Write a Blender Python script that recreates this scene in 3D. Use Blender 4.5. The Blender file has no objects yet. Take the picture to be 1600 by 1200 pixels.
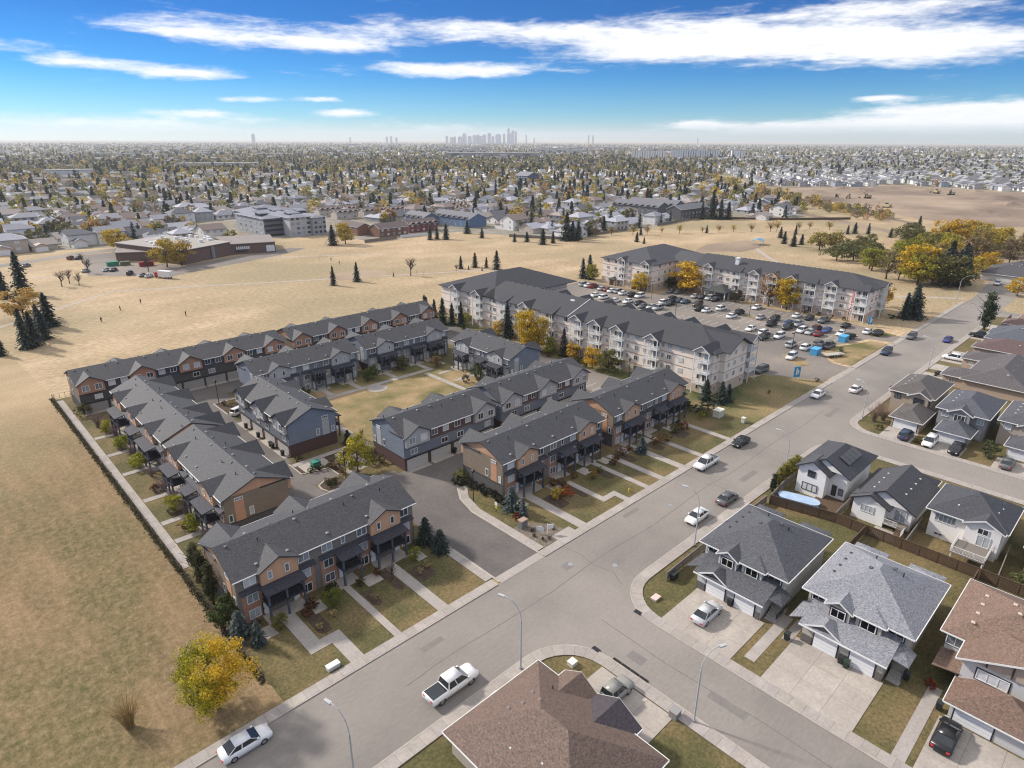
import bpy, math, random
import numpy as np
from mathutils import Matrix, Vector
rad = math.radians
SC = bpy.context.scene
COL = SC.collection
rng = random.Random(7)

# ------------------------------------------------------------------ camera
# World: X runs along the main road, Y across it (away to the left), camera 58 m up.
def _camera():
    pitch, roll, yaw = rad(20.891), rad(0.219), rad(46.267)
    cp, sp = math.cos(pitch), math.sin(pitch)
    f = Vector((math.cos(yaw)*cp, math.sin(yaw)*cp, -sp))
    r = Vector((math.sin(yaw), -math.cos(yaw), 0))
    u = r.cross(f)
    r2 = r*math.cos(roll)+u*math.sin(roll); u2 = u*math.cos(roll)-r*math.sin(roll)
    cd = bpy.data.cameras.new('camera'); cam = bpy.data.objects.new('camera', cd); COL.objects.link(cam)
    m = Matrix((r2, u2, -f)).transposed().to_4x4(); m.translation = (0, 0, 58)
    cam.matrix_world = m
    cd.sensor_fit = 'HORIZONTAL'; cd.sensor_width = 36; cd.lens = 1002.37/1600*36
    cd.clip_start = 0.5; cd.clip_end = 60000
    SC.camera = cam
_camera()

# ------------------------------------------------------------------ sky, sun, exposure
SUN_EL, SUN_AZ = rad(34), rad(111)          # azimuth measured from +X towards +Y
EXPOSURE = 0.88
def _world():
    w = bpy.data.worlds.new('World'); SC.world = w; w.use_nodes = True
    nt = w.node_tree; nt.nodes.clear(); N = nt.nodes.new; L = nt.links.new
    def math_(op, a, b=None, clamp=False):
        n = N('ShaderNodeMath'); n.operation = op; n.use_clamp = clamp
        for i, v in enumerate((a, b)):
            if v is None: continue
            if isinstance(v, (int, float)): n.inputs[i].default_value = v
            else: L(v, n.inputs[i])
        return n.outputs[0]
    out = N('ShaderNodeOutputWorld'); bg = N('ShaderNodeBackground'); L(bg.outputs[0], out.inputs[0])
    bg.inputs[1].default_value = 0.10
    sky = N('ShaderNodeTexSky'); sky.sky_type = 'NISHITA'; sky.sun_disc = False
    sky.sun_elevation = SUN_EL; sky.sun_rotation = rad(90)-SUN_AZ
    sky.air_density = 1.0; sky.dust_density = 0.15; sky.ozone_density = 3.0; sky.altitude = 650
    tint = N('ShaderNodeMix'); tint.data_type = 'RGBA'; tint.blend_type = 'MULTIPLY'; tint.inputs[0].default_value = 1
    L(sky.outputs[0], tint.inputs[6])
    tc = N('ShaderNodeTexCoord'); sep = N('ShaderNodeSeparateXYZ'); L(tc.outputs['Generated'], sep.inputs[0])
    az = math_('ARCTAN2', sep.outputs[1], sep.outputs[0]); el = math_('ARCSINE', sep.outputs[2])
    # colour of the clear air: deeper blue well above the horizon, pale close to it
    ramp = N('ShaderNodeValToRGB'); L(math_('MULTIPLY', el, 4.0, True), ramp.inputs[0])
    e = ramp.color_ramp.elements; e[0].position = 0.0; e[0].color = (.40, .52, .66, 1); e[1].position = 0.60; e[1].color = (.022, .225, .50, 1)
    x = e.new(0.12); x.color = (.19, .45, .68, 1); x = e.new(.33); x.color = (.05, .315, .62, 1)
    L(ramp.outputs[0], tint.inputs[7])
    # clouds: long flat banks, textured by noise in azimuth / elevation
    def vec(sx, sz, wob=None):
        c = N('ShaderNodeCombineXYZ'); L(math_('MULTIPLY', az, sx), c.inputs[0]); L(math_('MULTIPLY', el, sz), c.inputs[1]); return c.outputs[0]
    def noise(v, detail=6, rough=.6, off=0.0, dist=0.0):
        n = N('ShaderNodeTexNoise'); n.noise_dimensions = '3D'; n.inputs['Scale'].default_value = 1; n.inputs['Detail'].default_value = detail
        n.inputs['Roughness'].default_value = rough; n.inputs['Distortion'].default_value = dist
        mp = N('ShaderNodeMapping'); mp.inputs['Location'].default_value = (off, off*.7, off*.3); L(v, mp.inputs[0]); L(mp.outputs[0], n.inputs['Vector'])
        return n.outputs[0]
    big = noise(vec(3.2, 17), 3, .5, 3.1); mid = noise(vec(11, 62), 7, .62, 8.0, .35); fine = noise(vec(42, 190), 5, .6, 1.7)
    dens = math_('ADD', math_('MULTIPLY', mid, .80), math_('MULTIPLY', fine, .34))
    dens = math_('ADD', dens, math_('MULTIPLY', big, .45))
    # banks: (azimuth deg from view centre, left -, elevation deg, half width deg, half height deg, gain)
    total = dens
    va = 46.267
    for a, b, wa, wb, g in CLOUDS:
        da = math_('DIVIDE', math_('SUBTRACT', az, rad(va-a)), rad(wa)); db = math_('DIVIDE', math_('SUBTRACT', el, rad(b)), rad(wb))
        d2 = math_('ADD', math_('MULTIPLY', da, da), math_('MULTIPLY', db, db))
        total = math_('ADD', total, math_('MULTIPLY', math_('EXPONENT', math_('MULTIPLY', d2, -1.0)), g))
    high = N('ShaderNodeMapRange'); high.interpolation_type = 'SMOOTHSTEP'; L(el, high.inputs[0])     # unseen cloud added overhead, to whiten and lift the ambient light
    high.inputs[1].default_value = rad(11); high.inputs[2].default_value = rad(26); high.inputs[4].default_value = .50
    total = math_('ADD', total, high.outputs[0])
    cov = N('ShaderNodeMapRange'); cov.interpolation_type = 'SMOOTHSTEP'; L(total, cov.inputs[0])
    cov.inputs[1].default_value = .95; cov.inputs[2].default_value = 1.38
    up = N('ShaderNodeMapRange'); L(el, up.inputs[0]); up.inputs[1].default_value = rad(.2); up.inputs[2].default_value = rad(1.2)
    fac = math_('MULTIPLY', cov.outputs[0], up.outputs[0], True)
    mixc = N('ShaderNodeMix'); mixc.data_type = 'RGBA'; L(math_('MULTIPLY', fac, .93), mixc.inputs[0]); L(tint.outputs[2], mixc.inputs[6])
    cc = N('ShaderNodeMix'); cc.data_type = 'RGBA'; L(math_('MULTIPLY', fine, 1.0, True), cc.inputs[0])
    cc.inputs[6].default_value = (5.3, 5.35, 5.5, 1); cc.inputs[7].default_value = (6.9, 6.9, 6.95, 1)
    L(cc.outputs[2], mixc.inputs[7]); L(mixc.outputs[2], bg.inputs[0])
CLOUDS = [(-23.5, 7.2, 8, 1.0, .50), (-14, 6.7, 5, .6, .46), (-5, 5.2, 8.5, .62, .54), (0, 7.9, 13, .9, .48), (10, 6.5, 7, .9, .46), (19, 6.9, 12, 1.2, .54), (31, 6.0, 10, 1.4, .54), (24, 8.6, 10, .7, .40),
          (-31.5, 4.9, 4.2, .6, .44), (-24.6, 4.4, 4.0, .5, .50), (-38, 5.8, 4, .55, .46), (-20, 2.75, 3.2, .28, .46), (-14.9, 2.9, 1.6, .26, .46), (-13.9, 1.95, 2.6, .4, .50), (-24.5, 1.7, 2.4, .28, .46),
          (32, 1.4, 10, 1.1, .56), (38, 1.8, 6, .9, .44), (20, .8, 9, .6, .52), (27.5, 2.85, 2.2, .26, .44), (15, 1.15, 1.8, .3, .46), (-32, .9, 12, .7, .42), (-4, .8, 10, .7, .40), (0, 11.2, 40, 1.3, .30)]
_world()
def _sun():
    ld = bpy.data.lights.new('sun', 'SUN'); ld.energy = 2.7; ld.angle = rad(4); ld.color = (1, .93, .84)
    o = bpy.data.objects.new('sun', ld); COL.objects.link(o); o.location = (0, 0, 300)
    d = Vector((math.cos(SUN_AZ)*math.cos(SUN_EL), math.sin(SUN_AZ)*math.cos(SUN_EL), math.sin(SUN_EL)))
    o.rotation_euler = d.to_track_quat('Z', 'Y').to_euler()
_sun()
vs = SC.view_settings; vs.view_transform = 'Standard'; vs.look = 'None'; vs.exposure = EXPOSURE; vs.gamma = 1
SC.render.engine = 'CYCLES'
cy = SC.cycles; cy.use_denoising = True; cy.max_bounces = 5; cy.diffuse_bounces = 3; cy.glossy_bounces = 2; cy.transmission_bounces = 3
cy.volume_bounces = 1; cy.filter_width = 1.15; cy.transparent_max_bounces = 6

# ------------------------------------------------------------------ materials
MATS = {}
def mat(name, c1, c2=None, scale=1.0, stretch=(1, 1, 1), rough=.85, bump=0.0, c3=None, scale3=.05, spec=.25, metal=0.0,
        coord='O', tinted=False, island=0.0, transl=0.0, detail=5, fine=0.0, fscale=6.0, lines=None, lo=.35, hi=.65):
    """procedural surface: noise between c1 and c2, a slow drift to c3, fine grain, optional board lines"""
    m = bpy.data.materials.new(name); m.use_nodes = True; nt = m.node_tree; N = nt.nodes.new; L = nt.links.new
    b = nt.nodes['Principled BSDF']; b.inputs['Roughness'].default_value = rough; b.inputs['Metallic'].default_value = metal
    b.inputs['Specular IOR Level'].default_value = spec
    if coord == 'P': src = N('ShaderNodeNewGeometry').outputs['Position']
    else: src = N('ShaderNodeTexCoord').outputs['Object']
    def noise(sc, st=(1, 1, 1), det=5, ro=.6):
        mp = N('ShaderNodeMapping'); mp.inputs['Scale'].default_value = [sc*s for s in st]; L(src, mp.inputs[0])
        n = N('ShaderNodeTexNoise'); n.inputs['Scale'].default_value = 1; n.inputs['Detail'].default_value = det; n.inputs['Roughness'].default_value = ro
        L(mp.outputs[0], n.inputs['Vector']); return n.outputs[0]
    def mix(f, a, c, mode='MIX'):
        x = N('ShaderNodeMix'); x.data_type = 'RGBA'; x.blend_type = mode
        if isinstance(f, (int, float)): x.inputs[0].default_value = f
        else: L(f, x.inputs[0])
        for s, v in ((6, a), (7, c)):
            if isinstance(v, tuple): x.inputs[s].default_value = (*v, 1)
            else: L(v, x.inputs[s])
        return x.outputs[2]
    def rng_(v, a, c, d=0.0, e=1.0):
        x = N('ShaderNodeMapRange'); L(v, x.inputs[0])
        for i, q in enumerate((a, c, d, e)): x.inputs[i+1].default_value = q
        return x.outputs[0]
    n1 = noise(scale, stretch, detail)
    c2 = c2 or tuple(v*.8 for v in c1)
    col = mix(rng_(n1, lo, hi), c1, c2)
    if c3: col = mix(rng_(noise(scale3, (1, 1, 1), 3), .42, .62), col, c3)
    if fine:
        col = mix(1.0, col, N('ShaderNodeCombineColor').outputs[0], 'MULTIPLY') if False else col
        g = rng_(noise(fscale, stretch, 3, .7), .3, .7, 1-fine, 1+fine)
        vm = N('ShaderNodeVectorMath'); vm.operation = 'SCALE'; L(col, vm.inputs[0]); L(g, vm.inputs['Scale']); col = vm.outputs[0]
    if lines:                       # (axis index, period, depth): siding / board courses
        sx = N('ShaderNodeSeparateXYZ'); L(src, sx.inputs[0])
        md = N('ShaderNodeMath'); md.operation = 'FRACT'; dv = N('ShaderNodeMath'); dv.operation = 'DIVIDE'; L(sx.outputs[lines[0]], dv.inputs[0]); dv.inputs[1].default_value = lines[1]
        L(dv.outputs[0], md.inputs[0]); g = rng_(md.outputs[0], 0, .22, 1-lines[2], 1.0)
        vm = N('ShaderNodeVectorMath'); vm.operation = 'SCALE'; L(col, vm.inputs[0]); L(g, vm.inputs['Scale']); col = vm.outputs[0]
    if tinted:
        oi = N('ShaderNodeObjectInfo'); col = mix(1.0, col, oi.outputs['Color'], 'MULTIPLY')
    if island:
        ge = N('ShaderNodeNewGeometry'); g = rng_(ge.outputs['Random Per Island'], 0, 1, 1-island, 1+island)
        vm = N('ShaderNodeVectorMath'); vm.operation = 'SCALE'; L(col, vm.inputs[0]); L(g, vm.inputs['Scale']); col = vm.outputs[0]
    L(col, b.inputs['Base Color'])
    if bump:
        bp = N('ShaderNodeBump'); bp.inputs['Strength'].default_value = bump; bp.inputs['Distance'].default_value = .1; L(n1, bp.inputs['Height']); L(bp.outputs[0], b.inputs['Normal'])
    if transl:
        t = N('ShaderNodeBsdfTranslucent'); L(col, t.inputs[0]); ms = N('ShaderNodeMixShader'); ms.inputs[0].default_value = transl
        L(b.outputs[0], ms.inputs[1]); L(t.outputs[0], ms.inputs[2]); L(ms.outputs[0], nt.nodes['Material Output'].inputs[0])
    MATS[name] = m; return m
G3 = lambda v, w=0: (v*(1+w), v, v*(1-w))
mat('dry_grass', (.47, .35, .222), (.34, .248, .148), .045, (.7, 1.3, 1), .95, c3=(.295, .235, .14), scale3=.011, coord='P', fine=.30, fscale=.8, detail=10)
mat('lawn', (.078, .075, .03), (.115, .10, .042), .35, coord='P', c3=(.17, .125, .06), scale3=.10, fine=.4, fscale=2.5, rough=.95)
mat('green_lawn', (.06, .082, .025), (.10, .105, .038), .3, coord='P', c3=(.26, .19, .095), scale3=.04, fine=.35, fscale=2.2, rough=.95)
mat('court_grass', (.26, .19, .10), (.36, .25, .14), .2, coord='P', c3=(.12, .115, .04), scale3=.07, fine=.2, fscale=2., rough=.95)
mat('suburb_ground', (.23, .19, .12), (.16, .145, .085), .02, coord='P', c3=(.27, .25, .23), scale3=.006, fine=.3, fscale=.2, rough=.95)
mat('soil', (.37, .28, .20), (.27, .20, .145), .015, coord='P', c3=(.17, .125, .095), scale3=.006, fine=.12, fscale=.12, rough=.95)
mat('bed_mulch', (.095, .065, .045), (.055, .04, .03), 1.2, coord='P', fine=.4, fscale=6, rough=.95)
mat('gravel_bed', (.20, .165, .13), (.13, .105, .085), 1.5, coord='P', fine=.4, fscale=8, rough=.95)
mat('asphalt', (.232, .208, .190), (.200, .180, .166), .10, (.5, 1.3, 1), .9, coord='P', c3=(.270, .242, .218), scale3=.04, fine=.08, fscale=2.2, detail=8)
mat('asphalt_repair', (.205, .186, .172), (.185, .168, .156), .5, coord='P', fine=.1, fscale=2.5)
mat('lane_asphalt', (.105, .095, .092), (.135, .12, .113), .12, coord='P', c3=(.165, .145, .135), scale3=.05, fine=.12, fscale=1.5)
mat('lot_asphalt', (.255, .22, .19), (.20, .175, .155), .06, coord='P', c3=(.17, .15, .137), scale3=.022, fine=.10, fscale=1.0)
mat('concrete', (.44, .39, .34), (.35, .31, .275), .5, coord='P', c3=(.37, .33, .30), scale3=.14, fine=.12, fscale=3, rough=.9)
mat('walk', (.40, .36, .33), (.315, .283, .262), .45, coord='P', tinted=True, c3=(.34, .305, .28), scale3=.16, fine=.11, fscale=3, rough=.9)
mat('joint', (.16, .14, .125), (.12, .105, .095), 2, coord='P')
mat('paint_white', (.70, .70, .68), (.6, .6, .58), 2, coord='P')
mat('shingle', (.070, .070, .077), (.047, .047, .053), 2.4, (1, 1, 3.5), .72, coord='O', c3=(.058, .058, .064), scale3=.35, fine=.5, fscale=4.2, tinted=True, spec=.35)
mat('siding', (.9, .9, .9), (.78, .78, .78), .5, (1, 1, 4), .75, tinted=True, lines=(2, .19, .22), fine=.05, fscale=3)
mat('board_siding', (.9, .9, .9), (.76, .76, .76), .5, (2, 2, .4), .75, tinted=True, fine=.08, fscale=4)
mat('stucco', (.9, .9, .9), (.8, .8, .8), .35, tinted=True, fine=.06, fscale=7, rough=.95, c3=(.82, .80, .78), scale3=.12)
mat('brickwork', (.9, .9, .9), (.6, .6, .6), 3.5, (1, 1, 3), .9, tinted=True, fine=.22, fscale=9)
mat('trim', (.74, .74, .73), (.66, .66, .65), 1.5, rough=.6)
mat('dark_trim', (.045, .045, .055), (.03, .03, .038), 1.5, rough=.6)
mat('garage_paint', (.9, .9, .9), (.83, .83, .83), .8, tinted=True, lines=(2, .52, .25), rough=.6)
mat('white_paint', (.76, .76, .77), (.70, .70, .71), .8, lines=(2, .53, .2), rough=.55)
mat('wood', (.13, .085, .055), (.085, .055, .036), 3, (4, 4, .3), .85, fine=.2, fscale=6)
mat('grey_wood', (.23, .20, .175), (.17, .15, .13), 3, (4, 4, .3), .85, fine=.2, fscale=6)
mat('metal_grey', (.42, .43, .44), (.34, .35, .36), 2, rough=.45, metal=.6)
mat('lamp_white', (.46, .47, .48), (.40, .41, .42), 2, rough=.45)
mat('black_metal', (.022, .022, .026), (.03, .03, .034), 2, rough=.5)
mat('rubber', (.018, .018, .019), (.026, .026, .027), 5, rough=.85)
mat('car_paint', (.95, .95, .95), (.9, .9, .9), 1, rough=.28, spec=.5, tinted=True)
mat('car_glass', (.018, .022, .027), (.03, .036, .043), .6, rough=.08, spec=.6)
mat('plastic', (.9, .9, .9), (.82, .82, .82), 2, rough=.5, tinted=True)
mat('bark', (.10, .075, .055), (.06, .045, .034), 4, (3, 3, .5), .95)
mat('leaf', (1.08, 1.05, 1), (.62, .64, .50), .7, coord='P', tinted=True, island=.38, transl=.35, rough=.75, lo=.38, hi=.62)
mat('needle', (1, 1, 1), (.55, .6, .6), .9, coord='P', tinted=True, island=.35, transl=.12, rough=.8)
mat('twig', (1, 1, 1), (.7, .7, .7), 2, coord='P', tinted=True, island=.3, rough=.9)
mat('skin', (.5, .33, .25), (.45, .3, .22), 5); mat('cloth', (.9, .9, .9), (.75, .75, .75), 6, tinted=True)
mat('pool_cover', (.30, .42, .60), (.42, .52, .66), .8, rough=.5); mat('pool_wall', (.16, .36, .62), (.22, .42, .66), 1.5, rough=.5)
mat('sign_blue', (.05, .27, .46), (.045, .24, .42), 2, rough=.5); mat('sign_red', (.62, .05, .05), (.55, .04, .05), 2, rough=.6)
def zoned_grass():
    m = bpy.data.materials.new('near_grass'); m.use_nodes = True; nt = m.node_tree; N = nt.nodes.new; L = nt.links.new; b = nt.nodes['Principled BSDF']; b.inputs['Roughness'].default_value = .95; b.inputs['Specular IOR Level'].default_value = .1
    g = N('ShaderNodeNewGeometry'); sx = N('ShaderNodeSeparateXYZ'); L(g.outputs['Position'], sx.inputs[0])
    def noise(sc, det=6, off=0.0, rough=.6):
        mp = N('ShaderNodeMapping'); mp.inputs['Scale'].default_value = sc; mp.inputs['Location'].default_value = (off, off, 0); L(g.outputs['Position'], mp.inputs[0]); n = N('ShaderNodeTexNoise'); n.inputs['Scale'].default_value = 1; n.inputs['Detail'].default_value = det; n.inputs['Roughness'].default_value = rough; L(mp.outputs[0], n.inputs['Vector']); return n.outputs[0]
    def rr(v, a, c, d=0.0, e=1.0, smooth=False):
        x = N('ShaderNodeMapRange'); L(v, x.inputs[0]); x.interpolation_type = 'SMOOTHSTEP' if smooth else 'LINEAR'
        for i, q in enumerate((a, c, d, e)): x.inputs[i+1].default_value = q
        return x.outputs[0]
    def mx(f, a, c):
        x = N('ShaderNodeMix'); x.data_type = 'RGBA'; L(f, x.inputs[0])
        for s, v in ((6, a), (7, c)):
            if isinstance(v, tuple): x.inputs[s].default_value = (*v, 1)
            else: L(v, x.inputs[s])
        return x.outputs[2]
    def ma(op, a, c):
        x = N('ShaderNodeMath'); x.operation = op
        for i, v in enumerate((a, c)):
            if isinstance(v, (int, float)): x.inputs[i].default_value = v
            else: L(v, x.inputs[i])
        return x.outputs[0]
    near = mx(rr(noise((.30, .06, 1), 8), .36, .64), (.255, .172, .098), (.15, .105, .056))
    near = mx(rr(noise((.07, .035, 1), 5, 9.0), .46, .60, 0, .85), near, (.092, .088, .036))
    near = mx(rr(noise((1.5, .035, 1), 4, 7.0), .44, .60, 0, .5), near, (.16, .125, .062))
    near = mx(rr(noise((1.1, .9, 1), 6, 3.0, .7), .40, .66, 0, .55), near, (.33, .235, .14))
    far = mx(rr(noise((.0315, .0585, 1), 10), .35, .65), (.47, .35, .222), (.34, .248, .148))
    far = mx(rr(noise((.012, .012, 1), 4), .42, .62), far, (.295, .235, .14))
    edge = ma('ADD', ma('ADD', sx.outputs[1], ma('MULTIPLY', sx.outputs[0], -.35)), ma('MULTIPLY', ma('SUBTRACT', noise((.025, .02, 1), 6, 5.0), .5), 110))
    col = mx(rr(edge, 112, 190, 0, 1, True), near, far)
    fine = ma('MULTIPLY', rr(noise((2.6, 2.2, 1), 5, 0, .75), .25, .75, .62, 1.36), rr(noise((6.5, 3.0, 1), 3, 2.0), .3, .7, .85, 1.15))
    v = N('ShaderNodeVectorMath'); v.operation = 'SCALE'; L(col, v.inputs[0]); L(fine, v.inputs['Scale']); L(v.outputs[0], b.inputs['Base Color'])
    MATS['near_grass'] = m
zoned_grass()
def turning_leaves():
    m = mat('leaf_turning', (1, 1, 1), (.7, .7, .6), .8, coord='P', island=.32, transl=.35, rough=.75); nt = m.node_tree; N = nt.nodes.new; L = nt.links.new; b = nt.nodes['Principled BSDF']
    g = N('ShaderNodeNewGeometry'); d = N('ShaderNodeVectorMath'); d.operation = 'DOT_PRODUCT'; L(g.outputs['Position'], d.inputs[0]); d.inputs[1].default_value = (.62, -.62, .45)
    n = N('ShaderNodeTexNoise'); n.inputs['Scale'].default_value = .55; n.inputs['Detail'].default_value = 4; L(g.outputs['Position'], n.inputs['Vector'])
    a = N('ShaderNodeMath'); a.operation = 'MULTIPLY_ADD'; L(n.outputs[0], a.inputs[0]); a.inputs[1].default_value = 5.0; L(d.outputs['Value'], a.inputs[2])
    r = N('ShaderNodeMapRange'); L(a.outputs[0], r.inputs[0]); k = .62*13.4-.62*60+.45*5+2.5; r.inputs[1].default_value = k-2.6; r.inputs[2].default_value = k+2.2
    ramp = N('ShaderNodeValToRGB'); e = ramp.color_ramp.elements; e[0].color = (.13, .155, .025, 1); e[1].color = (.72, .47, .04, 1); x = e.new(.45); x.color = (.48, .43, .03, 1); L(r.outputs[0], ramp.inputs[0])
    old = b.inputs['Base Color'].links[0].from_socket; mul = N('ShaderNodeMix'); mul.data_type = 'RGBA'; mul.blend_type = 'MULTIPLY'; mul.inputs[0].default_value = 1; L(old, mul.inputs[6]); L(ramp.outputs[0], mul.inputs[7]); L(mul.outputs[2], b.inputs['Base Color'])
    t = next(q for q in nt.nodes if q.type == 'BSDF_TRANSLUCENT'); L(mul.outputs[2], t.inputs[0])
turning_leaves()
def glass():
    m = bpy.data.materials.new('window_glass'); m.use_nodes = True; nt = m.node_tree; b = nt.nodes['Principled BSDF']; N = nt.nodes.new; L = nt.links.new
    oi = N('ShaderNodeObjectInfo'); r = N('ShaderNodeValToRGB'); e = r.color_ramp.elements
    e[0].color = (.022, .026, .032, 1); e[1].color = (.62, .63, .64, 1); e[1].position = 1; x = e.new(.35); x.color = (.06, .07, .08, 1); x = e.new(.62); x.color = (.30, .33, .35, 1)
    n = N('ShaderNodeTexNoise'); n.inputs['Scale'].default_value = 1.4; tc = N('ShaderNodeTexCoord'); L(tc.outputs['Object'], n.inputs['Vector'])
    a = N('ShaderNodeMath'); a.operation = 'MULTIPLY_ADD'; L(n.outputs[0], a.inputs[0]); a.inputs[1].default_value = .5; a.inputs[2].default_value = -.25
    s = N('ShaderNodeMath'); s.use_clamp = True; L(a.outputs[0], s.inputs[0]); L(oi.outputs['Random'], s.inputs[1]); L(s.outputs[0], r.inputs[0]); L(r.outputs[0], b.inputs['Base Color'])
    b.inputs['Roughness'].default_value = .07; b.inputs['Specular IOR Level'].default_value = .6; MATS['window_glass'] = m
glass()

# ------------------------------------------------------------------ mesh kit
class MB:
    def __init__(s): s.v = []; s.f = []; s.m = []
    def add(s, v, f, m=0):
        o = len(s.v); s.v.extend(v); s.f.extend([tuple(i+o for i in q) for q in f]); s.m.extend([m]*len(f)); return s
    def box(s, x0, x1, y0, y1, z0, z1, m=0):
        return s.add([(x0, y0, z0), (x1, y0, z0), (x1, y1, z0), (x0, y1, z0), (x0, y0, z1), (x1, y0, z1), (x1, y1, z1), (x0, y1, z1)],
                     [(3, 2, 1, 0), (4, 5, 6, 7), (0, 1, 5, 4), (1, 2, 6, 5), (2, 3, 7, 6), (3, 0, 4, 7)], m)
    def cbox(s, x, y, z, a, b, c, m=0): return s.box(x-a/2, x+a/2, y-b/2, y+b/2, z, z+c, m)
    def prism(s, p, z0, z1, m=0):
        n = len(p); return s.add([(x, y, z0) for x, y in p]+[(x, y, z1) for x, y in p], [tuple(range(n-1, -1, -1)), tuple(range(n, 2*n))]+[(i, (i+1) % n, n+(i+1) % n, n+i) for i in range(n)], m)
    def slab(s, q, t, m=0):          # quad/polygon given by its top, thickened downwards
        n = len(q); return s.add(list(q)+[(x, y, z-t) for x, y, z in q], [tuple(range(n)), tuple(range(2*n-1, n-1, -1))]+[((i+1) % n, i, n+i, n+(i+1) % n) for i in range(n)], m)
    def tube(s, pts, rs, n=6, m=0):
        pts = [Vector(p) for p in pts]
        if isinstance(rs, (int, float)): rs = [rs]*len(pts)
        o = len(s.v)
        for i, p in enumerate(pts):
            d = (pts[min(i+1, len(pts)-1)]-pts[max(i-1, 0)]).normalized(); a = d.orthogonal().normalized(); b = d.cross(a)
            for k in range(n): t = 2*math.pi*k/n; s.v.append(tuple(p+(a*math.cos(t)+b*math.sin(t))*rs[i]))
        for i in range(len(pts)-1):
            for k in range(n): k2 = (k+1) % n; s.f.append((o+i*n+k, o+i*n+k2, o+(i+1)*n+k2, o+(i+1)*n+k)); s.m.append(m)
        s.f.append(tuple(o+k for k in range(n))[::-1]); s.m.append(m); e = o+(len(pts)-1)*n; s.f.append(tuple(e+k for k in range(n))); s.m.append(m)
        return s
    def mesh(s, name, mats, smooth=False):
        me = bpy.data.meshes.new(name); me.from_pydata(s.v, [], s.f)
        for k in ([mats] if isinstance(mats, str) else mats): me.materials.append(MATS[k])
        if any(s.m): me.polygons.foreach_set('material_index', s.m)
        if smooth: me.polygons.foreach_set('use_smooth', [True]*len(s.f))
        return me
CACHE = {}
def cached(key, fn):
    if key not in CACHE: CACHE[key] = fn()
    return CACHE[key]
def ob(name, me, parent=None, loc=(0, 0, 0), rz=0.0, color=None, scale=None):
    o = bpy.data.objects.new(name, me); COL.objects.link(o)
    o.location = loc
    if rz: o.rotation_euler = (0, 0, rz)
    if scale: o.scale = scale if not isinstance(scale, (int, float)) else (scale,)*3
    if color: o.color = (*color[:3], 1)
    if parent:
        o.parent = parent; off = ROOT_OFF.get(parent.name)
        if off: o.location = (loc[0]-off[0], loc[1]-off[1], loc[2])
    return o
ROOT_OFF = {}       # things whose direct parts are given in world coordinates
def wthing(name, label, cat, x, y, group=None):
    o = thing(name, label, cat, (x, y, 0), group=group); ROOT_OFF[o.name] = (x, y); return o
def thing(name, label, cat, loc=(0, 0, 0), rz=0.0, group=None, me=None, color=None, scale=None):
    o = ob(name, me, None, loc, rz, color, scale); o['label'] = label; o['category'] = cat
    if group: o['group'] = group
    return o
def struct(name, me, color=None, kind='structure'):
    o = ob(name, me, color=color); o['kind'] = kind; return o
ORD = ['first', 'second', 'third', 'fourth', 'fifth', 'sixth', 'seventh', 'eighth', 'ninth', 'tenth', 'eleventh', 'twelfth', 'thirteenth', 'fourteenth', 'fifteenth', 'sixteenth', 'seventeenth', 'eighteenth', 'nineteenth', 'twentieth']
ORD += ['twenty '+o for o in ORD[:9]]+['thirtieth']+['thirty '+o for o in ORD[:9]]+['fortieth']

def sheet(name, pts, z, m, kind='structure'):
    o = struct(name, MB().add([(x, y, z) for x, y in pts], [tuple(range(len(pts)))]).mesh(name, m)); o['kind'] = kind; return o
def arc(cx, cy, r, a0, a1, n=10): return [(cx+r*math.cos(rad(a0+(a1-a0)*i/n)), cy+r*math.sin(rad(a0+(a1-a0)*i/n))) for i in range(n+1)]
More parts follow.
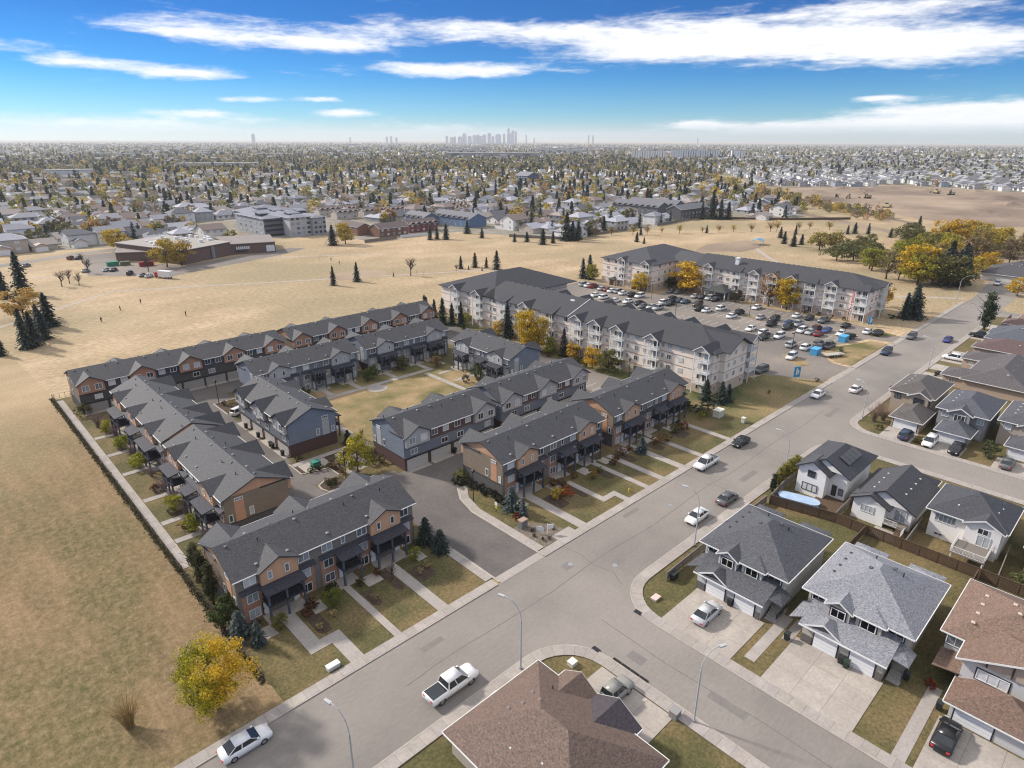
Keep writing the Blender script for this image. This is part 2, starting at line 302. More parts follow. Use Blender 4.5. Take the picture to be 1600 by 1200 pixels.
# ------------------------------------------------------------------ ground, roads, walks
def R4(x0, x1, y0, y1): return [(x0, y0), (x1, y0), (x1, y1), (x0, y1)]
def ground_and_roads():
    sheet('ground', R4(-14000, 16000, -14000, 16000), 0.0, 'dry_grass')
    sheet('near_field', [(-120, 30), (15.0, 30), (15.0, 55.81), (18.92, 55.81), (18.92, 178), (16, 236), (-40, 262), (-160, 275)], .012, 'near_grass')
    # main road with its two side streets
    sheet('road', [(-90, 42.3), (-90, 54.3), (306, 54.3), (340, 57), (352, 57), (352, 42.3)], .022, 'asphalt')
    sheet('side_street', [(42.8, 42.36)]+arc(42.8, 35, 7.2, 90, 0)+[(50.0, -60), (58.7, -60)]+arc(66, 34.8, 7.3, 180, 90)+[(66, 42.36)], .026, 'asphalt')
    sheet('side_street', [(124, 42.36)]+arc(124, 36, 6.2, 90, 0)+[(130.2, -60), (139.2, -60)]+arc(145.4, 36, 6.2, 180, 90)+[(145.4, 42.36)], .026, 'asphalt')
    sheet('side_street', [(272, 42.36)]+arc(272, 37, 5.3, 90, 0)+[(277.3, -60), (286.5, -60)]+arc(291.8, 37, 5.3, 180, 90)+[(291.8, 42.36)], .026, 'asphalt')
    # residential plots south of the road
    sheet('yard_ground', arc(66, 34.9, 6.9, 90, 180)+[(59.1, -60), (129.8, -60)]+arc(124, 36, 5.8, 0, 90), .016, 'lawn')
    sheet('yard_ground', [(276.9, -60), (139.6, -60)]+arc(145.4, 36, 5.8, 180, 90)+arc(272, 37, 5.2, 90, 0), .016, 'lawn')
    sheet('yard_ground', [(-60, -60), (49.7, -60)]+arc(42.8, 35, 6.9, 0, 90)+[(-60, 41.9)], .016, 'lawn')
    # townhouse estate
    sheet('estate_ground', R4(18.9, 127.5, 55.8, 176), .016, 'lawn')
    sheet('estate_lane', [(50.1, 55.8), (58.8, 55.8), (58.8, 71), (60, 76), (63, 80), (66, 82), (113, 82), (113, 90.6), (57.6, 90.6), (57.6, 92), (53, 93), (49.5, 92.5), (44.6, 93), (44, 97), (49.2, 97.3), (49.2, 101), (44.2, 102), (44, 108), (45.3, 108), (45.3, 136), (50, 139), (50, 152.8), (111, 152.8), (114.5, 150), (115.2, 109), (115.2, 92), (128, 92), (128, 162), (38, 162), (37.3, 82), (50.1, 82)], .030, 'lane_asphalt')
    sheet('courtyard_lawn', [(57.0, 102), (103, 102), (103, 140), (52, 140.2), (52, 136), (57, 136)], .026, 'court_grass')
    sheet('parking_bay', R4(116, 127.6, 92.2, 106), .036, 'lot_asphalt')
    # apartment plot
    sheet('apartment_lawn', [(127.5, 55.8), (167, 55.8), (158, 69.5), (154, 70), (154, 178), (127.5, 178)], .016, 'green_lawn')
    sheet('parking_lot', [(153.6, 72), (158.5, 69.3), (165.5, 56.2), (181, 55.8), (181.5, 61), (192, 69), (214, 62), (215, 55.8), (224, 55.8), (224, 60), (228, 70), (229, 130), (229, 142), (216, 143), (216, 180), (153.6, 180)], .022, 'lot_asphalt')
    for x0, x1 in ((50.02, 58.88), (165.2, 181.6), (213.8, 223.2)): sheet('entrance_apron', R4(x0, x1, 54.31, 55.79), .045, 'walk')
    # park path and playing field marks
    path = [(18, 261), (60, 296), (130, 262), (200, 228), (216, 214)]
    ribbon('park_path', path, 1.6, .02, 'concrete')
    ribbon('park_path', [(300, 56), (288, 72), (270, 92), (300, 120), (330, 150), (380, 190)], 2.2, .02, 'concrete')
    ribbon('park_path', [(40, 350), (90, 330), (140, 330), (190, 300)], 1.6, .02, 'concrete')
    sheet('ball_diamond', [(150+14*math.cos(t/18*6.283), 258+9*math.sin(t/18*6.283)) for t in range(18)], .03, 'soil')
    sheet('running_infield', [(352+26*math.cos(t/24*6.283)+6*math.sin(t), 185+14*math.sin(t/24*6.283)) for t in range(24)], .03, 'soil')
def ribbon(name, pts, w, z, m, kind='structure'):
    b = MB(); P = [Vector((*p, 0)) for p in pts]; L = []; R = []
    for i, p in enumerate(P):
        d = (P[min(i+1, len(P)-1)]-P[max(i-1, 0)]).normalized(); n = Vector((-d.y, d.x, 0))*w/2
        L.append((p.x+n.x, p.y+n.y, z)); R.append((p.x-n.x, p.y-n.y, z))
    n = len(P); b.add(L+R, [(i, n+i, n+i+1, i+1) for i in range(n-1)])
    o = struct(name, b.mesh(name, m)); o['kind'] = kind; return o
def resample(pts, step):
    P = [Vector(p) for p in pts]; out = [P[0].copy()]; acc = 0.0; cur = P[0].copy()
    for a, b in zip(P, P[1:]):
        d = (b-a).length; t = step-acc
        while t <= d: out.append(a+(b-a)*(t/d)); t += step
        acc = d-(t-step)
    return out
def sidewalk(name, line, w, z=.13, step=1.5, slabs_to=10**9, side=1):
    """kerb line swept sideways: a dark bed, a kerb and separate slabs; past slabs_to the walk is one piece"""
    pts = resample(line, step); n = len(pts); nor = []
    for i in range(n):
        d = (pts[min(i+1, n-1)]-pts[max(i-1, 0)]).normalized(); nor.append(Vector((-d.y, d.x))*side)
    base = MB()
    def q(b, i, j, o0, o1, z0, z1, g=0.0):
        a, c = pts[i], pts[j]; e = (c-a)*(g/max((c-a).length, .01)); P = [a+e+nor[i]*o0, c-e+nor[j]*o0, c-e+nor[j]*o1, a+e+nor[i]*o1]
        if side < 0: P = P[::-1]
        b.prism([(p.x, p.y) for p in P], z0, z1)
    for i in range(n-1): q(base, i, i+1, .02, w-.01, 0.0, z-.018)
    root = struct(name, base.mesh(name, 'joint'))
    kb = MB()
    for i in range(n-1): q(kb, i, i+1, 0, .17, 0.0, z-.003)
    ob('kerb', kb.mesh('kerb', 'concrete'), root)
    rest = MB(); k = 0
    for i in range(n-1):
        if k < slabs_to:
            s = MB(); q(s, i, i+1, .19, w, z-.05, z+rng.uniform(-.003, .004), .012); g = rng.uniform(.9, 1.06)
            ob('slab', s.mesh('slab', 'walk'), root, color=(g, g*rng.uniform(.98, 1.01), g*rng.uniform(.96, 1.02))); k += 1
        else: q(rest, i, i+1, .19, w, z-.05, z, .012)
    if rest.v: ob('slab_run', rest.mesh('slab_run', 'walk'), root, color=(.98, .98, .98))['kind'] = 'stuff'
    return root
def patch(name, pts, z, m, parent=None):
    o = ob(name, MB().prism(pts, z-.06, z).mesh(name, m), parent)
    if not parent: o['kind'] = 'structure'
    return o
def walks():
    sidewalk('sidewalk', [(-60, 54.3), (50.0, 54.3)], 1.5, slabs_to=80)
    sidewalk('sidewalk', [(58.9, 54.3), (165.5, 54.3)], 1.5, slabs_to=75)
    sidewalk('sidewalk', [(181.5, 54.3), (214, 54.3)], 1.5, slabs_to=0)
    sidewalk('sidewalk', [(223, 54.3), (293, 54.3)], 1.5, slabs_to=0)
    sidewalk('sidewalk', [(-60, 42.3), (42.8, 42.3)]+arc(42.8, 35, 7.3, 90, 0)[1:]+[(50.1, 34), (50.1, -50)], 1.7, slabs_to=120, side=-1)
    sidewalk('sidewalk', [(58.6, -50), (58.6, 34.8)]+arc(66, 34.9, 7.4, 180, 90)[1:]+[(68, 42.3), (124, 42.3)]+arc(124, 36, 6.3, 90, 0)[1:]+[(130.3, 34), (130.3, -40)], 1.7, slabs_to=110, side=-1)
    sidewalk('sidewalk', [(139.1, -40), (139.1, 35.8)]+arc(145.4, 36, 6.3, 180, 90)+[(150, 42.3), (271, 42.3)], 1.6, slabs_to=0, side=-1)
    # fence-side path of the estate and its branches
    sidewalk('estate_path', [(20.2, 88), (20.2, 175)], 1.3, z=.07, step=1.6)
    sidewalk('courtyard_path', [(59, 132.2), (98, 132.2)], 1.5, z=.06, step=1.6)
    sidewalk('courtyard_path', [(60.6, 103), (60.6, 132)], 1.4, z=.06, step=1.6, side=1)
    sidewalk('courtyard_path', [(94.6, 104), (94.6, 132)], 1.4, z=.06, step=1.6, side=1)
    patch('round_pad', [(78.5+2.6*math.cos(t/16*6.283), 130.4+2.4*math.sin(t/16*6.283)) for t in range(16)], .062, 'walk')
    W = 'walk'
    def strip(*pts): patch('front_path', list(pts), .07, W)
    # A row: front walks to the road
    strip(*R4(24.4, 26.3, 61.8, 68.4)); strip(*R4(24.405, 29.0, 60.2, 61.795)); strip(*R4(27.2, 29.0, 55.82, 60.195))
    strip(*R4(33.4, 34.4, 55.82, 68.4)); strip(*R4(40.2, 41.8, 55.82, 68.4))
    for x0, x1 in ((68.4, 70.2), (86.4, 87.6), (90.9, 92.3), (97.3, 99.0), (104.3, 105.6), (115.0, 116.4)): strip(*R4(x0, x1, 55.82, 68.4))
    strip(*R4(77.4, 78.6, 59.2, 66.9)); strip(*R4(77.405, 81.6, 58.0, 59.195)); strip(*R4(80.4, 81.6, 55.82, 57.995)); strip(*R4(63.4, 67.4, 55.82, 57.2))
    for x0, x1 in ((20.9, 23.2), (28.2, 30.0), (36.2, 38.6), (44.6, 46.2), (65.5, 67.6), (73.8, 76.0), (82.2, 84.4), (88.4, 90.4), (94.8, 96.6), (101.9, 103.8), (110.2, 112.2)):
        patch('patio_pad', R4(x0, x1, 66.3, 68.6), .06, 'concrete')
    for x0, x1 in ((23.0, 28.4), (33, 36.2), (39.2, 44.4), (67.8, 73.6), (77.0, 80.6), (84.6, 88.2), (97, 101.8), (104.4, 108.6), (112.6, 117.2)):
        patch('porch_slab', R4(x0, x1, 68.405, 70.7), .09, 'concrete')
    for y in (145.4, 135.0, 124.6, 112.0, 102.5, 95.9): strip(*R4(20.35, 24.3, y-.65, y+.65)); patch('porch_slab', R4(24.305, 26.5, y-2.4, y+2.4), .09, 'concrete')
    for y in (89.9,): strip(*R4(20.35, 22, y-.6, y+.6))
    for x in (57.5, 68.0, 75.5, 86.2, 96.5, 102): strip(*R4(x-.7, x+.7, 133.8, 138.4)); patch('porch_slab', R4(x-2.2, x+2.2, 138.405, 140.9), .09, 'concrete')
    for y in (112, 121.5, 128.5): strip(*R4(96.1, 101.4, y-.6, y+.6)); patch('porch_slab', R4(101.405, 103.6, y-2, y+2), .09, 'concrete')
    # beds and lawns of the front gardens
    for x0, x1, y0, y1 in ((26.8, 28.6, 62.2, 67.8), (34.6, 36, 62, 65.8), (38.7, 40, 62.5, 67.8), (42, 45, 62, 65.6), (70.4, 73, 61.5, 66), (76, 77.3, 61, 66), (84.4, 86.2, 62, 66.2), (92.6, 94.8, 63.2, 68), (100.6, 103, 62.4, 66), (108.8, 112.4, 62.4, 66)):
        sheet('planting_bed', [(x0, y0+.8), (x0+.5, y0), (x1-.3, y0+.2), (x1, y0+1), (x1, y1), (x0, y1)], .032, 'bed_mulch')
    sheet('planting_bed', [(60.4, 56), (66.8, 56), (66, 59), (63.5, 62.5), (60.6, 63)], .032, 'gravel_bed')
    sheet('planting_bed', [(60.6, 64), (64.6, 66.5), (64.8, 79.5), (63.2, 79.2), (61.4, 75.5), (60.4, 72)], .032, 'lawn')
    for y0, y1 in ((146.2, 150.5), (136, 138), (125.6, 128), (113.2, 116), (103.4, 105.4), (96.8, 98.5)): sheet('planting_bed', R4(22.6, 25.6, y0, y1), .034, 'bed_mulch')
    for pts in ([(44.9, 93.4), (49.3, 93.4), (49.3, 97), (46.5, 97.2), (44.6, 96)], [(44.5, 102.3), (49, 101.6), (49.4, 98), (56.5, 98), (56.5, 107.4), (44.5, 107.4)], R4(45.2, 50, 139.4, 147.6)):
        sheet('planting_island', pts, .045, 'bed_mulch')
    for ln in ([(49.3, 93.2), (44.9, 93.2), (44.4, 95), (44.6, 96.4), (46.3, 97.4)], [(44.3, 107.6), (44.3, 102.4), (49.2, 101.3), (49.3, 97.6)], [(45.1, 139.4), (45.1, 147.8), (50, 147.8)], [(58.9, 54.6), (58.9, 71), (60.1, 75.6), (62, 78.6), (65, 81.6)], [(50.0, 54.6), (50.0, 66)]):
        ribbon('lane_kerb', ln, .35, .11, 'concrete')
    sidewalk('entrance_walk', [(58.95, 56), (58.95, 71), (60.2, 75.8), (63, 79.6)], 1.5, z=.12, step=1.5, side=-1)
    sidewalk('entrance_walk', [(50.0, 56), (50.0, 66.5)], 1.4, z=.12, step=1.5, side=1)
    patch('court_paving', R4(45.2, 50.5, 102.6, 105.8), .07, 'concrete'); patch('court_paving', R4(44.6, 58, 105.9, 107.2), .07, 'walk'); patch('court_paving', R4(50.6, 56, 96.6, 103), .065, 'walk')
    # driveways
    D = 'concrete'
    def drive(pts, seams=()):
        o = patch('driveway', pts, .05, D)
        return o
    def slabs(x0, x1, y0, y1, nx, ny):
        o = patch('driveway', R4(x0, x1, y0, y1), .035, 'joint'); me = cached(('ds', round((x1-x0)/nx, 2), round((y1-y0)/ny, 2)), lambda: MB().box(.012, (x1-x0)/nx-.012, .012, (y1-y0)/ny-.012, 0, .05).mesh('slab', 'walk'))
        for i in range(nx):
            for j in range(ny): g = rng.uniform(1.02, 1.14); ob('slab', me, o, (x0+i*(x1-x0)/nx, y0+j*(y1-y0)/ny, .02), color=(g, g*.985, g*.95))
    slabs(60.35, 69.2, 25.2, 34.9, 3, 3); slabs(60.35, 69.8, 11.3, 21.4, 3, 3); slabs(60.35, 69.4, -3.5, 5.6, 3, 3); slabs(42.0, 48.3, 25.2, 35.0, 2, 3)
    for y0, y1 in ((29.4, 35.2), (20.6, 26.2), (9.5, 15.5)): slabs(140.8, 147.0, y0, y1, 2, 2)
    for x0, x1 in ((186, 192.5), (196, 202), (206, 212.5), (216.5, 219.5), (238, 244), (255, 262)): slabs(x0, x1, 35.5, 40.6, 2, 2)
    patch('front_walk', R4(62, 72.6, 23.0, 24.3), .05, 'walk'); patch('front_walk', R4(68.2, 73, 21.45, 22.6), .05, 'walk'); patch('front_walk', R4(60.4, 73.5, 6.3, 7.6), .05, 'walk')
    # parking stall lines and small islands
    b = MB()
    for x0, x1, ya, yb in ((203.2, 208.4, 66, 136), (210.2, 215.4, 66, 136), (203.2, 208.6, 143, 176), (192, 197, 70, 160), (221.5, 226.5, 80, 142), (157, 162, 76, 170)):
        y = ya
        while y <= yb: b.box(x0, x1, y-.05, y+.05, .024, .027); y += 2.65
    for k in range(5): b.box(116.4, 121.6, 93+k*2.6, 93.1+k*2.6, .038, .041)
    o = struct('parking_lines', b.mesh('parking_lines', 'paint_white'), kind='stuff')
    for pts in ([(210.4, 98.6), (213.2, 98.6), (213.2, 103), (210.4, 103)], [(171.4, 66), (175.4, 64.2), (181, 72.2), (178, 73.6)], [(183, 56.2), (212, 56.2), (211.5, 60.5), (193, 67.5), (187, 64), (183, 60)], [(217, 62.8), (223, 57.4), (224, 57.4), (227, 66)]):
        patch('lot_island', pts, .10, 'court_grass')
    # manholes and drains
    for x, y, r in ((60.3, 50.5, .42), (64.8, 45.9, .42), (127.9, 51.4, .4), (171.5, 49, .4), (84.8, 49.6, .4), (242, 50, .4)):
        o = struct('manhole_cover', MB().prism([(x+r*math.cos(t/12*6.283), y+r*math.sin(t/12*6.283)) for t in range(12)], .02, .034).mesh('manhole_cover', 'metal_grey'))
    for x, y in ((59.0, 37.6), (49.9, 37.2)): patch('storm_drain', R4(x-.3, x+.3, y-.5, y+.5), .145, 'black_metal')
ground_and_roads(); walks()
# ------------------------------------------------------------------ windows, doors, small house parts
def win_mesh(w, h, n=2, fr='trim', border=.09):
    def mk():
        b = MB(); a = w/2; t = border
        b.box(-a, a, -.07, 0, 0, t); b.box(-a, a, -.07, 0, h-t, h); b.box(-a, -a+t, -.07, 0, t, h-t); b.box(a-t, a, -.07, 0, t, h-t)
        for i in range(1, n): x = -a+w*i/n; b.box(x-.035, x+.035, -.06, 0, t, h-t)
        return b.mesh('window', fr)
    return cached(('win', w, h, n, fr, border), mk)
def pane_mesh(w, h, border=.09):
    return cached(('pane', w, h, border), lambda: MB().add([(-w/2+border*.9, -.02, border*.9), (w/2-border*.9, -.02, border*.9), (w/2-border*.9, -.02, h-border*.9), (-w/2+border*.9, -.02, h-border*.9)], [(0, 1, 2, 3)]).mesh('pane', 'window_glass'))
def window(parent, x, y, z, w, h, rz=0.0, n=2, fr='trim', pane=True, border=.09):
    """z is the sill height; faces local -y before turning by rz"""
    if pane:
        o = ob('window', win_mesh(w, h, n, fr, border), parent, (x, y, z), rz); ob('pane', pane_mesh(w, h, border), o)
    else:
        def mk():
            b = MB(); t = border; a = w/2
            b.box(-a, a, -.05, 0, 0, h); b.add([(-a+t, -.055, t), (a-t, -.055, t), (a-t, -.055, h-t), (-a+t, -.055, h-t)], [(0, 1, 2, 3)], 1)
            for i in range(1, n): q = -a+w*i/n; b.box(q-.05, q+.05, -.07, -.04, t, h-t)
            return b.mesh('window', [fr, 'window_glass'])
        o = ob('window', cached(('w1', w, h, n, fr, border), mk), parent, (x, y, z), rz)
    return o
def door(parent, x, y, z, rz=0.0, color=(.80, .80, .79), w=.95, h=2.05):
    def mk(): b = MB(); b.box(-w/2, w/2, -.06, 0, 0, h); b.box(-w/2+.15, w/2-.15, -.075, -.05, h*.55, h-.15); b.box(-w/2+.15, w/2-.15, -.075, -.05, .15, h*.45); return b.mesh('door', 'plastic')
    o = ob('door', cached(('door', w, h), mk), parent, (x, y, z), rz, color)
    ob('handle', cached('handle', lambda: MB().cbox(.36, -.1, .95, .05, .07, .14).mesh('handle', 'black_metal')), o)
    return o
def garage_door(parent, x, y, z, w, h, rz, color):
    def mk():
        b = MB(); n = 4
        for i in range(n): b.box(-w/2, w/2, -.05, 0, h*i/n+.012, h*(i+1)/n-.012)
        b.box(-w/2, w/2, -.03, 0, 0, h); return b.mesh('garage_door', 'garage_paint')
    return ob('garage_door', cached(('gd', w, h), mk), parent, (x, y, z), rz, color)
def vent_mesh(): return cached('vent', lambda: MB().box(-.2, .2, -.2, .2, 0, .16).add([(-.26, -.26, .16), (.26, -.26, .16), (.26, .26, .16), (-.26, .26, .16), (-.14, -.14, .27), (.14, -.14, .27), (.14, .14, .27), (-.14, .14, .27)], [(3, 2, 1, 0), (4, 5, 6, 7), (0, 1, 5, 4), (1, 2, 6, 5), (2, 3, 7, 6), (3, 0, 4, 7)]).mesh('roof_vent', 'plastic'))
def pipe_mesh(): return cached('pipe', lambda: MB().tube([(0, 0, 0), (0, 0, .55)], .07, 6).mesh('vent_pipe', 'black_metal'))
def railing(b, p0, p1, z, h=1.0, m=0, step=.16):
    p0 = Vector(p0); p1 = Vector(p1); d = p1-p0; L = d.length; ax = abs(d.x) > abs(d.y); t = .03
    def bar(a, c, z0, z1, t=t): b.box(min(a.x, c.x)-t, max(a.x, c.x)+t, min(a.y, c.y)-t, max(a.y, c.y)+t, z0, z1, m)
    bar(p0, p1, z+h-.06, z+h); bar(p0, p1, z+.08, z+.13)
    k = max(2, int(L/step))
    for i in range(k+1): q = p0+d*(i/k); bar(q, q, z+.1, z+h-.03, .014 if i % 8 else .04)

# ------------------------------------------------------------------ townhouse blocks
PAL = {  # wall / gable / lower panels / base band / third floor accent
    'copper': dict(wall=(0.222, 0.199, 0.179), gable=(0.620, 0.368, 0.229), low=(0.501, 0.273, 0.184), base=(0.140, 0.132, 0.132), acc=(0.192, 0.177, 0.170), end=(0.280, 0.222, 0.170), strip=(0.619, 0.340, 0.214), mid=(0.192, 0.170, 0.147), gdoor=(0.487, 0.458, 0.443)),
    'blue': dict(wall=(0.218, 0.241, 0.277), gable=(0.480, 0.480, 0.488), low=(0.422, 0.422, 0.430), base=(0.124, 0.073, 0.067), acc=(0.146, 0.095, 0.087), end=(0.218, 0.254, 0.320), strip=(0.466, 0.474, 0.488), mid=(0.197, 0.218, 0.269), gdoor=(0.553, 0.531, 0.510)),
    'field': dict(wall=(0.096, 0.102, 0.126), gable=(0.456, 0.252, 0.168), low=(0.312, 0.180, 0.132), base=(0.084, 0.078, 0.078), acc=(0.072, 0.078, 0.102), end=(0.228, 0.186, 0.150), strip=(0.384, 0.228, 0.156), mid=(0.090, 0.086, 0.084), gdoor=(0.360, 0.342, 0.330)),
}
PRD = .62
def townhouse(label, org, rot, L, pal, fg, bg, fwin, porches, bwin3, bwin2, gar, group, endwin=True, D=10.6, detail=True, vis=('f', 'b')):
    """local x along the block, y from the porch side (0) to the garage side (D)"""
    P = PAL[pal]; E = 7.05; RZ = 9.25; ov = .45; PI = math.pi
    t = thing('townhouse_block', label, 'townhouse', (org[0], org[1], 0), rot, group)
    # walls
    w = MB().box(0, L, 0, D, 0, E)
    for x0, x1 in ((0, .15), (L-.15, L)): w.add([(x0, 0, E), (x0, D, E), (x0, D/2, RZ-.3), (x1, 0, E), (x1, D, E), (x1, D/2, RZ-.3)], [(0, 2, 1), (3, 4, 5), (0, 1, 4, 3), (1, 2, 5, 4), (2, 0, 3, 5)])
    ob('wall', w.mesh('wall', 'siding'), t, color=P['wall'])
    for x0, x1 in ((-.04, 0), (L, L+.04)): ob('gable_end', MB().add([(x0, .3, E+.02), (x0, D-.3, E+.02), (x0, D/2, RZ-.36), (x1, .3, E+.02), (x1, D-.3, E+.02), (x1, D/2, RZ-.36)], [(0, 2, 1), (3, 4, 5), (0, 1, 4, 3), (1, 2, 5, 4), (2, 0, 3, 5)]).mesh('gable_end', 'board_siding'), t, color=P['gable'] if pal != 'blue' else P['end'])
    def panel(side, a, b_, z0, z1, col, m='siding', name='wall_panel', pr=.05):
        b = MB()
        if side == 'f': b.box(a, b_, -pr, .02, z0, z1)
        elif side == 'b': b.box(a, b_, D-.02, D+pr, z0, z1)
        elif side == 'l': b.box(-pr, .02, a, b_, z0, z1)
        else: b.box(L-.02, L+pr, a, b_, z0, z1)
        return ob(name, b.mesh(name, m), t, color=col)
    # roof
    r = MB(); sl = (RZ-E)/(D/2); ez = E-ov*sl+.12; th = .2
    r.slab([(-ov, -ov, ez), (L+ov, -ov, ez), (L+ov, D/2, RZ), (-ov, D/2, RZ)], th); r.slab([(L+ov, D+ov, ez), (-ov, D+ov, ez), (-ov, D/2, RZ), (L+ov, D/2, RZ)], th)
    roof = ob('roof', r.mesh('roof', 'shingle'), t, color=(1, 1, 1))
    def cross(u, wd, front, pk):
        b = MB(); h = wd/2+.35; z0 = E-.08; vin = D*.44
        y0, y1 = (-ov-.55, vin) if front else (D+ov+.55, D-vin)
        zi = pk
        b.slab([(u-h, y0, z0), (u, y0, pk), (u, y1, zi), (u-h, y1, z0)], .16); b.slab([(u, y0, pk), (u+h, y0, z0), (u+h, y1, z0), (u, y1, zi)], .16)
        ob('cross_gable', b.mesh('cross_gable', 'shingle'), roof, color=(1, 1, 1))
        g = MB(); a = wd/2; yy = -PRD-.005 if front else D+PRD+.005; y2 = .3 if front else D-.3
        g.add([(u-a, yy, E-.02), (u+a, yy, E-.02), (u, yy, pk-.25), (u-a, y2, E-.02), (u+a, y2, E-.02), (u, y2, pk-.25)], [(0, 1, 2), (5, 4, 3), (0, 3, 4, 1), (1, 4, 5, 2), (2, 5, 3, 0)])
        ob('gable_wall', g.mesh('gable_wall', 'board_siding'), t, color=P['gable'])
        f = MB(); yy = y0-.02 if front else y0+.02
        for s in (-1, 1): f.add([(u+s*(h+.02), yy, z0-.16), (u+s*(h+.02), yy, z0+.02), (u, yy, pk+.02), (u, yy, pk-.18), (u+s*(h+.02), yy+.03, z0-.16), (u+s*(h+.02), yy+.03, z0+.02), (u, yy+.03, pk+.02), (u, yy+.03, pk-.18)], [(0, 1, 2, 3), (7, 6, 5, 4), (1, 5, 6, 2), (0, 3, 7, 4)])
        ob('rake_board', f.mesh('rake_board', 'dark_trim'), roof)
        panel('f' if front else 'b', u-a, u+a, 4.85, E-.025, P['gable'], 'board_siding', 'gable_panel', PRD)
    for u, wd in fg: cross(u, wd, True, 8.35)
    for u, wd in bg: cross(u, wd, False, 8.75)
    gz = ez-th*.5
    g = MB(); g.box(-ov, L+ov, -ov-.1, -ov+.01, gz-.06, gz+.07); g.box(-ov, L+ov, D+ov-.01, D+ov+.1, gz-.06, gz+.07); ob('gutter', g.mesh('gutter', 'trim'), roof)
    # roof vents near the ridge and pipes
    k = int(L/2.7)
    for i in range(k):
        u = 1.2+i*(L-2.2)/(k-1)+rng.uniform(-.3, .3); s = 1 if i % 3 else -1; y = D/2+s*.62
        ob('roof_vent', vent_mesh(), roof, (u, y, RZ-.62*sl-.03), color=(.30, .30, .30) if i % 2 else (.16, .16, .17), scale=.8)
        if i % 2: ob('vent_pipe', pipe_mesh(), roof, (u+.8, D/2-s*1.5, RZ-1.5*sl-.05))
    for i in range(k//2): ob('roof_vent', vent_mesh(), roof, (2.4+i*5.4+rng.uniform(-.8, .8), .7, ez+1.15*sl-.05), color=(.30, .30, .30), scale=.8)
    # end walls
    for side in ('l', 'r'):
        panel(side, .05, D-.05, 2.55, E-.03, P['end']); panel(side, .02, D-.02, 0, 2.5, P['base'], 'brickwork', 'base_band', .075)
        rz = -PI/2 if side == 'l' else PI/2; x = -.06 if side == 'l' else L+.06
        s0 = 1.5
        panel(side, s0, s0+1.5, 2.6, E-.35, P['strip'], pr=.085)
        xb = -.09 if side == 'l' else L+.09
        tr = MB(); tr.box(*((-.12, .02) if side == 'l' else (L-.02, L+.12)), -.05, D+.05, 2.5, 2.62); ob('belt_course', tr.mesh('belt_course', 'dark_trim'), t)
        if endwin:
            window(t, xb, s0+.75, 6.15, 1.3, .55, rz, 3); window(t, x, s0+2.5, 3.0, .75, 1.35, rz, 1); window(t, x, s0-.75, 2.85, .65, 1.25, rz, 1)
    # porch side
    if 'f' in vis:
        for c0, c1 in fwin['cols']: panel('f', c0, c1, .02, 4.55, P['low'], 'brickwork', 'brick_panel', .07)
        for u, z, ww, hh in fwin['w']:
            ing = any(abs(u-gu) < gw/2+.1 for gu, gw in fg)
            window(t, u, (-PRD-.01 if ing else -.07) if z > 4.8 else -.085, z, ww, hh, 0, 1 if ww < .9 else 2)
        pent = MB()
        for a, b_ in fwin['pent']: pent.slab([(a, -.75, 4.72), (b_, -.75, 4.72), (b_, .0, 5.02), (a, .0, 5.02)], .14)
        ob('pent_roof', pent.mesh('pent_roof', 'shingle'), t, color=(.7, .72, .85))
        for a, b_ in porches:
            p = ob('porch', MB().box(a, b_, -2.25, -.09, 2.42, 2.64).mesh('porch', 'dark_trim'), t)
            ob('porch_roof', MB().slab([(a-.25, -2.6, 4.50), (b_+.25, -2.6, 4.50), (b_+.25, -.7, 4.86), (a-.25, -.7, 4.86)], .16).mesh('porch_roof', 'shingle'), p, color=(.7, .72, .85))
            ns = 3 if b_-a > 4 else 2
            for i in range(ns):
                x = a+.14+(b_-a-.28)*i/(ns-1); ob('post', cached('tpost', lambda: MB().box(-.13, .13, -.13, .13, .0, 4.42).mesh('post', 'siding')), p, (x, -2.12, 0), color=(.10, .11, .14))
            rb = MB(); railing(rb, (a+.2, -2.15, 0), (b_-.2, -2.15, 0), 2.6); railing(rb, (a+.1, -2.15, 0), (a+.1, -.2, 0), 2.6); railing(rb, (b_-.1, -2.15, 0), (b_-.1, -.2, 0), 2.6); ob('railing', rb.mesh('railing', 'black_metal'), p)
            ob('porch_beam', MB().box(a, b_, -2.24, -2.0, 4.2, 4.42).mesh('porch_beam', 'dark_trim'), p)
            n = 2 if b_-a > 4 else 1
            for i in range(n):
                x = a+(b_-a)*(i+.5)/n; s = -1 if i else 1
                door(t, x+s*(-.9 if n == 2 else -.6), -.01, .06); window(t, x+s*.55, -.01, 2.68, 1.5, 1.85, 0, 2); window(t, x+s*.6, -.01, .75, 1.0, 1.2, 0, 1)
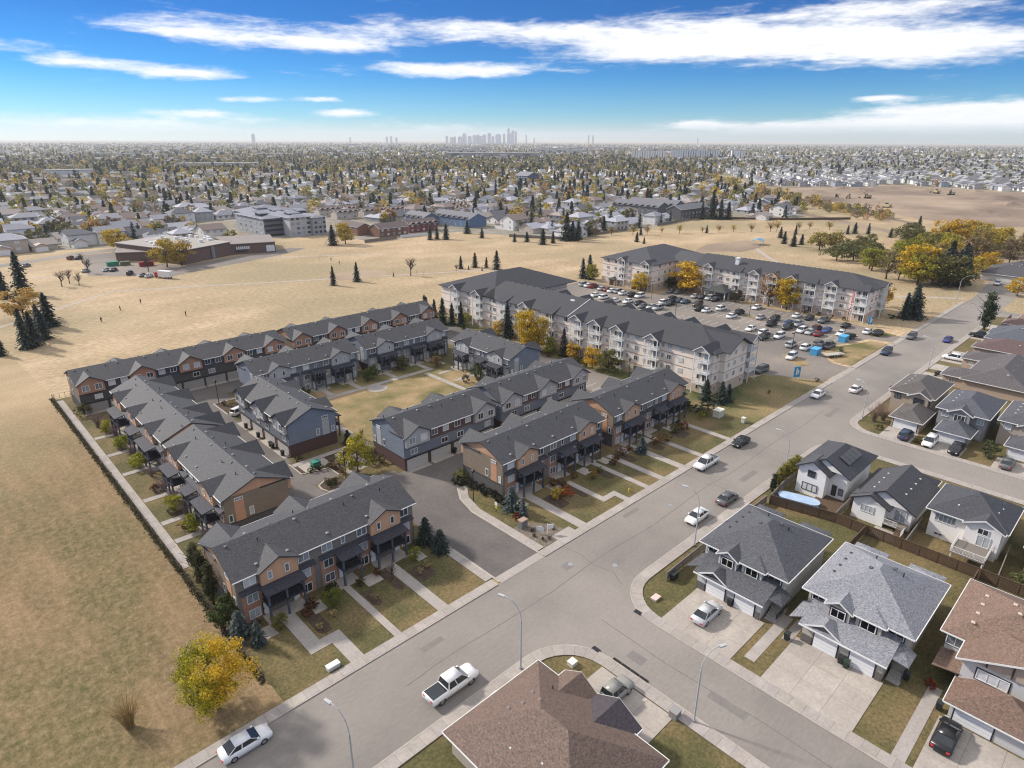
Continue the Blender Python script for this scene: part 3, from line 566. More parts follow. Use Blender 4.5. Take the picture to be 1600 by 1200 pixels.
    # garage side
    if 'b' in vis:
        panel('b', .05, L-.05, 2.5, 4.6, P['mid'], pr=.03); panel('b', .02, L-.02, 0, 2.45, P['base'], 'brickwork', 'base_band', .045)
        acc = [bwin3[i] for i in range(len(bwin3))]
        prev = 0
        for u, wd in sorted(bg)+[(L+3, 6)]:
            a, b_ = prev, u-wd/2
            if b_-a > 1.2: panel('b', a+.1, min(b_, L)-.1, 4.7, E-.03, P['acc'] if prev else P['gable'])
            prev = u+wd/2
        for u in bwin3:
            ing = any(abs(u-gu) < gw/2-.2 for gu, gw in bg); edge = any(abs(abs(u-gu)-gw/2) <= .2+.75 and not abs(u-gu) < gw/2-.2 for gu, gw in bg)
            if ing and any(abs(u-gu) > gw/2-.85 for gu, gw in bg if abs(u-gu) < gw/2): u = next(gu+math.copysign(gw/2-.85, u-gu) for gu, gw in bg if abs(u-gu) < gw/2)
            elif edge: u = next(gu+math.copysign(gw/2+.95, u-gu) for gu, gw in bg if abs(u-gu) <= gw/2+.95)
            if .8 < u < L-.8: window(t, u, D+(PRD+.01 if ing else .07), 5.35, 1.45, 1.35, PI, 2)
        for u in bwin2: window(t, u, D+.05, 2.95, 1.6, 1.15, PI, 2)
        tr = MB().box(-.02, L+.02, D-.02, D+.28, 2.36, 2.52); ob('belt_course', tr.mesh('belt_course', 'dark_trim'), t)
        for u in gar: garage_door(t, u, D+.05, .04, 4.75, 2.12, PI, P['gdoor'])
        ap = MB()
        for u in gar: ap.box(u-2.45, u+2.45, D+.06, D+1.3, .02, .055)
        ob('garage_apron', ap.mesh('garage_apron', 'concrete'), t)
    return t
A_WIN = dict(cols=[(.45, 3.1), (7.7, 10.25), (11.25, 13.6), (16.7, 19.1), (23.9, 26.1)],
             w=[(1.75, 5.35, 1.6, 1.35), (4.15, 5.4, .65, 1.25), (6.45, 5.4, .65, 1.25), (9.0, 5.35, 1.6, 1.35), (12.4, 5.35, 1.6, 1.35), (14.85, 5.4, .65, 1.25), (17.8, 5.35, 1.6, 1.35), (20.3, 5.4, .65, 1.25), (22.6, 5.4, .65, 1.25), (25.0, 5.35, 1.5, 1.35)]
             + [(u, 2.75, 1.5, 1.35) for u in (1.8, 9.0, 12.4, 17.8, 25.05)] + [(u, .35, 1.5, 1.4) for u in (1.8, 9.0, 12.4, 17.8, 25.05)],
             pent=[(.3, 10.4), (11.1, 26.3)])
A_POR = [(2.9, 7.9), (13.4, 16.4), (18.9, 23.9)]
def scale_win(L, n0=26.6):
    k = L/n0; return dict(cols=[(a*k, b*k) for a, b in A_WIN['cols']], w=[(u*k, z, w, h) for u, z, w, h in A_WIN['w']], pent=[(a*k, b*k) for a, b in A_WIN['pent']])
def units(L):      # garage-side rhythm: windows every half unit, a double garage per unit
    n = round(L/5.35); u = L/n
    w3 = [u*(i+.5)/2+(-.05 if i % 2 else .05) for i in range(2*n)]; w2 = [u*(i+(.32 if i % 2 == 0 else .62)) for i in range(n)]; g = [u*(i+.5) for i in range(n)]
    return w3, w2, g
def estate():
    PI = math.pi; grp = 'townhouse blocks of the estate'
    def blk(label, org, rot, L, pal, fg, bg, **k):
        w3, w2, g = units(L); kk = L/26.6
        return townhouse(label, org, rot, L, pal, fg, bg, scale_win(L), [(a*kk, b*kk) for a, b in A_POR], w3, w2, g, grp, **k)
    A = [(5.45, 5.0), (21.5, 5.0)]; Bk = [(2.5, 4.8), (13.0, 4.8), (23.6, 4.8)]
    blk('dark townhouse block with copper gables nearest the dry field and road', (20.4, 70.8), 0, 26.6, 'copper', A, Bk)
    blk('copper gabled townhouse block right of the estate entrance lane', (65.5, 70.6), 0, 26.6, 'copper', A, Bk)
    blk('copper gabled townhouse block by the road next to the apartment lawn', (95.1, 70.2), 0, 26.2, 'copper', A, Bk)
    g4 = [(2.8, 5.4), (19.4, 5.4)]
    blk('grey townhouse block with garage doors facing the entrance lane', (81.2, 100.9), PI, 22.2, 'blue', [(6.9, 5.0), (17.6, 5.0)], g4)
    blk('grey townhouse block behind the middle road block, near the parking bay', (110.8, 101.0), PI, 27.4, 'blue', A, [(2.8, 5.4), (13.7, 5.4), (24.6, 5.4)])
    blk('far half of the townhouse row along the fence path, three front gables', (26.6, 152.3), -PI/2, 33.6, 'copper', [(5.2, 5.0), (15.8, 5.0), (26.6, 5.0)], [(3.2, 4.8), (13.9, 4.8), (24.6, 4.8), (30.9, 4.0)], D=10.2)
    blk('near half of the townhouse row along the fence path, two front gables', (26.6, 116.8), -PI/2, 26.0, 'copper', [(4.6, 5.0), (20.6, 5.0)], [(2.2, 4.8), (12.6, 4.8), (23.3, 4.8)], D=10.2)
    blk('townhouse block with a blue end wall beside the courtyard paving', (56.0, 110.0), PI/2, 24.0, 'blue', [(5.3, 5.0), (18.7, 5.0)], [(2.8, 4.8), (12.0, 4.8), (21.2, 4.8)], D=10.0)
    blk('grey townhouse block behind the courtyard lawn, with a parked barbecue porch', (53.2, 141.1), 0, 26.4, 'blue', A, Bk)
    blk('grey townhouse block behind the courtyard lawn, beside the tall hedge spruces', (82.6, 141.1), 0, 26.6, 'blue', A, Bk)
    blk('short grey townhouse block at the apartment side of the courtyard', (103.9, 131.8), -PI/2, 22.4, 'blue', [(4.6, 5.0), (17.6, 5.0)], [(2.6, 4.8), (19.6, 4.8)], D=10.6)
    gs = [(2.7+10.6*i+(0), 5.2) for i in range(5)]
    blk('long rust and slate townhouse row at the field edge behind the fence row', (69.4, 172.0), PI, 47.6, 'field', [(5.6+10.6*i, 5.0) for i in range(4)], gs)
    blk('long rust and slate townhouse row at the field edge behind the courtyard blocks', (119.8, 172.0), PI, 47.6, 'field', [(4.6, 5.0), (15.4, 5.0), (31.6, 5.0), (42.6, 5.0)], gs)
estate()
# ------------------------------------------------------------------ apartment buildings
PINK = (.92, .81, .71); TAN = (.62, .49, .38); PI = math.pi
def hip(b, x0, x1, y0, y1, z, slope, ov=.5, axis='x', ends=(1, 1), th=.2, m=0):
    """hip or gable roof over a rectangle; ends: 1 hipped, 0 gable at the low / high end of the ridge axis"""
    x0 -= ov; x1 += ov; y0 -= ov; y1 += ov; z -= ov*slope
    if axis == 'x':
        h = (y1-y0)/2; ym = (y0+y1)/2; zr = z+h*slope; a = x0+(h if ends[0] else 0); c = x1-(h if ends[1] else 0)
        if c < a: a = c = (a+c)/2
        b.slab([(x0, y0, z), (x1, y0, z), (c, ym, zr), (a, ym, zr)], th, m); b.slab([(x1, y1, z), (x0, y1, z), (a, ym, zr), (c, ym, zr)], th, m)
        if ends[0]: b.slab([(x0, y1, z), (x0, y0, z), (a, ym, zr)], th, m)
        if ends[1]: b.slab([(x1, y0, z), (x1, y1, z), (c, ym, zr)], th, m)
    else:
        h = (x1-x0)/2; xm = (x0+x1)/2; zr = z+h*slope; a = y0+(h if ends[0] else 0); c = y1-(h if ends[1] else 0)
        if c < a: a = c = (a+c)/2
        b.slab([(x0, y1, z), (x0, y0, z), (xm, a, zr), (xm, c, zr)], th, m); b.slab([(x1, y0, z), (x1, y1, z), (xm, c, zr), (xm, a, zr)], th, m)
        if ends[0]: b.slab([(x0, y0, z), (x1, y0, z), (xm, a, zr)], th, m)
        if ends[1]: b.slab([(x1, y1, z), (x0, y1, z), (xm, c, zr)], th, m)
    return zr
def gable_end(b, axis, p, a0, a1, z, zr, t=.15, m=0):
    mid = (a0+a1)/2; s = 1 if t > 0 else -1
    if axis == 'x': v = [(p, a0, z), (p, a1, z), (p, mid, zr), (p+t, a0, z), (p+t, a1, z), (p+t, mid, zr)]
    else: v = [(a0, p, z), (a1, p, z), (mid, p, zr), (a0, p+t, z), (a1, p+t, z), (mid, p+t, zr)]
    b.add(v, [(0, 1, 2), (5, 4, 3), (0, 3, 4, 1), (1, 4, 5, 2), (2, 5, 3, 0)], m)
EV, FL = 11.0, 2.72
def frame(root, x, y, rz):
    """helper placing parts of a facade: local -y is outwards"""
    c, s = math.cos(rz), math.sin(rz)
    return lambda u, v: (x+u*c-v*s, y+u*s+v*c)
def balcony_mesh(w, d):
    def mk():
        b = MB(); b.box(-w/2, w/2, -d, 0, -.12, .06); railing(b, (-w/2+.05, -d+.04, 0), (w/2-.05, -d+.04, 0), 0, 1.05, 0, .14); railing(b, (-w/2+.05, -d+.1, 0), (-w/2+.05, -.05, 0), 0, 1.05, 0, .14); railing(b, (w/2-.05, -d+.1, 0), (w/2-.05, -.05, 0), 0, 1.05, 0, .14)
        return b.mesh('balcony', 'trim')
    return cached(('balc', w, d), mk)
def bay(root, roof, x, y, rz, w=4.0, d=1.7, gable=True, base=0):
    F = frame(root, x, y, rz)
    for k in range(base, 4):
        z = .12+k*FL
        X, Y = F(0, 0)
        if k: ob('balcony', balcony_mesh(w, d), root, (X, Y, z), rz)
        X, Y = F(.7, -.02); window(root, X, Y, z+.06, 1.7, 2.0, rz, 2, pane=False)
        X, Y = F(-1.25, -.02); window(root, X, Y, z+.7, .8, 1.2, rz, 1, pane=False)
    for s in (-1, 1):
        X, Y = F(s*(w/2-.1), -d+.1); ob('balcony_post', cached('apost', lambda: MB().box(-.1, .1, -.1, .1, 0, EV-.1).mesh('balcony_post', 'trim')), root, (X, Y, 0), rz)
    if gable:
        b = MB(); h = w/2+.35; pk = EV+h*.62
        b.slab([(-h, -d-.35, EV-.1), (0, -d-.35, pk), (0, 5.2, pk), (-h, 5.2, EV-.1)], .15); b.slab([(0, -d-.35, pk), (h, -d-.35, EV-.1), (h, 5.2, EV-.1), (0, 5.2, pk)], .15)
        me = cached(('bg', w, d), lambda: b.mesh('bay_gable', 'shingle')); g = ob('bay_gable', me, roof, (x, y, 0), rz, (.82, .82, .88))
        def gw():
            q = MB(); gable_end(q, 'y', -d-.05, -w/2, w/2, EV-.25, pk-.2, .12)
            for s in (-1, 1): q.add([(s*(h+.03), -d-.4, EV-.3), (s*(h+.03), -d-.4, EV-.06), (0, -d-.4, pk+.03), (0, -d-.4, pk-.22), (s*(h+.03), -d-.36, EV-.3), (s*(h+.03), -d-.36, EV-.06), (0, -d-.36, pk+.03), (0, -d-.36, pk-.22)], [(0, 1, 2, 3), (7, 6, 5, 4), (1, 5, 6, 2), (0, 3, 7, 4)], 1)
            return q.mesh('gable_wall', ['stucco', 'trim'])
        ob('gable_wall', cached(('bgw', w, d), gw), root, (x, y, 0), rz, (.66, .58, .53))
    else:
        ob('bay_roof', cached(('bfr', w, d), lambda: MB().slab([(-w/2-.4, -d-.4, EV-.15), (w/2+.4, -d-.4, EV-.15), (w/2-.6, 3, EV+1.15), (-w/2+.6, 3, EV+1.15)], .15).mesh('bay_roof', 'shingle')), roof, (x, y, 0), rz, (.82, .82, .88))
def apt_body(root, x0, x1, y0, y1):
    b = MB().box(x0, x1, y0, y1, 0, EV-.12); ob('wall', b.mesh('wall', 'stucco'), root, color=PINK)
    b = MB().box(x0-.06, x1+.06, y0-.06, y1+.06, 0, 2.7); ob('base_wall', b.mesh('base_wall', 'stucco'), root, color=TAN)
    b = MB()
    for z in (2.72, 5.45, 8.15): b.box(x0-.10, x1+.10, y0-.10, y1+.10, z, z+.14)
    ob('belt_course', b.mesh('belt_course', 'stucco'), root, color=(.52, .40, .33))
def col_windows(root, x, y, rz, w=1.25, levels=range(4)):
    for k in levels: window(root, x, y, 1.0+k*FL, w, 1.25, rz, 2, pane=False)
def ridge_vents(roof, pts): 
    for x, y, z in pts: ob('roof_vent', vent_mesh(), roof, (x, y, z), color=(.10, .10, .11), scale=1.25)
def apartment_one():
    t = wthing('apartment_building', 'long four storey pink apartment building running back from the estate blocks', 'apartment building', 144, 123, 'apartment buildings')
    apt_body(t, 134.4, 153.2, 71.2, 152); apt_body(t, 134.45, 172.5, 151.8, 176); apt_body(t, 137.6, 148.0, 69.9, 71.3)
    r = MB(); s = .34
    hip(r, 134.2, 153.4, 71.0, 153, EV, s, .6, 'y', (1, 0)); roof = ob('roof', r.mesh('roof', 'shingle'), t, color=(.85, .85, .85))
    r = MB(); hip(r, 134.2, 173, 148.6, 176.4, EV, s, .6, 'x', (1, 1)); ob('wing_roof', r.mesh('wing_roof', 'shingle'), roof, color=(.72, .72, .8))
    r = MB(); hip(r, 137.4, 148.2, 68.9, 80, EV-.02, .5, .45, 'y', (0, 0)); ob('end_gable', r.mesh('end_gable', 'shingle'), roof, color=(.75, .75, .82))
    q = MB(); gable_end(q, 'y', 69.88, 137.6, 148.0, EV-.2, EV+2.4, .3); ob('gable_wall', q.mesh('gable_wall', 'stucco'), t, color=PINK)
    for y, g in ((167.5, 1), (156, 1), (144.2, 0), (134, 1), (124.3, 0), (113.3, 1), (106.5, 1), (99, 1), (88, 1), (73.6, 1)): bay(t, roof, 134.35, y, -PI/2, 4.0, 1.6, bool(g))
    for y in (148.6, 138.6, 128.6, 118.2, 93.3, 83.4, 80.0, 161.8): col_windows(t, 134.34, y, -PI/2)
    for y in (150.6, 141.2, 131.3, 121.6, 110, 103, 96.2, 90.9, 85.3): col_windows(t, 134.34, y, -PI/2, .7)
    for x in (139.4, 142.4, 146.2): col_windows(t, x, 69.84, 0, .9)
    for x in (135.9, 149.4): col_windows(t, x, 71.14, 0, .8)
    bay(t, roof, 151.2, 71.15, 0, 3.8, 1.8, True)
    for y in (136.3, 127, 118, 110.9, 104.1, 97.1, 89.5, 80): bay(t, roof, 153.25, y, PI/2, 4.0, 1.6, True)
    for y in (131, 122.5, 114, 107.4, 100.5, 93.4, 84.6): col_windows(t, 153.26, y, PI/2)
    for x in (140, 146, 158, 164, 170): col_windows(t, x, 176.05, PI)
    zr = EV-.6*s+(9.6+.6)*s
    ridge_vents(roof, [(144.5, 84+i*2.9, zr-.35) for i in range(24)])
    ob('skylight', MB().box(141.2, 142.6, 121.4, 122.8, 13.1, 13.65).mesh('skylight', 'trim'), roof)
    b = MB().add([(133.8, 117.2, EV+.02), (133.8, 117.36, EV+.02), (143.8, 117.36, 14.48), (143.8, 117.2, 14.48), (133.8, 117.2, EV-.2), (133.8, 117.36, EV-.2), (143.8, 117.36, 14.2), (143.8, 117.2, 14.2)], [(0, 1, 2, 3), (7, 6, 5, 4), (0, 3, 7, 4), (1, 5, 6, 2)])
    ob('fire_wall_cap', b.mesh('fire_wall_cap', 'trim'), roof)
def text_mesh(s, size, m, align='CENTER'):
    cu = bpy.data.curves.new('lettering', 'FONT'); cu.body = s; cu.size = size; cu.align_x = align; cu.extrude = .02
    o = bpy.data.objects.new('lettering', cu); COL.objects.link(o); dg = bpy.context.evaluated_depsgraph_get()
    me = bpy.data.meshes.new_from_object(o.evaluated_get(dg)); bpy.data.objects.remove(o); bpy.data.curves.remove(cu)
    me.materials.clear(); me.materials.append(MATS[m]); return me
def apartment_two():
    t = wthing('apartment_building', 'four storey pink apartment building across the parking lot with a rental banner', 'apartment building', 243, 110, 'apartment buildings')
    apt_body(t, 233.4, 252.6, 70.4, 136); apt_body(t, 236.2, 252.2, 135.8, 148); apt_body(t, 219.4, 258, 147.6, 173)
    r = MB(); s = .34
    hip(r, 233.2, 252.8, 70.2, 137, EV, s, .6, 'y', (1, 0)); roof = ob('roof', r.mesh('roof', 'shingle'), t, color=(.9, .9, .92))
    r = MB(); hip(r, 219.2, 258.2, 147.4, 173.2, EV, s, .6, 'x', (1, 1)); ob('wing_roof', r.mesh('wing_roof', 'shingle'), roof, color=(1.05, 1.05, 1.1))
    r = MB(); hip(r, 236.1, 252.4, 136, 150, EV-.05, s, .5, 'y', (0, 0)); ob('link_roof', r.mesh('link_roof', 'shingle'), roof, color=(1.2, 1.2, 1.2))
    for y, g in ((130, 1), (118.3, 0), (110.8, 1), (103.8, 1), (96.6, 1), (89.6, 0), (82.5, 1), (72.3, 0)): bay(t, roof, 233.35, y, -PI/2, 4.0, 1.6, bool(g))
    for y in (125, 122, 114.4, 107.3, 100.2, 93, 86.1, 78.6): col_windows(t, 233.34, y, -PI/2)
    for x in (237, 241, 249): col_windows(t, x, 70.34, 0)
    bay(t, roof, 245, 70.35, 0, 3.8, 1.6, True)
    for y in (170, 166, 158.5, 154.5): col_windows(t, 219.34, y, -PI/2)
    bay(t, roof, 219.35, 162.4, -PI/2, 3.6, 1.2, True); bay(t, roof, 219.35, 150.3, -PI/2, 4.0, 1.5, True)
    for x in (224.5, 228.5, 231.8): col_windows(t, x, 147.54, 0)
    for y in (139, 144): col_windows(t, 236.14, y, -PI/2)
    zr = EV-.6*s+(9.8+.6)*s
    ridge_vents(roof, [(243.8, 82+i*1.95, zr-.35) for i in range(27)])
    ob('roof_vent', MB().box(-.7, .7, -.7, .7, -2, 1.6).box(-.9, .9, -.9, .9, 1.6, 1.9).mesh('chimney', 'trim'), roof, (238.0, 121.0, EV+2.1)).name = 'chimney'
    # entrance canopy
    c = MB(); hip(c, 226.5, 233.2, 118.6, 127.8, 3.2, .4, .3, 'x', (1, 0)); cn = ob('entrance_canopy', c.mesh('entrance_canopy', 'shingle'), t, color=(.9, 1.0, .85))
    ob('canopy_beam', MB().box(226.6, 233.3, 118.7, 119.0, 2.75, 3.1).box(226.6, 233.3, 127.4, 127.7, 2.75, 3.1).box(226.6, 226.9, 118.7, 127.7, 2.76, 3.09).mesh('canopy_beam', 'trim'), cn)
    for x, y in ((226.9, 119), (226.9, 123.2), (226.9, 127.4), (230, 119), (230, 127.4)): ob('post', cached('cpost', lambda: MB().box(-.2, .2, -.2, .2, 0, 2.78).mesh('post', 'trim')), cn, (x, y, 0))
    for x, y in ((217.6, 166.2), (217.6, 154.6)):
        p = ob('porch', MB().box(x-.2, x+1.8, y-1.5, y-1.25, 0, 2.7).box(x-.2, x+1.8, y+1.25, y+1.5, 0, 2.7).mesh('porch', 'stucco'), t, color=TAN)
        c = MB(); hip(c, x-.3, x+1.9, y-1.6, y+1.6, 2.75, .5, .25, 'x', (1, 0)); ob('porch_roof', c.mesh('porch_roof', 'shingle'), p, color=(.8, .95, .75))
    # vertical rental banner
    bn = ob('banner', MB().box(233.0, 233.28, 74.45, 75.55, 2.5, 10.45).mesh('banner', 'trim'), t)
    for i, ch in enumerate('RENTNOW'):
        z = 9.42-i*1.13; red = i < 4
        ob('letter_tile', MB().box(232.95, 233.02, 74.52, 75.48, z, z+1.0).mesh('letter_tile', 'sign_red' if red else 'trim'), bn)
        o = ob('lettering', text_mesh(ch, 1.2, 'trim' if red else 'sign_red'), bn, (232.92, 75.0, z+.07)); o.rotation_euler = (PI/2, 0, -PI/2)
apartment_one(); apartment_two()
# ------------------------------------------------------------------ detached houses
def wall(t, x0, x1, y0, y1, z1, col, m='stucco', z0=0.0, name='wall'): return ob(name, MB().box(x0, x1, y0, y1, z0, z1).mesh(name, m), t, color=col)
def hroof(t, x0, x1, y0, y1, z, s, axis, ends, col, ov=.45, name='roof', gut='trim', gable_col=None, gm='board_siding'):
    b = MB(); zr = hip(b, x0, x1, y0, y1, z, s, ov, axis, ends, .14); r = ob(name, b.mesh(name, 'shingle'), t, color=col)
    e = z-ov*s-.07; g = MB(); a, c, d, f = x0-ov, x1+ov, y0-ov, y1+ov
    if axis == 'y' or ends[0]: g.box(a-.08, a, d, f, e-.08, e+.07)
    if axis == 'y' or ends[1]: g.box(c, c+.08, d, f, e-.08, e+.07)
    if axis == 'x' or ends[0]: g.box(a, c, d-.08, d, e-.08, e+.07)
    if axis == 'x' or ends[1]: g.box(a, c, f, f+.08, e-.08, e+.07)
    ob('gutter', g.mesh('gutter', 'trim' if gut == 'trim' else 'dark_trim'), r)
    for i, k in enumerate(ends):
        if not k:
            q = MB()
            if axis == 'x':
                p = x0 if i == 0 else x1; gable_end(q, 'x', p, y0, y1, z-.02, z+(y1-y0)/2*s-.05, .12 if i == 0 else -.12)
                o_ = p-ov-.03 if i == 0 else p+ov+.0
                for sg in (-1, 1):
                    ym = (y0+y1)/2; h = (y1-y0)/2+ov; zt = z-ov*s+h*s
                    q.add([(o_, ym+sg*h, e-.1), (o_, ym+sg*h, e+.12), (o_, ym, zt+.03), (o_, ym, zt-.2), (o_+.03, ym+sg*h, e-.1), (o_+.03, ym+sg*h, e+.12), (o_+.03, ym, zt+.03), (o_+.03, ym, zt-.2)], [(0, 1, 2, 3), (7, 6, 5, 4), (1, 5, 6, 2), (0, 3, 7, 4)], 1)
            else:
                p = y0 if i == 0 else y1; gable_end(q, 'y', p, x0, x1, z-.02, z+(x1-x0)/2*s-.05, .12 if i == 0 else -.12)
                o_ = p-ov-.03 if i == 0 else p+ov+.0
                for sg in (-1, 1):
                    xm = (x0+x1)/2; h = (x1-x0)/2+ov; zt = z-ov*s+h*s
                    q.add([(xm+sg*h, o_, e-.1), (xm+sg*h, o_, e+.12), (xm, o_, zt+.03), (xm, o_, zt-.2), (xm+sg*h, o_+.03, e-.1), (xm+sg*h, o_+.03, e+.12), (xm, o_+.03, zt+.03), (xm, o_+.03, zt-.2)], [(0, 1, 2, 3), (7, 6, 5, 4), (1, 5, 6, 2), (0, 3, 7, 4)], 1)
            ob('gable_wall', q.mesh('gable_wall', [gm, 'trim' if gut == 'trim' else 'dark_trim']), t, color=gable_col or (.6, .58, .55))
    return r, zr
def vents(r, pts, col=(.12, .12, .13), s=.85):
    for x, y, z in pts: ob('roof_vent', vent_mesh(), r, (x, y, z), color=col, scale=s)
def steps(t, x0, x1, y0, y1, z, n, axis='x', col=(.42, .40, .38)):
    """flight rising towards +x (axis x)"""
    for i in range(n):
        a = x0+(x1-x0)*i/n; ob('step', MB().box(a, x1, y0, y1, z*i/n, z*(i+1)/n-.003).mesh('step', 'stucco'), t, color=col)
def duplex(label, dx, dy, roof, wallc, trimc, stone, gcol):
    X = lambda v: v+dx; Y = lambda v: v+dy
    t = wthing('duplex_house', label, 'house', X(79), Y(30.6), 'duplex houses facing the side street')
    wall(t, X(73), X(85.8), Y(24.9), Y(36.4), 5.45, wallc, 'siding'); wall(t, X(71.5), X(73.1), Y(31.0), Y(33.6), 5.45, wallc, 'siding', 2.4, 'bay_wall'); wall(t, X(71.9), X(73.1), Y(27.6), Y(30.4), 5.4, wallc, 'siding', 2.4, 'bay_wall'); wall(t, X(69.25), X(73.05), Y(26.0), Y(35.2), 2.75, wallc, 'siding', 0, 'garage_wall')
    r, zr = hroof(t, X(72.6), X(85.9), Y(24.7), Y(36.6), 5.45, .47, 'x', (1, 1), roof)
    hroof(t, X(71.5), X(77.2), Y(31.0), Y(33.6), 5.45, .62, 'x', (0, 1), roof, .35, 'dormer_roof', 'trim', gcol)
    hroof(t, X(71.9), X(77.5), Y(27.4), Y(30.6), 5.43, .40, 'x', (1, 1), roof, .35, 'dormer_roof')
    b = MB().slab([(X(68.7), Y(25.6), 2.72), (X(73.05), Y(25.6), 4.25), (X(73.05), Y(35.6), 4.25), (X(68.7), Y(35.6), 2.72)], .14); b.slab([(X(73.05), Y(36.9), 2.78), (X(68.9), Y(36.9), 2.78), (X(69.6), Y(35.55), 3.1), (X(73.05), Y(35.55), 3.5)], .12)
    b.slab([(X(70.3), Y(23.9), 2.78), (X(73.2), Y(23.9), 2.78), (X(73.2), Y(25.7), 3.7), (X(70.0), Y(25.7), 3.2)], .12)
    lr = ob('garage_roof', b.mesh('garage_roof', 'shingle'), t, color=roof); ob('gutter', MB().box(X(68.6), X(68.7), Y(25.6), Y(35.6), 2.5, 2.68).mesh('gutter', 'trim'), lr)
    hroof(t, X(69.2), X(72.6), Y(30.7), Y(34.9), 2.75, .55, 'x', (0, 1), roof, .4, 'garage_gable', 'trim', gcol)
    for yc in (32.35, 28.2):
        o = ob('garage_frame', MB().box(X(69.16), X(69.26), Y(yc-1.5), Y(yc+1.5), 0, 2.42).mesh('garage_frame', 'dark_trim'), t); garage_door(t, X(69.17), Y(yc), .03, 2.7, 2.2, -PI/2, (.86, .86, .87))
    for y0, y1 in ((33.95, 35.15), (29.85, 30.75), (26.05, 26.6)): ob('stone_pier', MB().box(X(69.05), X(69.3), Y(y0), Y(y1), 0, 1.15).mesh('stone_pier', 'brickwork'), t, color=stone)
    for y, x, w in ((35.2, 72.95, 1.5), (32.3, 71.45, 1.7), (29.0, 71.85, 1.75), (26.3, 72.95, 1.75)): window(t, X(x), Y(y), 3.75, w, 1.25, -PI/2, 2, 'trim', border=.1); ob('window_trim', MB().box(X(x)-.02, X(x)+.03, Y(y)-w/2-.13, Y(y)+w/2+.13, 3.62, 5.13).mesh('window_trim', 'dark_trim'), t)
    steps(t, X(70.0), X(72.2), Y(24.3), Y(25.7), .9, 5); ob('landing', MB().box(X(72.2), X(73.0), Y(24.2), Y(25.9), 0, .9).mesh('landing', 'stucco'), t, color=(.42, .4, .38)); door(t, X(72.98), Y(25.4), .9, -PI/2, (.12, .12, .13))
    rb = MB(); railing(rb, (X(70.1), Y(24.25), 0), (X(73), Y(24.25), 0), .6, .9); ob('railing', rb.mesh('railing', 'black_metal'), t)
    for k in range(4): vents(r, [(X(76.0+k*2.2), Y(26.2), 5.45+.62*.75), (X(77+k*1.9), Y(35.2), 5.45+.47*1.5)], (.06, .06, .065), .6)
    vents(r, [(X(78.5), Y(31.6), 7.85), (X(80.5), Y(29.4), 7.8)]); 
    for x, y in ((75.6, 31.5), (80.6, 28.4), (82, 32)): ob('vent_pipe', pipe_mesh(), r, (X(x), Y(y), 6.2 if x < 77 else 7.2))
    for x in (76, 80, 84): window(t, X(x), Y(24.88), 3.5, 1.0, 1.1, 0, 1); window(t, X(x), Y(36.42), 3.5, 1.0, 1.1, PI, 1)
    c = MB().box(X(84.5), X(87.8), Y(25.6), Y(28.8), 0, 2.6).box(X(84.5), X(87.8), Y(32.4), Y(35.6), 0, 2.6); ob('rear_wall', c.mesh('rear_wall', 'siding'), t, color=wallc)
    for a, c_ in ((25.4, 29), (32.2, 35.8)):
        q = MB(); hip(q, X(85.5), X(88), Y(a), Y(c_), 4.9, .2, .3, 'x', (1, 1), .12); ob('rear_roof', q.mesh('rear_roof', 'shingle'), t, color=roof); wall(t, X(85.7), X(87.8), Y(a+.2), Y(c_-.2), 4.9, wallc, 'siding', 2.5, 'rear_bay')
    return t
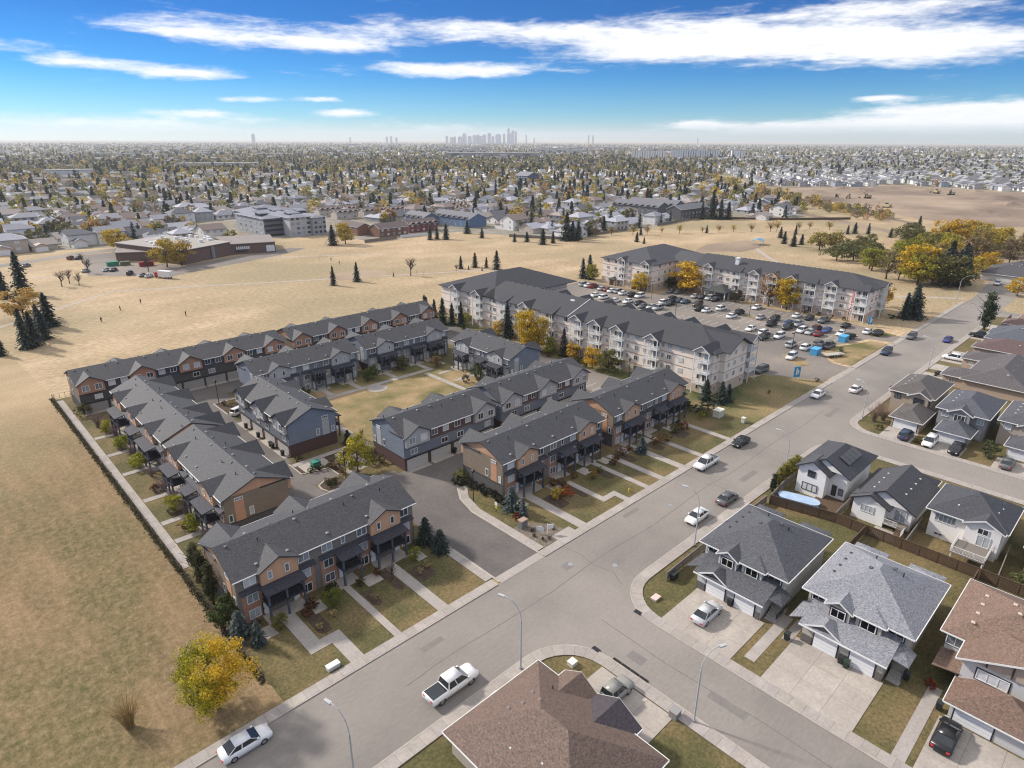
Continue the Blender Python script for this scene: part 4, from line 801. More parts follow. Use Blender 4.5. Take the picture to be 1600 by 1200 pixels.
def houses_near():
    duplex('grey duplex with charcoal roof on the street corner, silver car in its drive', 0, 0, (1.45, 1.47, 1.5), (.60, .60, .59), 'dark_trim', (.16, .15, .15), (.20, .18, .15))
    duplex('tan duplex with pale blue grey roof and wide empty driveway', .5, -14.35, (3.7, 3.75, 3.75), (.52, .475, .42), 'dark_trim', (.17, .155, .145), (.22, .19, .165))
    BR = (3.1, 2.05, 1.4); WH = (.90, .89, .88)
    # brown roofed house at the lower right corner
    t = wthing('detached_house', 'white house with brown roof at the lower right corner', 'house', 80, 0)
    wall(t, 77.4, 89.4, -9, 7.8, 5.5, (.62, .62, .61)); wall(t, 73.7, 77.5, -9, 5.4, 5.5, (.64, .64, .64)); wall(t, 69.7, 73.8, -3.4, 5.0, 2.6, (.62, .62, .62), name='garage_wall')
    r, z = hroof(t, 77.2, 89.6, -9, 8.0, 5.5, .45, 'y', (1, 1), BR); hroof(t, 73.5, 82, -6.5, 5.6, 5.48, .45, 'x', (0, 1), (2.9, 1.9, 1.3), .45, 'front_gable', 'trim', (.48, .38, .31))
    hroof(t, 69.5, 74.2, -3.6, 5.2, 2.62, .5, 'x', (1, 1), (2.7, 1.75, 1.2), .45, 'garage_roof'); b = MB().slab([(73.6, 5.4, 3.1), (77.5, 5.4, 3.1), (77.5, 8.0, 2.7), (73.6, 8.0, 2.7)], .14); ob('porch_roof', b.mesh('porch_roof', 'shingle'), t, color=BR)
    garage_door(t, 69.68, 2.8, .03, 3.4, 2.2, -PI/2, (.86, .86, .87)); ob('garage_frame', MB().box(69.64, 69.72, .95, 4.65, 0, 2.38).mesh('garage_frame', 'dark_trim'), t)
    for y, x, w in ((2.6, 73.66, 2.9), (6.9, 77.36, 1.8), (-2.6, 73.66, 2.0)): window(t, x, y, 3.5, w, 1.3, -PI/2, 3 if w > 2 else 2); ob('window_trim', MB().box(x+.0, x+.05, y-w/2-.13, y+w/2+.13, 3.37, 4.93).mesh('window_trim', 'dark_trim'), t)
    for y in (-1.5, 1.2, 3.4): ob('timber', MB().box(73.4, 73.5, y-.08, y+.08, 5.5, 6.9 if abs(y+.4) < 2.5 else 6.2).mesh('timber', 'dark_trim'), t)
    door(t, 77.36, 6.2, .5, -PI/2, (.2, .2, .2)); vents(r, [(79+k*2.2, 6.0, 5.5+.45*2.0) for k in range(4)]+[(82, 2.5, 8.0), (84, 3.2, 7.7), (86.5, 1, 7.2)], (.62, .5, .42)); vents(r, [(75.5, -2+1.2*k, 7.9-.35*abs(k-1)) for k in range(3)], (.62, .5, .42))
    # brown roofed bungalow at the bottom edge
    t = wthing('detached_house', 'brown roofed bungalow at the bottom edge beside the corner lawn', 'house', 34, 31)
    wall(t, 28.4, 40.8, 22, 38.2, 3.1, (.5, .44, .38)); wall(t, 40.7, 41.8, 26.4, 35.2, 2.9, (.5, .44, .38))
    B2 = (2.5, 1.72, 1.25); r, z = hroof(t, 28.2, 41.0, 22, 38.4, 3.15, .52, 'y', (1, 1), B2); hroof(t, 32, 42.2, 31.6, 35.4, 3.1, .6, 'x', (1, 0), B2, .4, 'front_gable'); hroof(t, 33, 42.2, 25.8, 31.0, 3.05, .55, 'x', (1, 0), (1.1, .9, .95), .4, 'garage_gable')
    for yc in (28.5,): garage_door(t, 41.85, yc, .03, 4.8, 2.2, PI/2, (.8, .8, .8))
    vents(r, [(33.2, 35, 4.9), (34.4, 34.2, 5.3), (35.6, 33, 5.8), (36.2, 34.6, 5.1)], (.25, .2, .19)); vents(r, [(31.5, 34.5, 4.7), (30.6, 32, 4.3), (31.4, 28.6, 4.7)], (.6, .58, .56), .5)
    ob('vent_pipe', pipe_mesh(), r, (38.6, 34, 4.3)); window(t, 41.84, 33.4, .9, 2.2, 1.3, PI/2, 3)
    # white houses backing onto the fence
    CH = (1.0, 1.0, 1.05)
    t = wthing('detached_house', 'white two storey house with solar panels above the covered pool', 'house', 112, 33.5, 'white houses behind the long board fence')
    wall(t, 107.2, 118.6, 29.8, 37.2, 5.2, WH); wall(t, 105.2, 107.3, 32.6, 37.3, 5.2, WH); r, z = hroof(t, 106.6, 118.8, 29.6, 37.4, 5.2, .55, 'x', (0, 1), CH, .45, 'roof', 'dark', WH, 'stucco'); hroof(t, 105.2, 111, 32.4, 37.4, 5.22, .62, 'x', (0, 1), (1.2, 1.2, 1.2), .5, 'rear_gable', 'dark', WH, 'stucco')
    wall(t, 112, 119.4, 31, 36, 2.7, WH, name='garage_wall')
    for k in range(4): ob('solar_panel', MB().add([(109.3+k*1.5, 30.6, 6.05), (110.7+k*1.5, 30.6, 6.05), (110.7+k*1.5, 32.4, 7.04), (109.3+k*1.5, 32.4, 7.04), (109.3+k*1.5, 30.6, 6.0), (110.7+k*1.5, 30.6, 6.0), (110.7+k*1.5, 32.4, 6.99), (109.3+k*1.5, 32.4, 6.99)], [(0, 1, 2, 3), (7, 6, 5, 4), (0, 4, 5, 1), (1, 5, 6, 2), (2, 6, 7, 3), (3, 7, 4, 0)]).mesh('solar_panel', 'car_glass'), r)
    window(t, 105.16, 35.0, 3.6, 1.3, 1.2, -PI/2, 2, 'dark_trim'); window(t, 105.16, 35.0, .9, 2.6, 1.4, -PI/2, 3, 'dark_trim'); window(t, 107.16, 31.6, .6, .8, 2.0, -PI/2, 1, 'dark_trim'); window(t, 107.16, 30.5, 1.0, .8, 1.3, -PI/2, 1, 'dark_trim')
    t = wthing('detached_house', 'low white split level house with rear steps behind the board fence', 'house', 110, 23.4, 'white houses behind the long board fence')
    wall(t, 105.4, 116.6, 19.2, 27.5, 3.7, WH); wall(t, 103.8, 105.5, 22.6, 27.4, 3.7, WH); r, z = hroof(t, 105.0, 116.8, 19.0, 27.7, 3.7, .55, 'x', (0, 0), (1.1, 1.1, 1.1), .45, 'roof', 'dark', WH, 'stucco'); hroof(t, 103.7, 108.6, 22.4, 27.6, 3.72, .55, 'x', (0, 1), (1.3, 1.3, 1.3), .45, 'rear_gable', 'dark', WH, 'stucco'); hroof(t, 111, 121, 19.6, 25.4, 3.2, .55, 'x', (1, 1), (.95, .95, 1.0), .4, 'garage_roof'); wall(t, 112, 120.6, 20, 25, 3.1, WH, name='garage_wall')
    window(t, 103.76, 25.2, 1.7, 2.0, 1.25, -PI/2, 3); window(t, 105.36, 20.8, 1.2, 1.7, 2.0, -PI/2, 2)
    d = ob('deck', MB().box(103.2, 105.4, 19.4, 22.4, 1.0, 1.15).mesh('deck', 'grey_wood'), t)
    for k in range(5): ob('step', MB().box(101.6+k*.34, 101.95+k*.34, 19.4, 20.5, .18*k+.1, .18*k+.22).mesh('step', 'wood'), d)
    rb = MB(); railing(rb, (103.2, 22.4, 0), (103.2, 20.5, 0), 1.1, .95); railing(rb, (101.6, 19.4, 0), (103.2, 19.4, 0), .7, .9); ob('railing', rb.mesh('railing', 'trim'), d)
    vents(r, [(108+k*2.4, 21.2, 4.9) for k in range(4)]+[(107+k*2.2, 25.6, 4.8) for k in range(4)], (.6, .6, .6), .6)
    t = wthing('detached_house', 'white house with raised rear deck and white railing', 'house', 111.5, 12.6, 'white houses behind the long board fence')
    wall(t, 107.0, 116.4, 7.8, 17.2, 5.1, WH); wall(t, 105.9, 107.1, 8.0, 12.4, 5.1, WH); r, z = hroof(t, 106.6, 116.6, 7.7, 17.4, 5.1, .52, 'x', (1, 1), (1.05, 1.05, 1.1)); hroof(t, 105.9, 111, 8.0, 12.4, 5.12, .5, 'x', (0, 1), (1.1, 1.1, 1.1), .45, 'rear_gable', 'trim', WH, 'stucco'); wall(t, 112, 121, 8.4, 14, 2.9, WH, name='garage_wall'); hroof(t, 112, 121.2, 8.2, 14.2, 2.95, .5, 'x', (1, 1), CH, .4, 'garage_roof')
    window(t, 106.96, 15.2, 2.9, 2.8, 1.4, -PI/2, 5); window(t, 106.96, 15.6, .5, 1.2, .5, -PI/2, 2); window(t, 105.86, 10.2, 3.7, 1.4, 1.0, -PI/2, 2); window(t, 105.86, 9.9, 1.75, 1.7, 1.8, -PI/2, 2)
    d = ob('deck', MB().box(101.4, 105.9, 8.6, 12.9, 1.55, 1.72).mesh('deck', 'grey_wood'), t)
    for x, y in ((101.6, 8.8), (101.6, 12.7), (105, 12.7), (103.5, 8.8)): ob('post', MB().box(x-.08, x+.08, y-.08, y+.08, 0, 1.56).mesh('post', 'trim'), d)
    rb = MB(); railing(rb, (101.45, 8.7, 0), (101.45, 12.8, 0), 1.7, 1.0); railing(rb, (101.5, 12.85, 0), (105.8, 12.85, 0), 1.7, 1.0); railing(rb, (101.5, 8.65, 0), (105.8, 8.65, 0), 1.7, 1.0); ob('railing', rb.mesh('railing', 'trim'), d)
    vents(r, [(110, 9.5, 5.9), (112, 9.3, 5.8), (114, 9.6, 5.9), (109, 15.4, 5.9), (110.4, 15.8, 5.7), (108.3, 14.2, 5.9)], (.6, .6, .6), .6)
    t = wthing('detached_house', 'brick and grey house at the right edge behind the white railing house', 'house', 112, .5)
    wall(t, 106, 116, -5, 4.6, 4.6, (.36, .22, .17), 'brickwork'); hroof(t, 105.8, 116.2, -5.2, 4.8, 4.6, .5, 'x', (1, 1), (1.6, 1.6, 1.7)); window(t, 105.96, 2.6, 1.2, 1.6, 1.2, -PI/2, 2)
    # houses across the second side street, garages to the street
    def row_house(label, gy0, gy1, y0, y1, gx, mx, wallc, roofc, gtrim, arch=False):
        t = wthing('detached_house', label, 'house', mx+6, (y0+y1)/2, 'houses across the second side street')
        wall(t, gx, mx+2, gy0, gy1, 2.75, wallc, 'stucco', 0, 'garage_wall'); wall(t, mx, mx+13.6, y0, y1, 5.5, wallc, 'siding' if arch else 'stucco')
        wall(t, mx-1.2, mx+.1, gy0+1.2, gy1-.6, 5.4, wallc, 'stucco', 2.6, 'bay_wall')
        r, z = hroof(t, mx-.2, mx+13.8, y0-.1, y1+.1, 5.5, .46, 'x', (1, 1), roofc); hroof(t, gx-.1, mx+.6, gy0-.1, gy1+.1, 2.75, .5, 'x', (1, 0), roofc, .45, 'garage_roof')
        hroof(t, mx-1.3, mx+4, gy0+1.0, gy1-.4, 5.42, .55, 'x', (0, 1), roofc, .35, 'dormer_roof', 'trim', tuple(v*.9 for v in wallc))
        w = gy1-gy0-.9; garage_door(t, gx-.02, (gy0+gy1)/2, .03, w, 2.2, -PI/2, (.86, .86, .87)); ob('garage_frame', MB().box(gx-.03, gx+.02, gy0+.3, gy1-.3, 0, 2.42).mesh('garage_frame', gtrim), t)
        window(t, mx-1.24, (gy0+gy1)/2+.3, 3.5, 2.0, 1.5, -PI/2, 3, gtrim); window(t, mx-.04, y1-1.3, 3.5, 1.3, 1.3, -PI/2, 2, gtrim); window(t, mx-.04, y0+1.0, 3.5, 1.2, 1.2, -PI/2, 2, gtrim); door(t, mx-.02, y0+.9, .3, -PI/2, (.5, .5, .5))
        vents(r, [(mx+3+k*2.4, y1-1.6, 6.2) for k in range(4)], (.55, .5, .45), .7)
    row_house('beige house with brown grey roof beside the bare shrubs on the corner', 29.6, 35.0, 30.2, 38.4, 147.2, 156.4, (.42, .35, .28), (1.75, 1.55, 1.35), 'dark_trim')
    row_house('grey sided house with arched window behind the dark pickup', 20.9, 26.3, 19.4, 28.0, 146.4, 152.4, (.30, .30, .31), (1.45, 1.5, 1.6), 'trim', True)
    row_house('beige house with grey roof at the right edge past the round bush', 9.0, 14.6, 9.2, 17.4, 148, 154, (.46, .40, .34), (1.4, 1.4, 1.45), 'trim')
    row_house('beige house at the right edge, last before the bungalow roofs', -2.0, 3.6, -1.6, 6.4, 148, 154, (.46, .41, .35), (1.5, 1.4, 1.3), 'trim')
    # bungalows along the main road
    def bungalow(label, x0, x1, y0, y1, wings, wallc, roofc):
        t = wthing('bungalow', label, 'house', (x0+x1)/2, (y0+y1)/2, 'bungalows along the far side of the road')
        wall(t, x0, x1, y0, y1, 3.2, wallc); r, z = hroof(t, x0-.1, x1+.1, y0-.1, y1+.1, 3.25, .42, 'x' if x1-x0 > y1-y0 else 'y', (1, 1), roofc, .6)
        for a, b_, c, d in wings:
            wall(t, a, b_, c, d, 3.0, wallc, 'stucco', 0, 'garage_wall'); hroof(t, a-.1, b_+.1, c-6, d+.1, 3.05, .42, 'y', (1, 1), roofc, .5, 'garage_roof'); garage_door(t, (a+b_)/2, d+.02, .03, b_-a-1.2, 2.2, PI, (.78, .76, .74))
            window(t, a-.03, d-2, 1, 1.2, 1.1, -PI/2, 2)
        vents(r, [(x0+3+k*2.6, (y0+y1)/2+(1.6 if k % 2 else -1.6), z-.9) for k in range(int((x1-x0-5)/2.6))], (.66, .62, .58), .8)
        for k in range(int((x1-x0)/4)): window(t, x0+2+k*4, y0-.03, 1.1, 1.4, 1.1, 0, 2)
        return t
    bungalow('long bungalow duplex with grey brown hip roof beside the white parked van', 184, 212, 17.5, 30.5, [(185, 191.6, 29.5, 35), (204, 210.4, 29.5, 35)], (.52, .40, .32), (1.75, 1.55, 1.45))
    bungalow('bungalow with red brown roof along the main road', 217.5, 228, 20, 34.6, [(217.8, 223.6, 33.6, 35.6)], (.5, .4, .33), (1.9, 1.25, 1.1))
    bungalow('bungalow with blue grey roof beside the black pickup and the poplar', 231, 248, 18, 35.2, [(238, 244.4, 34, 36)], (.52, .44, .38), (1.55, 1.65, 1.8))
    bungalow('bungalow with orange brown roof and peach walls beyond the poplar', 254, 271, 17, 33, [(255, 261.5, 32.5, 35.6)], (.62, .46, .36), (2.9, 1.9, 1.45))
    bungalow('white bungalow with dark porch at the far street corner', 292, 304, 22, 36, [], (.72, .72, .72), (1.3, 1.2, 1.15))
    bungalow('white gabled house with dark roof where the road ends', 350, 376, 40, 62, [(352, 358, 30, 40)], (.66, .65, .63), (1.2, 1.15, 1.15))
houses_near()
# ------------------------------------------------------------------ vehicles
VS = 1.08
def loft(b, st, m=0):
    """st: list of (x, half width at sill, half width at shoulder, z sill, z shoulder, z deck)"""
    o = len(b.v)
    for x, w0, w1, z0, z1, z2 in st: b.v += [(x, -w0, z0), (x, -w1*1.0, (z0+z1)/2), (x, -w1, z1), (x, -w1*.86, z2), (x, w1*.86, z2), (x, w1, z1), (x, w1, (z0+z1)/2), (x, w0, z0)]
    n = len(st)
    for i in range(n-1):
        for k in range(8): k2 = (k+1) % 8; b.f.append((o+i*8+k, o+i*8+k2, o+i*8+8+k2, o+i*8+8+k)); b.m.append(m)
    b.f.append(tuple(o+k for k in range(8))[::-1]); b.m.append(m); b.f.append(tuple(o+(n-1)*8+k for k in range(8))); b.m.append(m)
CAR = {
    'sedan': dict(L=4.75, st=[(-2.36, .70, .76, .40, .62, .78), (-2.22, .84, .88, .26, .74, .98), (-1.3, .88, .91, .22, .80, 1.0), (0, .89, .91, .22, .80, .97), (1.0, .88, .91, .22, .78, .95), (1.9, .86, .88, .24, .66, .82), (2.25, .78, .80, .28, .54, .68), (2.38, .62, .64, .36, .46, .56)], cab=[(-1.85, 1.2, 1.0), (-1.0, .35, 1.43)], wx=(-1.38, 1.42), r=.33),
    'suv': dict(L=4.75, st=[(-2.36, .80, .86, .42, .78, 1.06), (-2.25, .88, .92, .30, .86, 1.10), (0, .90, .94, .28, .86, 1.06), (1.1, .90, .93, .28, .84, 1.04), (1.95, .88, .90, .30, .76, .96), (2.28, .80, .82, .34, .64, .82), (2.38, .66, .68, .42, .54, .66)], cab=[(-2.26, 1.3, 1.08), (-2.0, .4, 1.72)], wx=(-1.4, 1.42), r=.36),
    'pickup': dict(L=5.9, st=[(-2.92, .90, .95, .5, .86, 1.1), (-2.85, .93, .97, .44, .92, 1.12), (-1.0, .95, .98, .40, .92, 1.12), (0, .95, .98, .40, .92, 1.12), (1.5, .95, .98, .40, .92, 1.12), (2.5, .94, .96, .42, .86, 1.08), (2.86, .88, .9, .46, .74, .96), (2.95, .76, .78, .52, .64, .78)], cab=[(-.95, 1.75, 1.1), (-.75, .85, 1.86)], wx=(-1.85, 1.85), r=.41),
}
def car_meshes(kind):
    def mk():
        c = CAR[kind]; b = MB(); loft(b, c['st'])
        (xa, xb, zb), (ra, rb, zr) = c['cab']; w = .80 if kind == 'sedan' else .86; wr = w-.17
        g = MB(); V = [(xa, -w, zb-.04), (xb, -w, zb-.04), (xb, w, zb-.04), (xa, w, zb-.04), (ra, -wr, zr-.03), (rb, -wr, zr-.03), (rb, wr, zr-.03), (ra, wr, zr-.03)]
        g.add(V, [(0, 1, 5, 4), (1, 2, 6, 5), (2, 3, 7, 6), (3, 0, 4, 7)])
        b.slab([(ra-.08, -wr-.02, zr), (rb+.05, -wr-.02, zr), (rb+.05, wr+.02, zr), (ra-.08, wr+.02, zr)], .06)
        def pil(p, q, t=.05):
            p = Vector(p); q = Vector(q); b.add([(p.x-t, p.y-.015, p.z), (p.x+t, p.y-.015, p.z), (p.x+t, p.y+.015, p.z), (p.x-t, p.y+.015, p.z), (q.x-t, q.y-.015, q.z), (q.x+t, q.y-.015, q.z), (q.x+t, q.y+.015, q.z), (q.x-t, q.y+.015, q.z)], [(0, 1, 5, 4), (1, 2, 6, 5), (2, 3, 7, 6), (3, 0, 4, 7)])
        for s in (-1, 1):
            e = .012*s
            for u in (0.0, .42, .98): pil((xa+(xb-xa)*u, s*w+e, zb-.04), (ra+(rb-ra)*u, s*wr+e, zr-.03), .07 if u in (0.0,) else .045)
        if kind == 'suv': b.box(ra+.2, rb-.2, -wr+.05, -wr+.1, zr, zr+.06); b.box(ra+.2, rb-.2, wr-.1, wr-.05, zr, zr+.06)
        if kind == 'pickup': g.add([(-2.8, -.78, 1.135), (-1.05, -.78, 1.135), (-1.05, .78, 1.135), (-2.8, .78, 1.135)], [(0, 1, 2, 3)])
        for s in (-1, 1): b.box(xb-.35, xb-.12, s*(w+.06)-.1, s*(w+.06)+.1, zb+.02, zb+.16)
        wheel = MB(); r = c['r']; n = 14
        for y0, y1, rr, mm in ((-.11, .11, r, 0), (-.118, .118, r*.62, 1)):
            p = [(rr*math.cos(k/n*6.2832), rr*math.sin(k/n*6.2832)) for k in range(n)]
            wheel.add([(x, y0, z) for x, z in p]+[(x, y1, z) for x, z in p], [tuple(range(n)), tuple(range(2*n-1, n-1, -1))]+[(i, n+i, n+(i+1) % n, (i+1) % n) for i in range(n)], mm)
        front = c['st'][-2][0]; rear = c['st'][0][0]; zf = c['st'][-2][4]; zq = c['st'][1][4]
        hl = MB().box(front-.12, front+.1, .42, .74, zf-.02, zf+.12); tl = MB().box(rear-.03, rear+.1, .5, .78, zq-.12, zq+.06)
        bp = MB().box(front-.02, front+.14, -.45, .45, .38, .5)
        return (b.mesh('body', 'car_paint', True), g.mesh('glazing', 'car_glass'), wheel.mesh('wheel', ['rubber', 'metal_grey']), hl.mesh('headlight', 'trim'), tl.mesh('taillight', 'sign_red'), bp.mesh('grille', 'black_metal'))
    return cached(('car', kind), mk)
def car(label, kind, x, y, rz, col, group=None, near=False, s=1.0, z=.03):
    B, Gl, Wh, H, T, Gr = car_meshes(kind); c = CAR[kind]; name = {'sedan': 'parked_car', 'suv': 'parked_suv', 'pickup': 'pickup_truck'}[kind]
    t = thing(name, label, {'sedan': 'car', 'suv': 'suv', 'pickup': 'truck'}[kind], (x, y, z), rz, group, None, None, VS*s)
    ob('body', B, t, color=col); ob('glazing', Gl, t); w = .80
    for wx in c['wx']:
        for sy in (-1, 1): ob('wheel', Wh, t, (wx, sy*(.86 if kind == 'pickup' else .80), c['r']))
    if near:
        ob('headlight', H, t); o = ob('headlight', H, t, scale=(1, -1, 1)); ob('taillight', T, t); ob('taillight', T, t, scale=(1, -1, 1)); ob('grille', Gr, t)
    return t
WHT = (.80, .80, .80); SIL = (.42, .43, .44); BLK = (.018, .018, .02); GRY = (.13, .135, .14); DRED = (.22, .02, .025); BLU = (.03, .08, .24); TEAL = (.06, .12, .17); NAVY = (.03, .045, .09); BEI = (.30, .29, .265)
CN = {WHT: 'white', SIL: 'silver', BLK: 'black', GRY: 'grey', DRED: 'dark red', BLU: 'blue', TEAL: 'slate blue', NAVY: 'navy', BEI: 'beige'}
def traffic():
    g = 'cars on the main road'; N = True
    car('white crew cab pickup with grey bed cover at the bottom of the road', 'pickup', 33.4, 44.6, 0, WHT, g, N, 1.04)
    car('white pickup parked on the road below the estate lawns', 'pickup', 101.8, 52.9, PI, WHT, g, N)
    car('black sedan parked on the road ahead of the white pickup', 'sedan', 115.2, 53.0, PI, BLK, g, N)
    car('white coupe on the road behind the corner duplex', 'sedan', 84.2, 44.2, PI, WHT, g, N)
    car('dark grey sedan on the road ahead of the white coupe', 'sedan', 93.0, 43.7, 0, GRY, g, N)
    car('white sedan parked by the apartment lawn kerb', 'sedan', 153.2, 53.0, PI, WHT, g, N)
    car('white sedan driving in the middle of the road', 'sedan', 163.6, 48.0, 0, WHT, g, N)
    car('dark blue suv between the two apartment lot entrances', 'suv', 201.4, 53.2, PI, NAVY, g)
    car('dark grey suv parked past the farther apartment lot entrance', 'suv', 224.2, 53.2, PI, GRY, g)
    car('blue car on the far right lane near the bungalows', 'sedan', 228.8, 44.4, PI, (.05, .05, .22), g)
    car('white pickup at the far end of the road', 'pickup', 341, 53.5, PI, WHT, g)
    car('white car cut by the lower left picture edge', 'sedan', 13.6, 53.2, 0, WHT, g, N)
    d = 'cars on driveways'
    car('silver sedan on the driveway of the corner duplex', 'sedan', 64.8, 31.0, 0, (.52, .53, .54), d, N, 1.02, .07)
    car('grey beige pickup nosing out of the brown bungalow driveway', 'pickup', 45.4, 31.3, 0, BEI, d, N, .95, .07)
    car('black car on the lower right driveway', 'sedan', 66.4, 4.3, 0, BLK, d, N, 1.02, .07)
    car('blue suv on the drive of the beige corner house', 'suv', 143.2, 30.8, 0, (.04, .06, .11), d, N, 1, .07)
    car('white suv on the drive beside the hedge strip', 'suv', 143.2, 26.4, PI, WHT, d, N, 1, .07)
    car('black pickup in front of the grey sided house', 'pickup', 143.6, 21.8, PI, BLK, d, N, .95, .07)
    car('dark sedan on the drive past the round bush', 'sedan', 143.4, 13.4, 0, GRY, d, N, 1, .07)
    car('white suv on a bungalow driveway', 'suv', 209.2, 38.2, PI/2, WHT, d, False, 1.05, .07)
    car('black pickup on the drive beside the poplar', 'pickup', 241, 38.4, PI/2, BLK, d, False, 1, .07)
    car('white hatchback parked beside the lane island in the estate', 'suv', 47.6, 138.2, .35, WHT, None, True, .92)
    # apartment lot, by rows
    lot = 'cars in the apartment parking lot'
    rows = {
        'the row facing the far wing': [(207.9, 173.4, SIL, 'suv'), (208, 170.8, WHT, 'sedan'), (208, 168.2, DRED, 'suv'), (207.2, 162.9, SIL, 'sedan'), (207.6, 160.3, DRED, 'sedan'), (207, 157.6, WHT, 'sedan'), (208, 155, SIL, 'suv'), (206.9, 151.9, WHT, 'sedan'), (206.8, 147.5, BLK, 'suv'), (207.6, 144.6, WHT, 'suv')],
        'the row behind the near building roof': [(196.1, 157.7, WHT, 'sedan'), (195.6, 152.6, WHT, 'suv'), (194.6, 146.4, WHT, 'sedan'), (197, 142.3, WHT, 'sedan'), (197.2, 136.8, BLK, 'suv'), (195, 134.0, GRY, 'sedan'), (196.5, 131.3, SIL, 'sedan'), (196.6, 128.6, SIL, 'suv')],
        'the double row, nearer side': [(205.7, 132, WHT, 'suv'), (205.5, 129.3, BLK, 'suv'), (206.6, 117.3, BLK, 'suv'), (206.7, 114.4, WHT, 'sedan'), (205.9, 104.3, WHT, 'sedan'), (205.9, 89.9, BLK, 'suv'), (206, 84.5, BLK, 'suv'), (205.8, 79.8, WHT, 'suv'), (206, 77.1, SIL, 'sedan'), (205.9, 74.4, DRED, 'sedan')],
        'the double row, farther side': [(212.8, 132.6, BLK, 'suv'), (212.5, 129.9, NAVY, 'sedan'), (212.8, 127.2, TEAL, 'sedan'), (212.3, 121.7, (.06, .035, .03), 'suv'), (213, 112.3, WHT, 'suv'), (212.5, 104.9, BLK, 'suv'), (211.8, 96.6, SIL, 'sedan'), (212.6, 92.2, BLK, 'suv'), (211.6, 86.7, BLU, 'sedan'), (212.4, 84.0, SIL, 'pickup'), (211.6, 77.3, (.10, .015, .02), 'suv'), (212, 74.4, BLU, 'sedan'), (211.9, 69.8, WHT, 'sedan')],
        'the row against the far building': [(224.2, 141.0, GRY, 'sedan'), (225.0, 138.2, GRY, 'sedan'), (223.6, 129.4, SIL, 'sedan'), (224.3, 126.6, BLK, 'sedan'), (224.6, 123.8, SIL, 'suv'), (224.2, 121.0, BLK, 'suv'), (224.2, 104.4, WHT, 'sedan'), (223.4, 89, WHT, 'sedan'), (223.4, 84.8, BLK, 'sedan'), (223.6, 79.9, GRY, 'pickup'), (222.6, 72.3, BLK, 'sedan'), (220.2, 64.6, WHT, 'sedan'), (220.4, 61.6, BLK, 'suv')],
        'the short row by the waste bins': [(195.9, 92.1, WHT, 'sedan'), (194.6, 86.9, WHT, 'suv'), (194.3, 81.9, WHT, 'suv'), (189.3, 84.6, BLK, 'suv'), (187.9, 75.2, SIL, 'suv'), (188.6, 71.0, WHT, 'suv'), (194.9, 69.9, GRY, 'suv'), (191.8, 68.4, GRY, 'sedan'), (195.2, 67.0, GRY, 'pickup')],
    }
    for r, L in rows.items():
        for i, (x, y, c, k) in enumerate(L):
            nm = CN.get(c, 'dark'); kk = {'sedan': 'car', 'suv': 'suv', 'pickup': 'pickup'}[k]
            car(f'{nm} {kk}, {ORD[i]} from the left in {r}', k, x, y, (0 if rng.random() < .5 else PI)+rng.uniform(-.05, .05), c, lot)
    car('white suv standing alone by the lot lamp island', 'suv', 177, 70.2, PI+.1, WHT, lot); car('dark grey suv at the corner of the near apartment building', 'suv', 159.8, 70.8, PI-.1, GRY, lot)
    sc = 'vehicles beside the school'
    for i, (x, y, c, k) in enumerate([(69, 345, SIL, 'sedan'), (71.6, 343, BLK, 'sedan'), (74.7, 328.5, BLK, 'suv'), (77.6, 320.5, GRY, 'sedan'), (79.2, 316.6, SIL, 'sedan'), (61.5, 349, BEI, 'sedan'), (64, 392, DRED, 'suv'), (67, 390, BLK, 'sedan'), (44, 383, GRY, 'sedan')]):
        car(f'{CN[c]} car, {ORD[i]} in the school parking area', k, x, y, 1.0+rng.uniform(-.1, .1), c, sc)
    t = thing('box_truck', 'white box truck with red cab beside the school', 'truck', (83.5, 310, 0), -1.05, sc)
    ob('cargo_box', MB().box(-2.2, 4.2, -1.2, 1.2, .8, 3.3).mesh('cargo_box', 'plastic'), t, color=(.8, .8, .8)); ob('cab', MB().box(-4.2, -2.3, -1.05, 1.05, .5, 2.3).box(-3.7, -2.3, -.95, .95, 2.3, 2.5).mesh('cab', 'plastic'), t, color=(.45, .03, .03)); ob('windscreen', MB().box(-4.22, -4.18, -.9, .9, 1.5, 2.2).mesh('windscreen', 'car_glass'), t)
    W = car_meshes('pickup')[2]
    for x in (-3.4, 1.6, 2.8):
        for s in (-1, 1): ob('wheel', W, t, (x, s*1.0, .45), scale=1.1)
traffic()
# ------------------------------------------------------------------ street furniture
def street_lamp(label, x, y, hx, hy, h=9.4):
    t = thing('street_lamp', label, 'street lamp', (x, y, .12), 0, 'arched white street lamps'); d = Vector((hx-x, hy-y, 0)); 
    ob('pole', MB().tube([(0, 0, 0), (0, 0, h*.72)], [.11, .085], 8).mesh('pole', 'lamp_white'), t)
    P = [(0, 0, h*.72)]+[tuple(d*(1-math.cos(a*PI/2/7))+Vector((0, 0, h*.72+(h*.26)*math.sin(a*PI/2/7)))) for a in range(1, 8)]
    ob('arm', MB().tube(P, .055, 6).mesh('arm', 'lamp_white'), t)
    e = Vector(P[-1]); u = d.normalized(); n = Vector((-u.y, u.x, 0))*.17; a = e-u*.1; c = e+u*.75
    ob('lamp_head', MB().slab([tuple(a+n), tuple(c+n*.8), tuple(c-n*.8), tuple(a-n)], .16).mesh('lamp_head', 'lamp_white'), t); ob('base', MB().prism([(.2*math.cos(k), .2*math.sin(k)) for k in [i*PI/4 for i in range(8)]], 0, .25).mesh('base', 'metal_grey'), t)
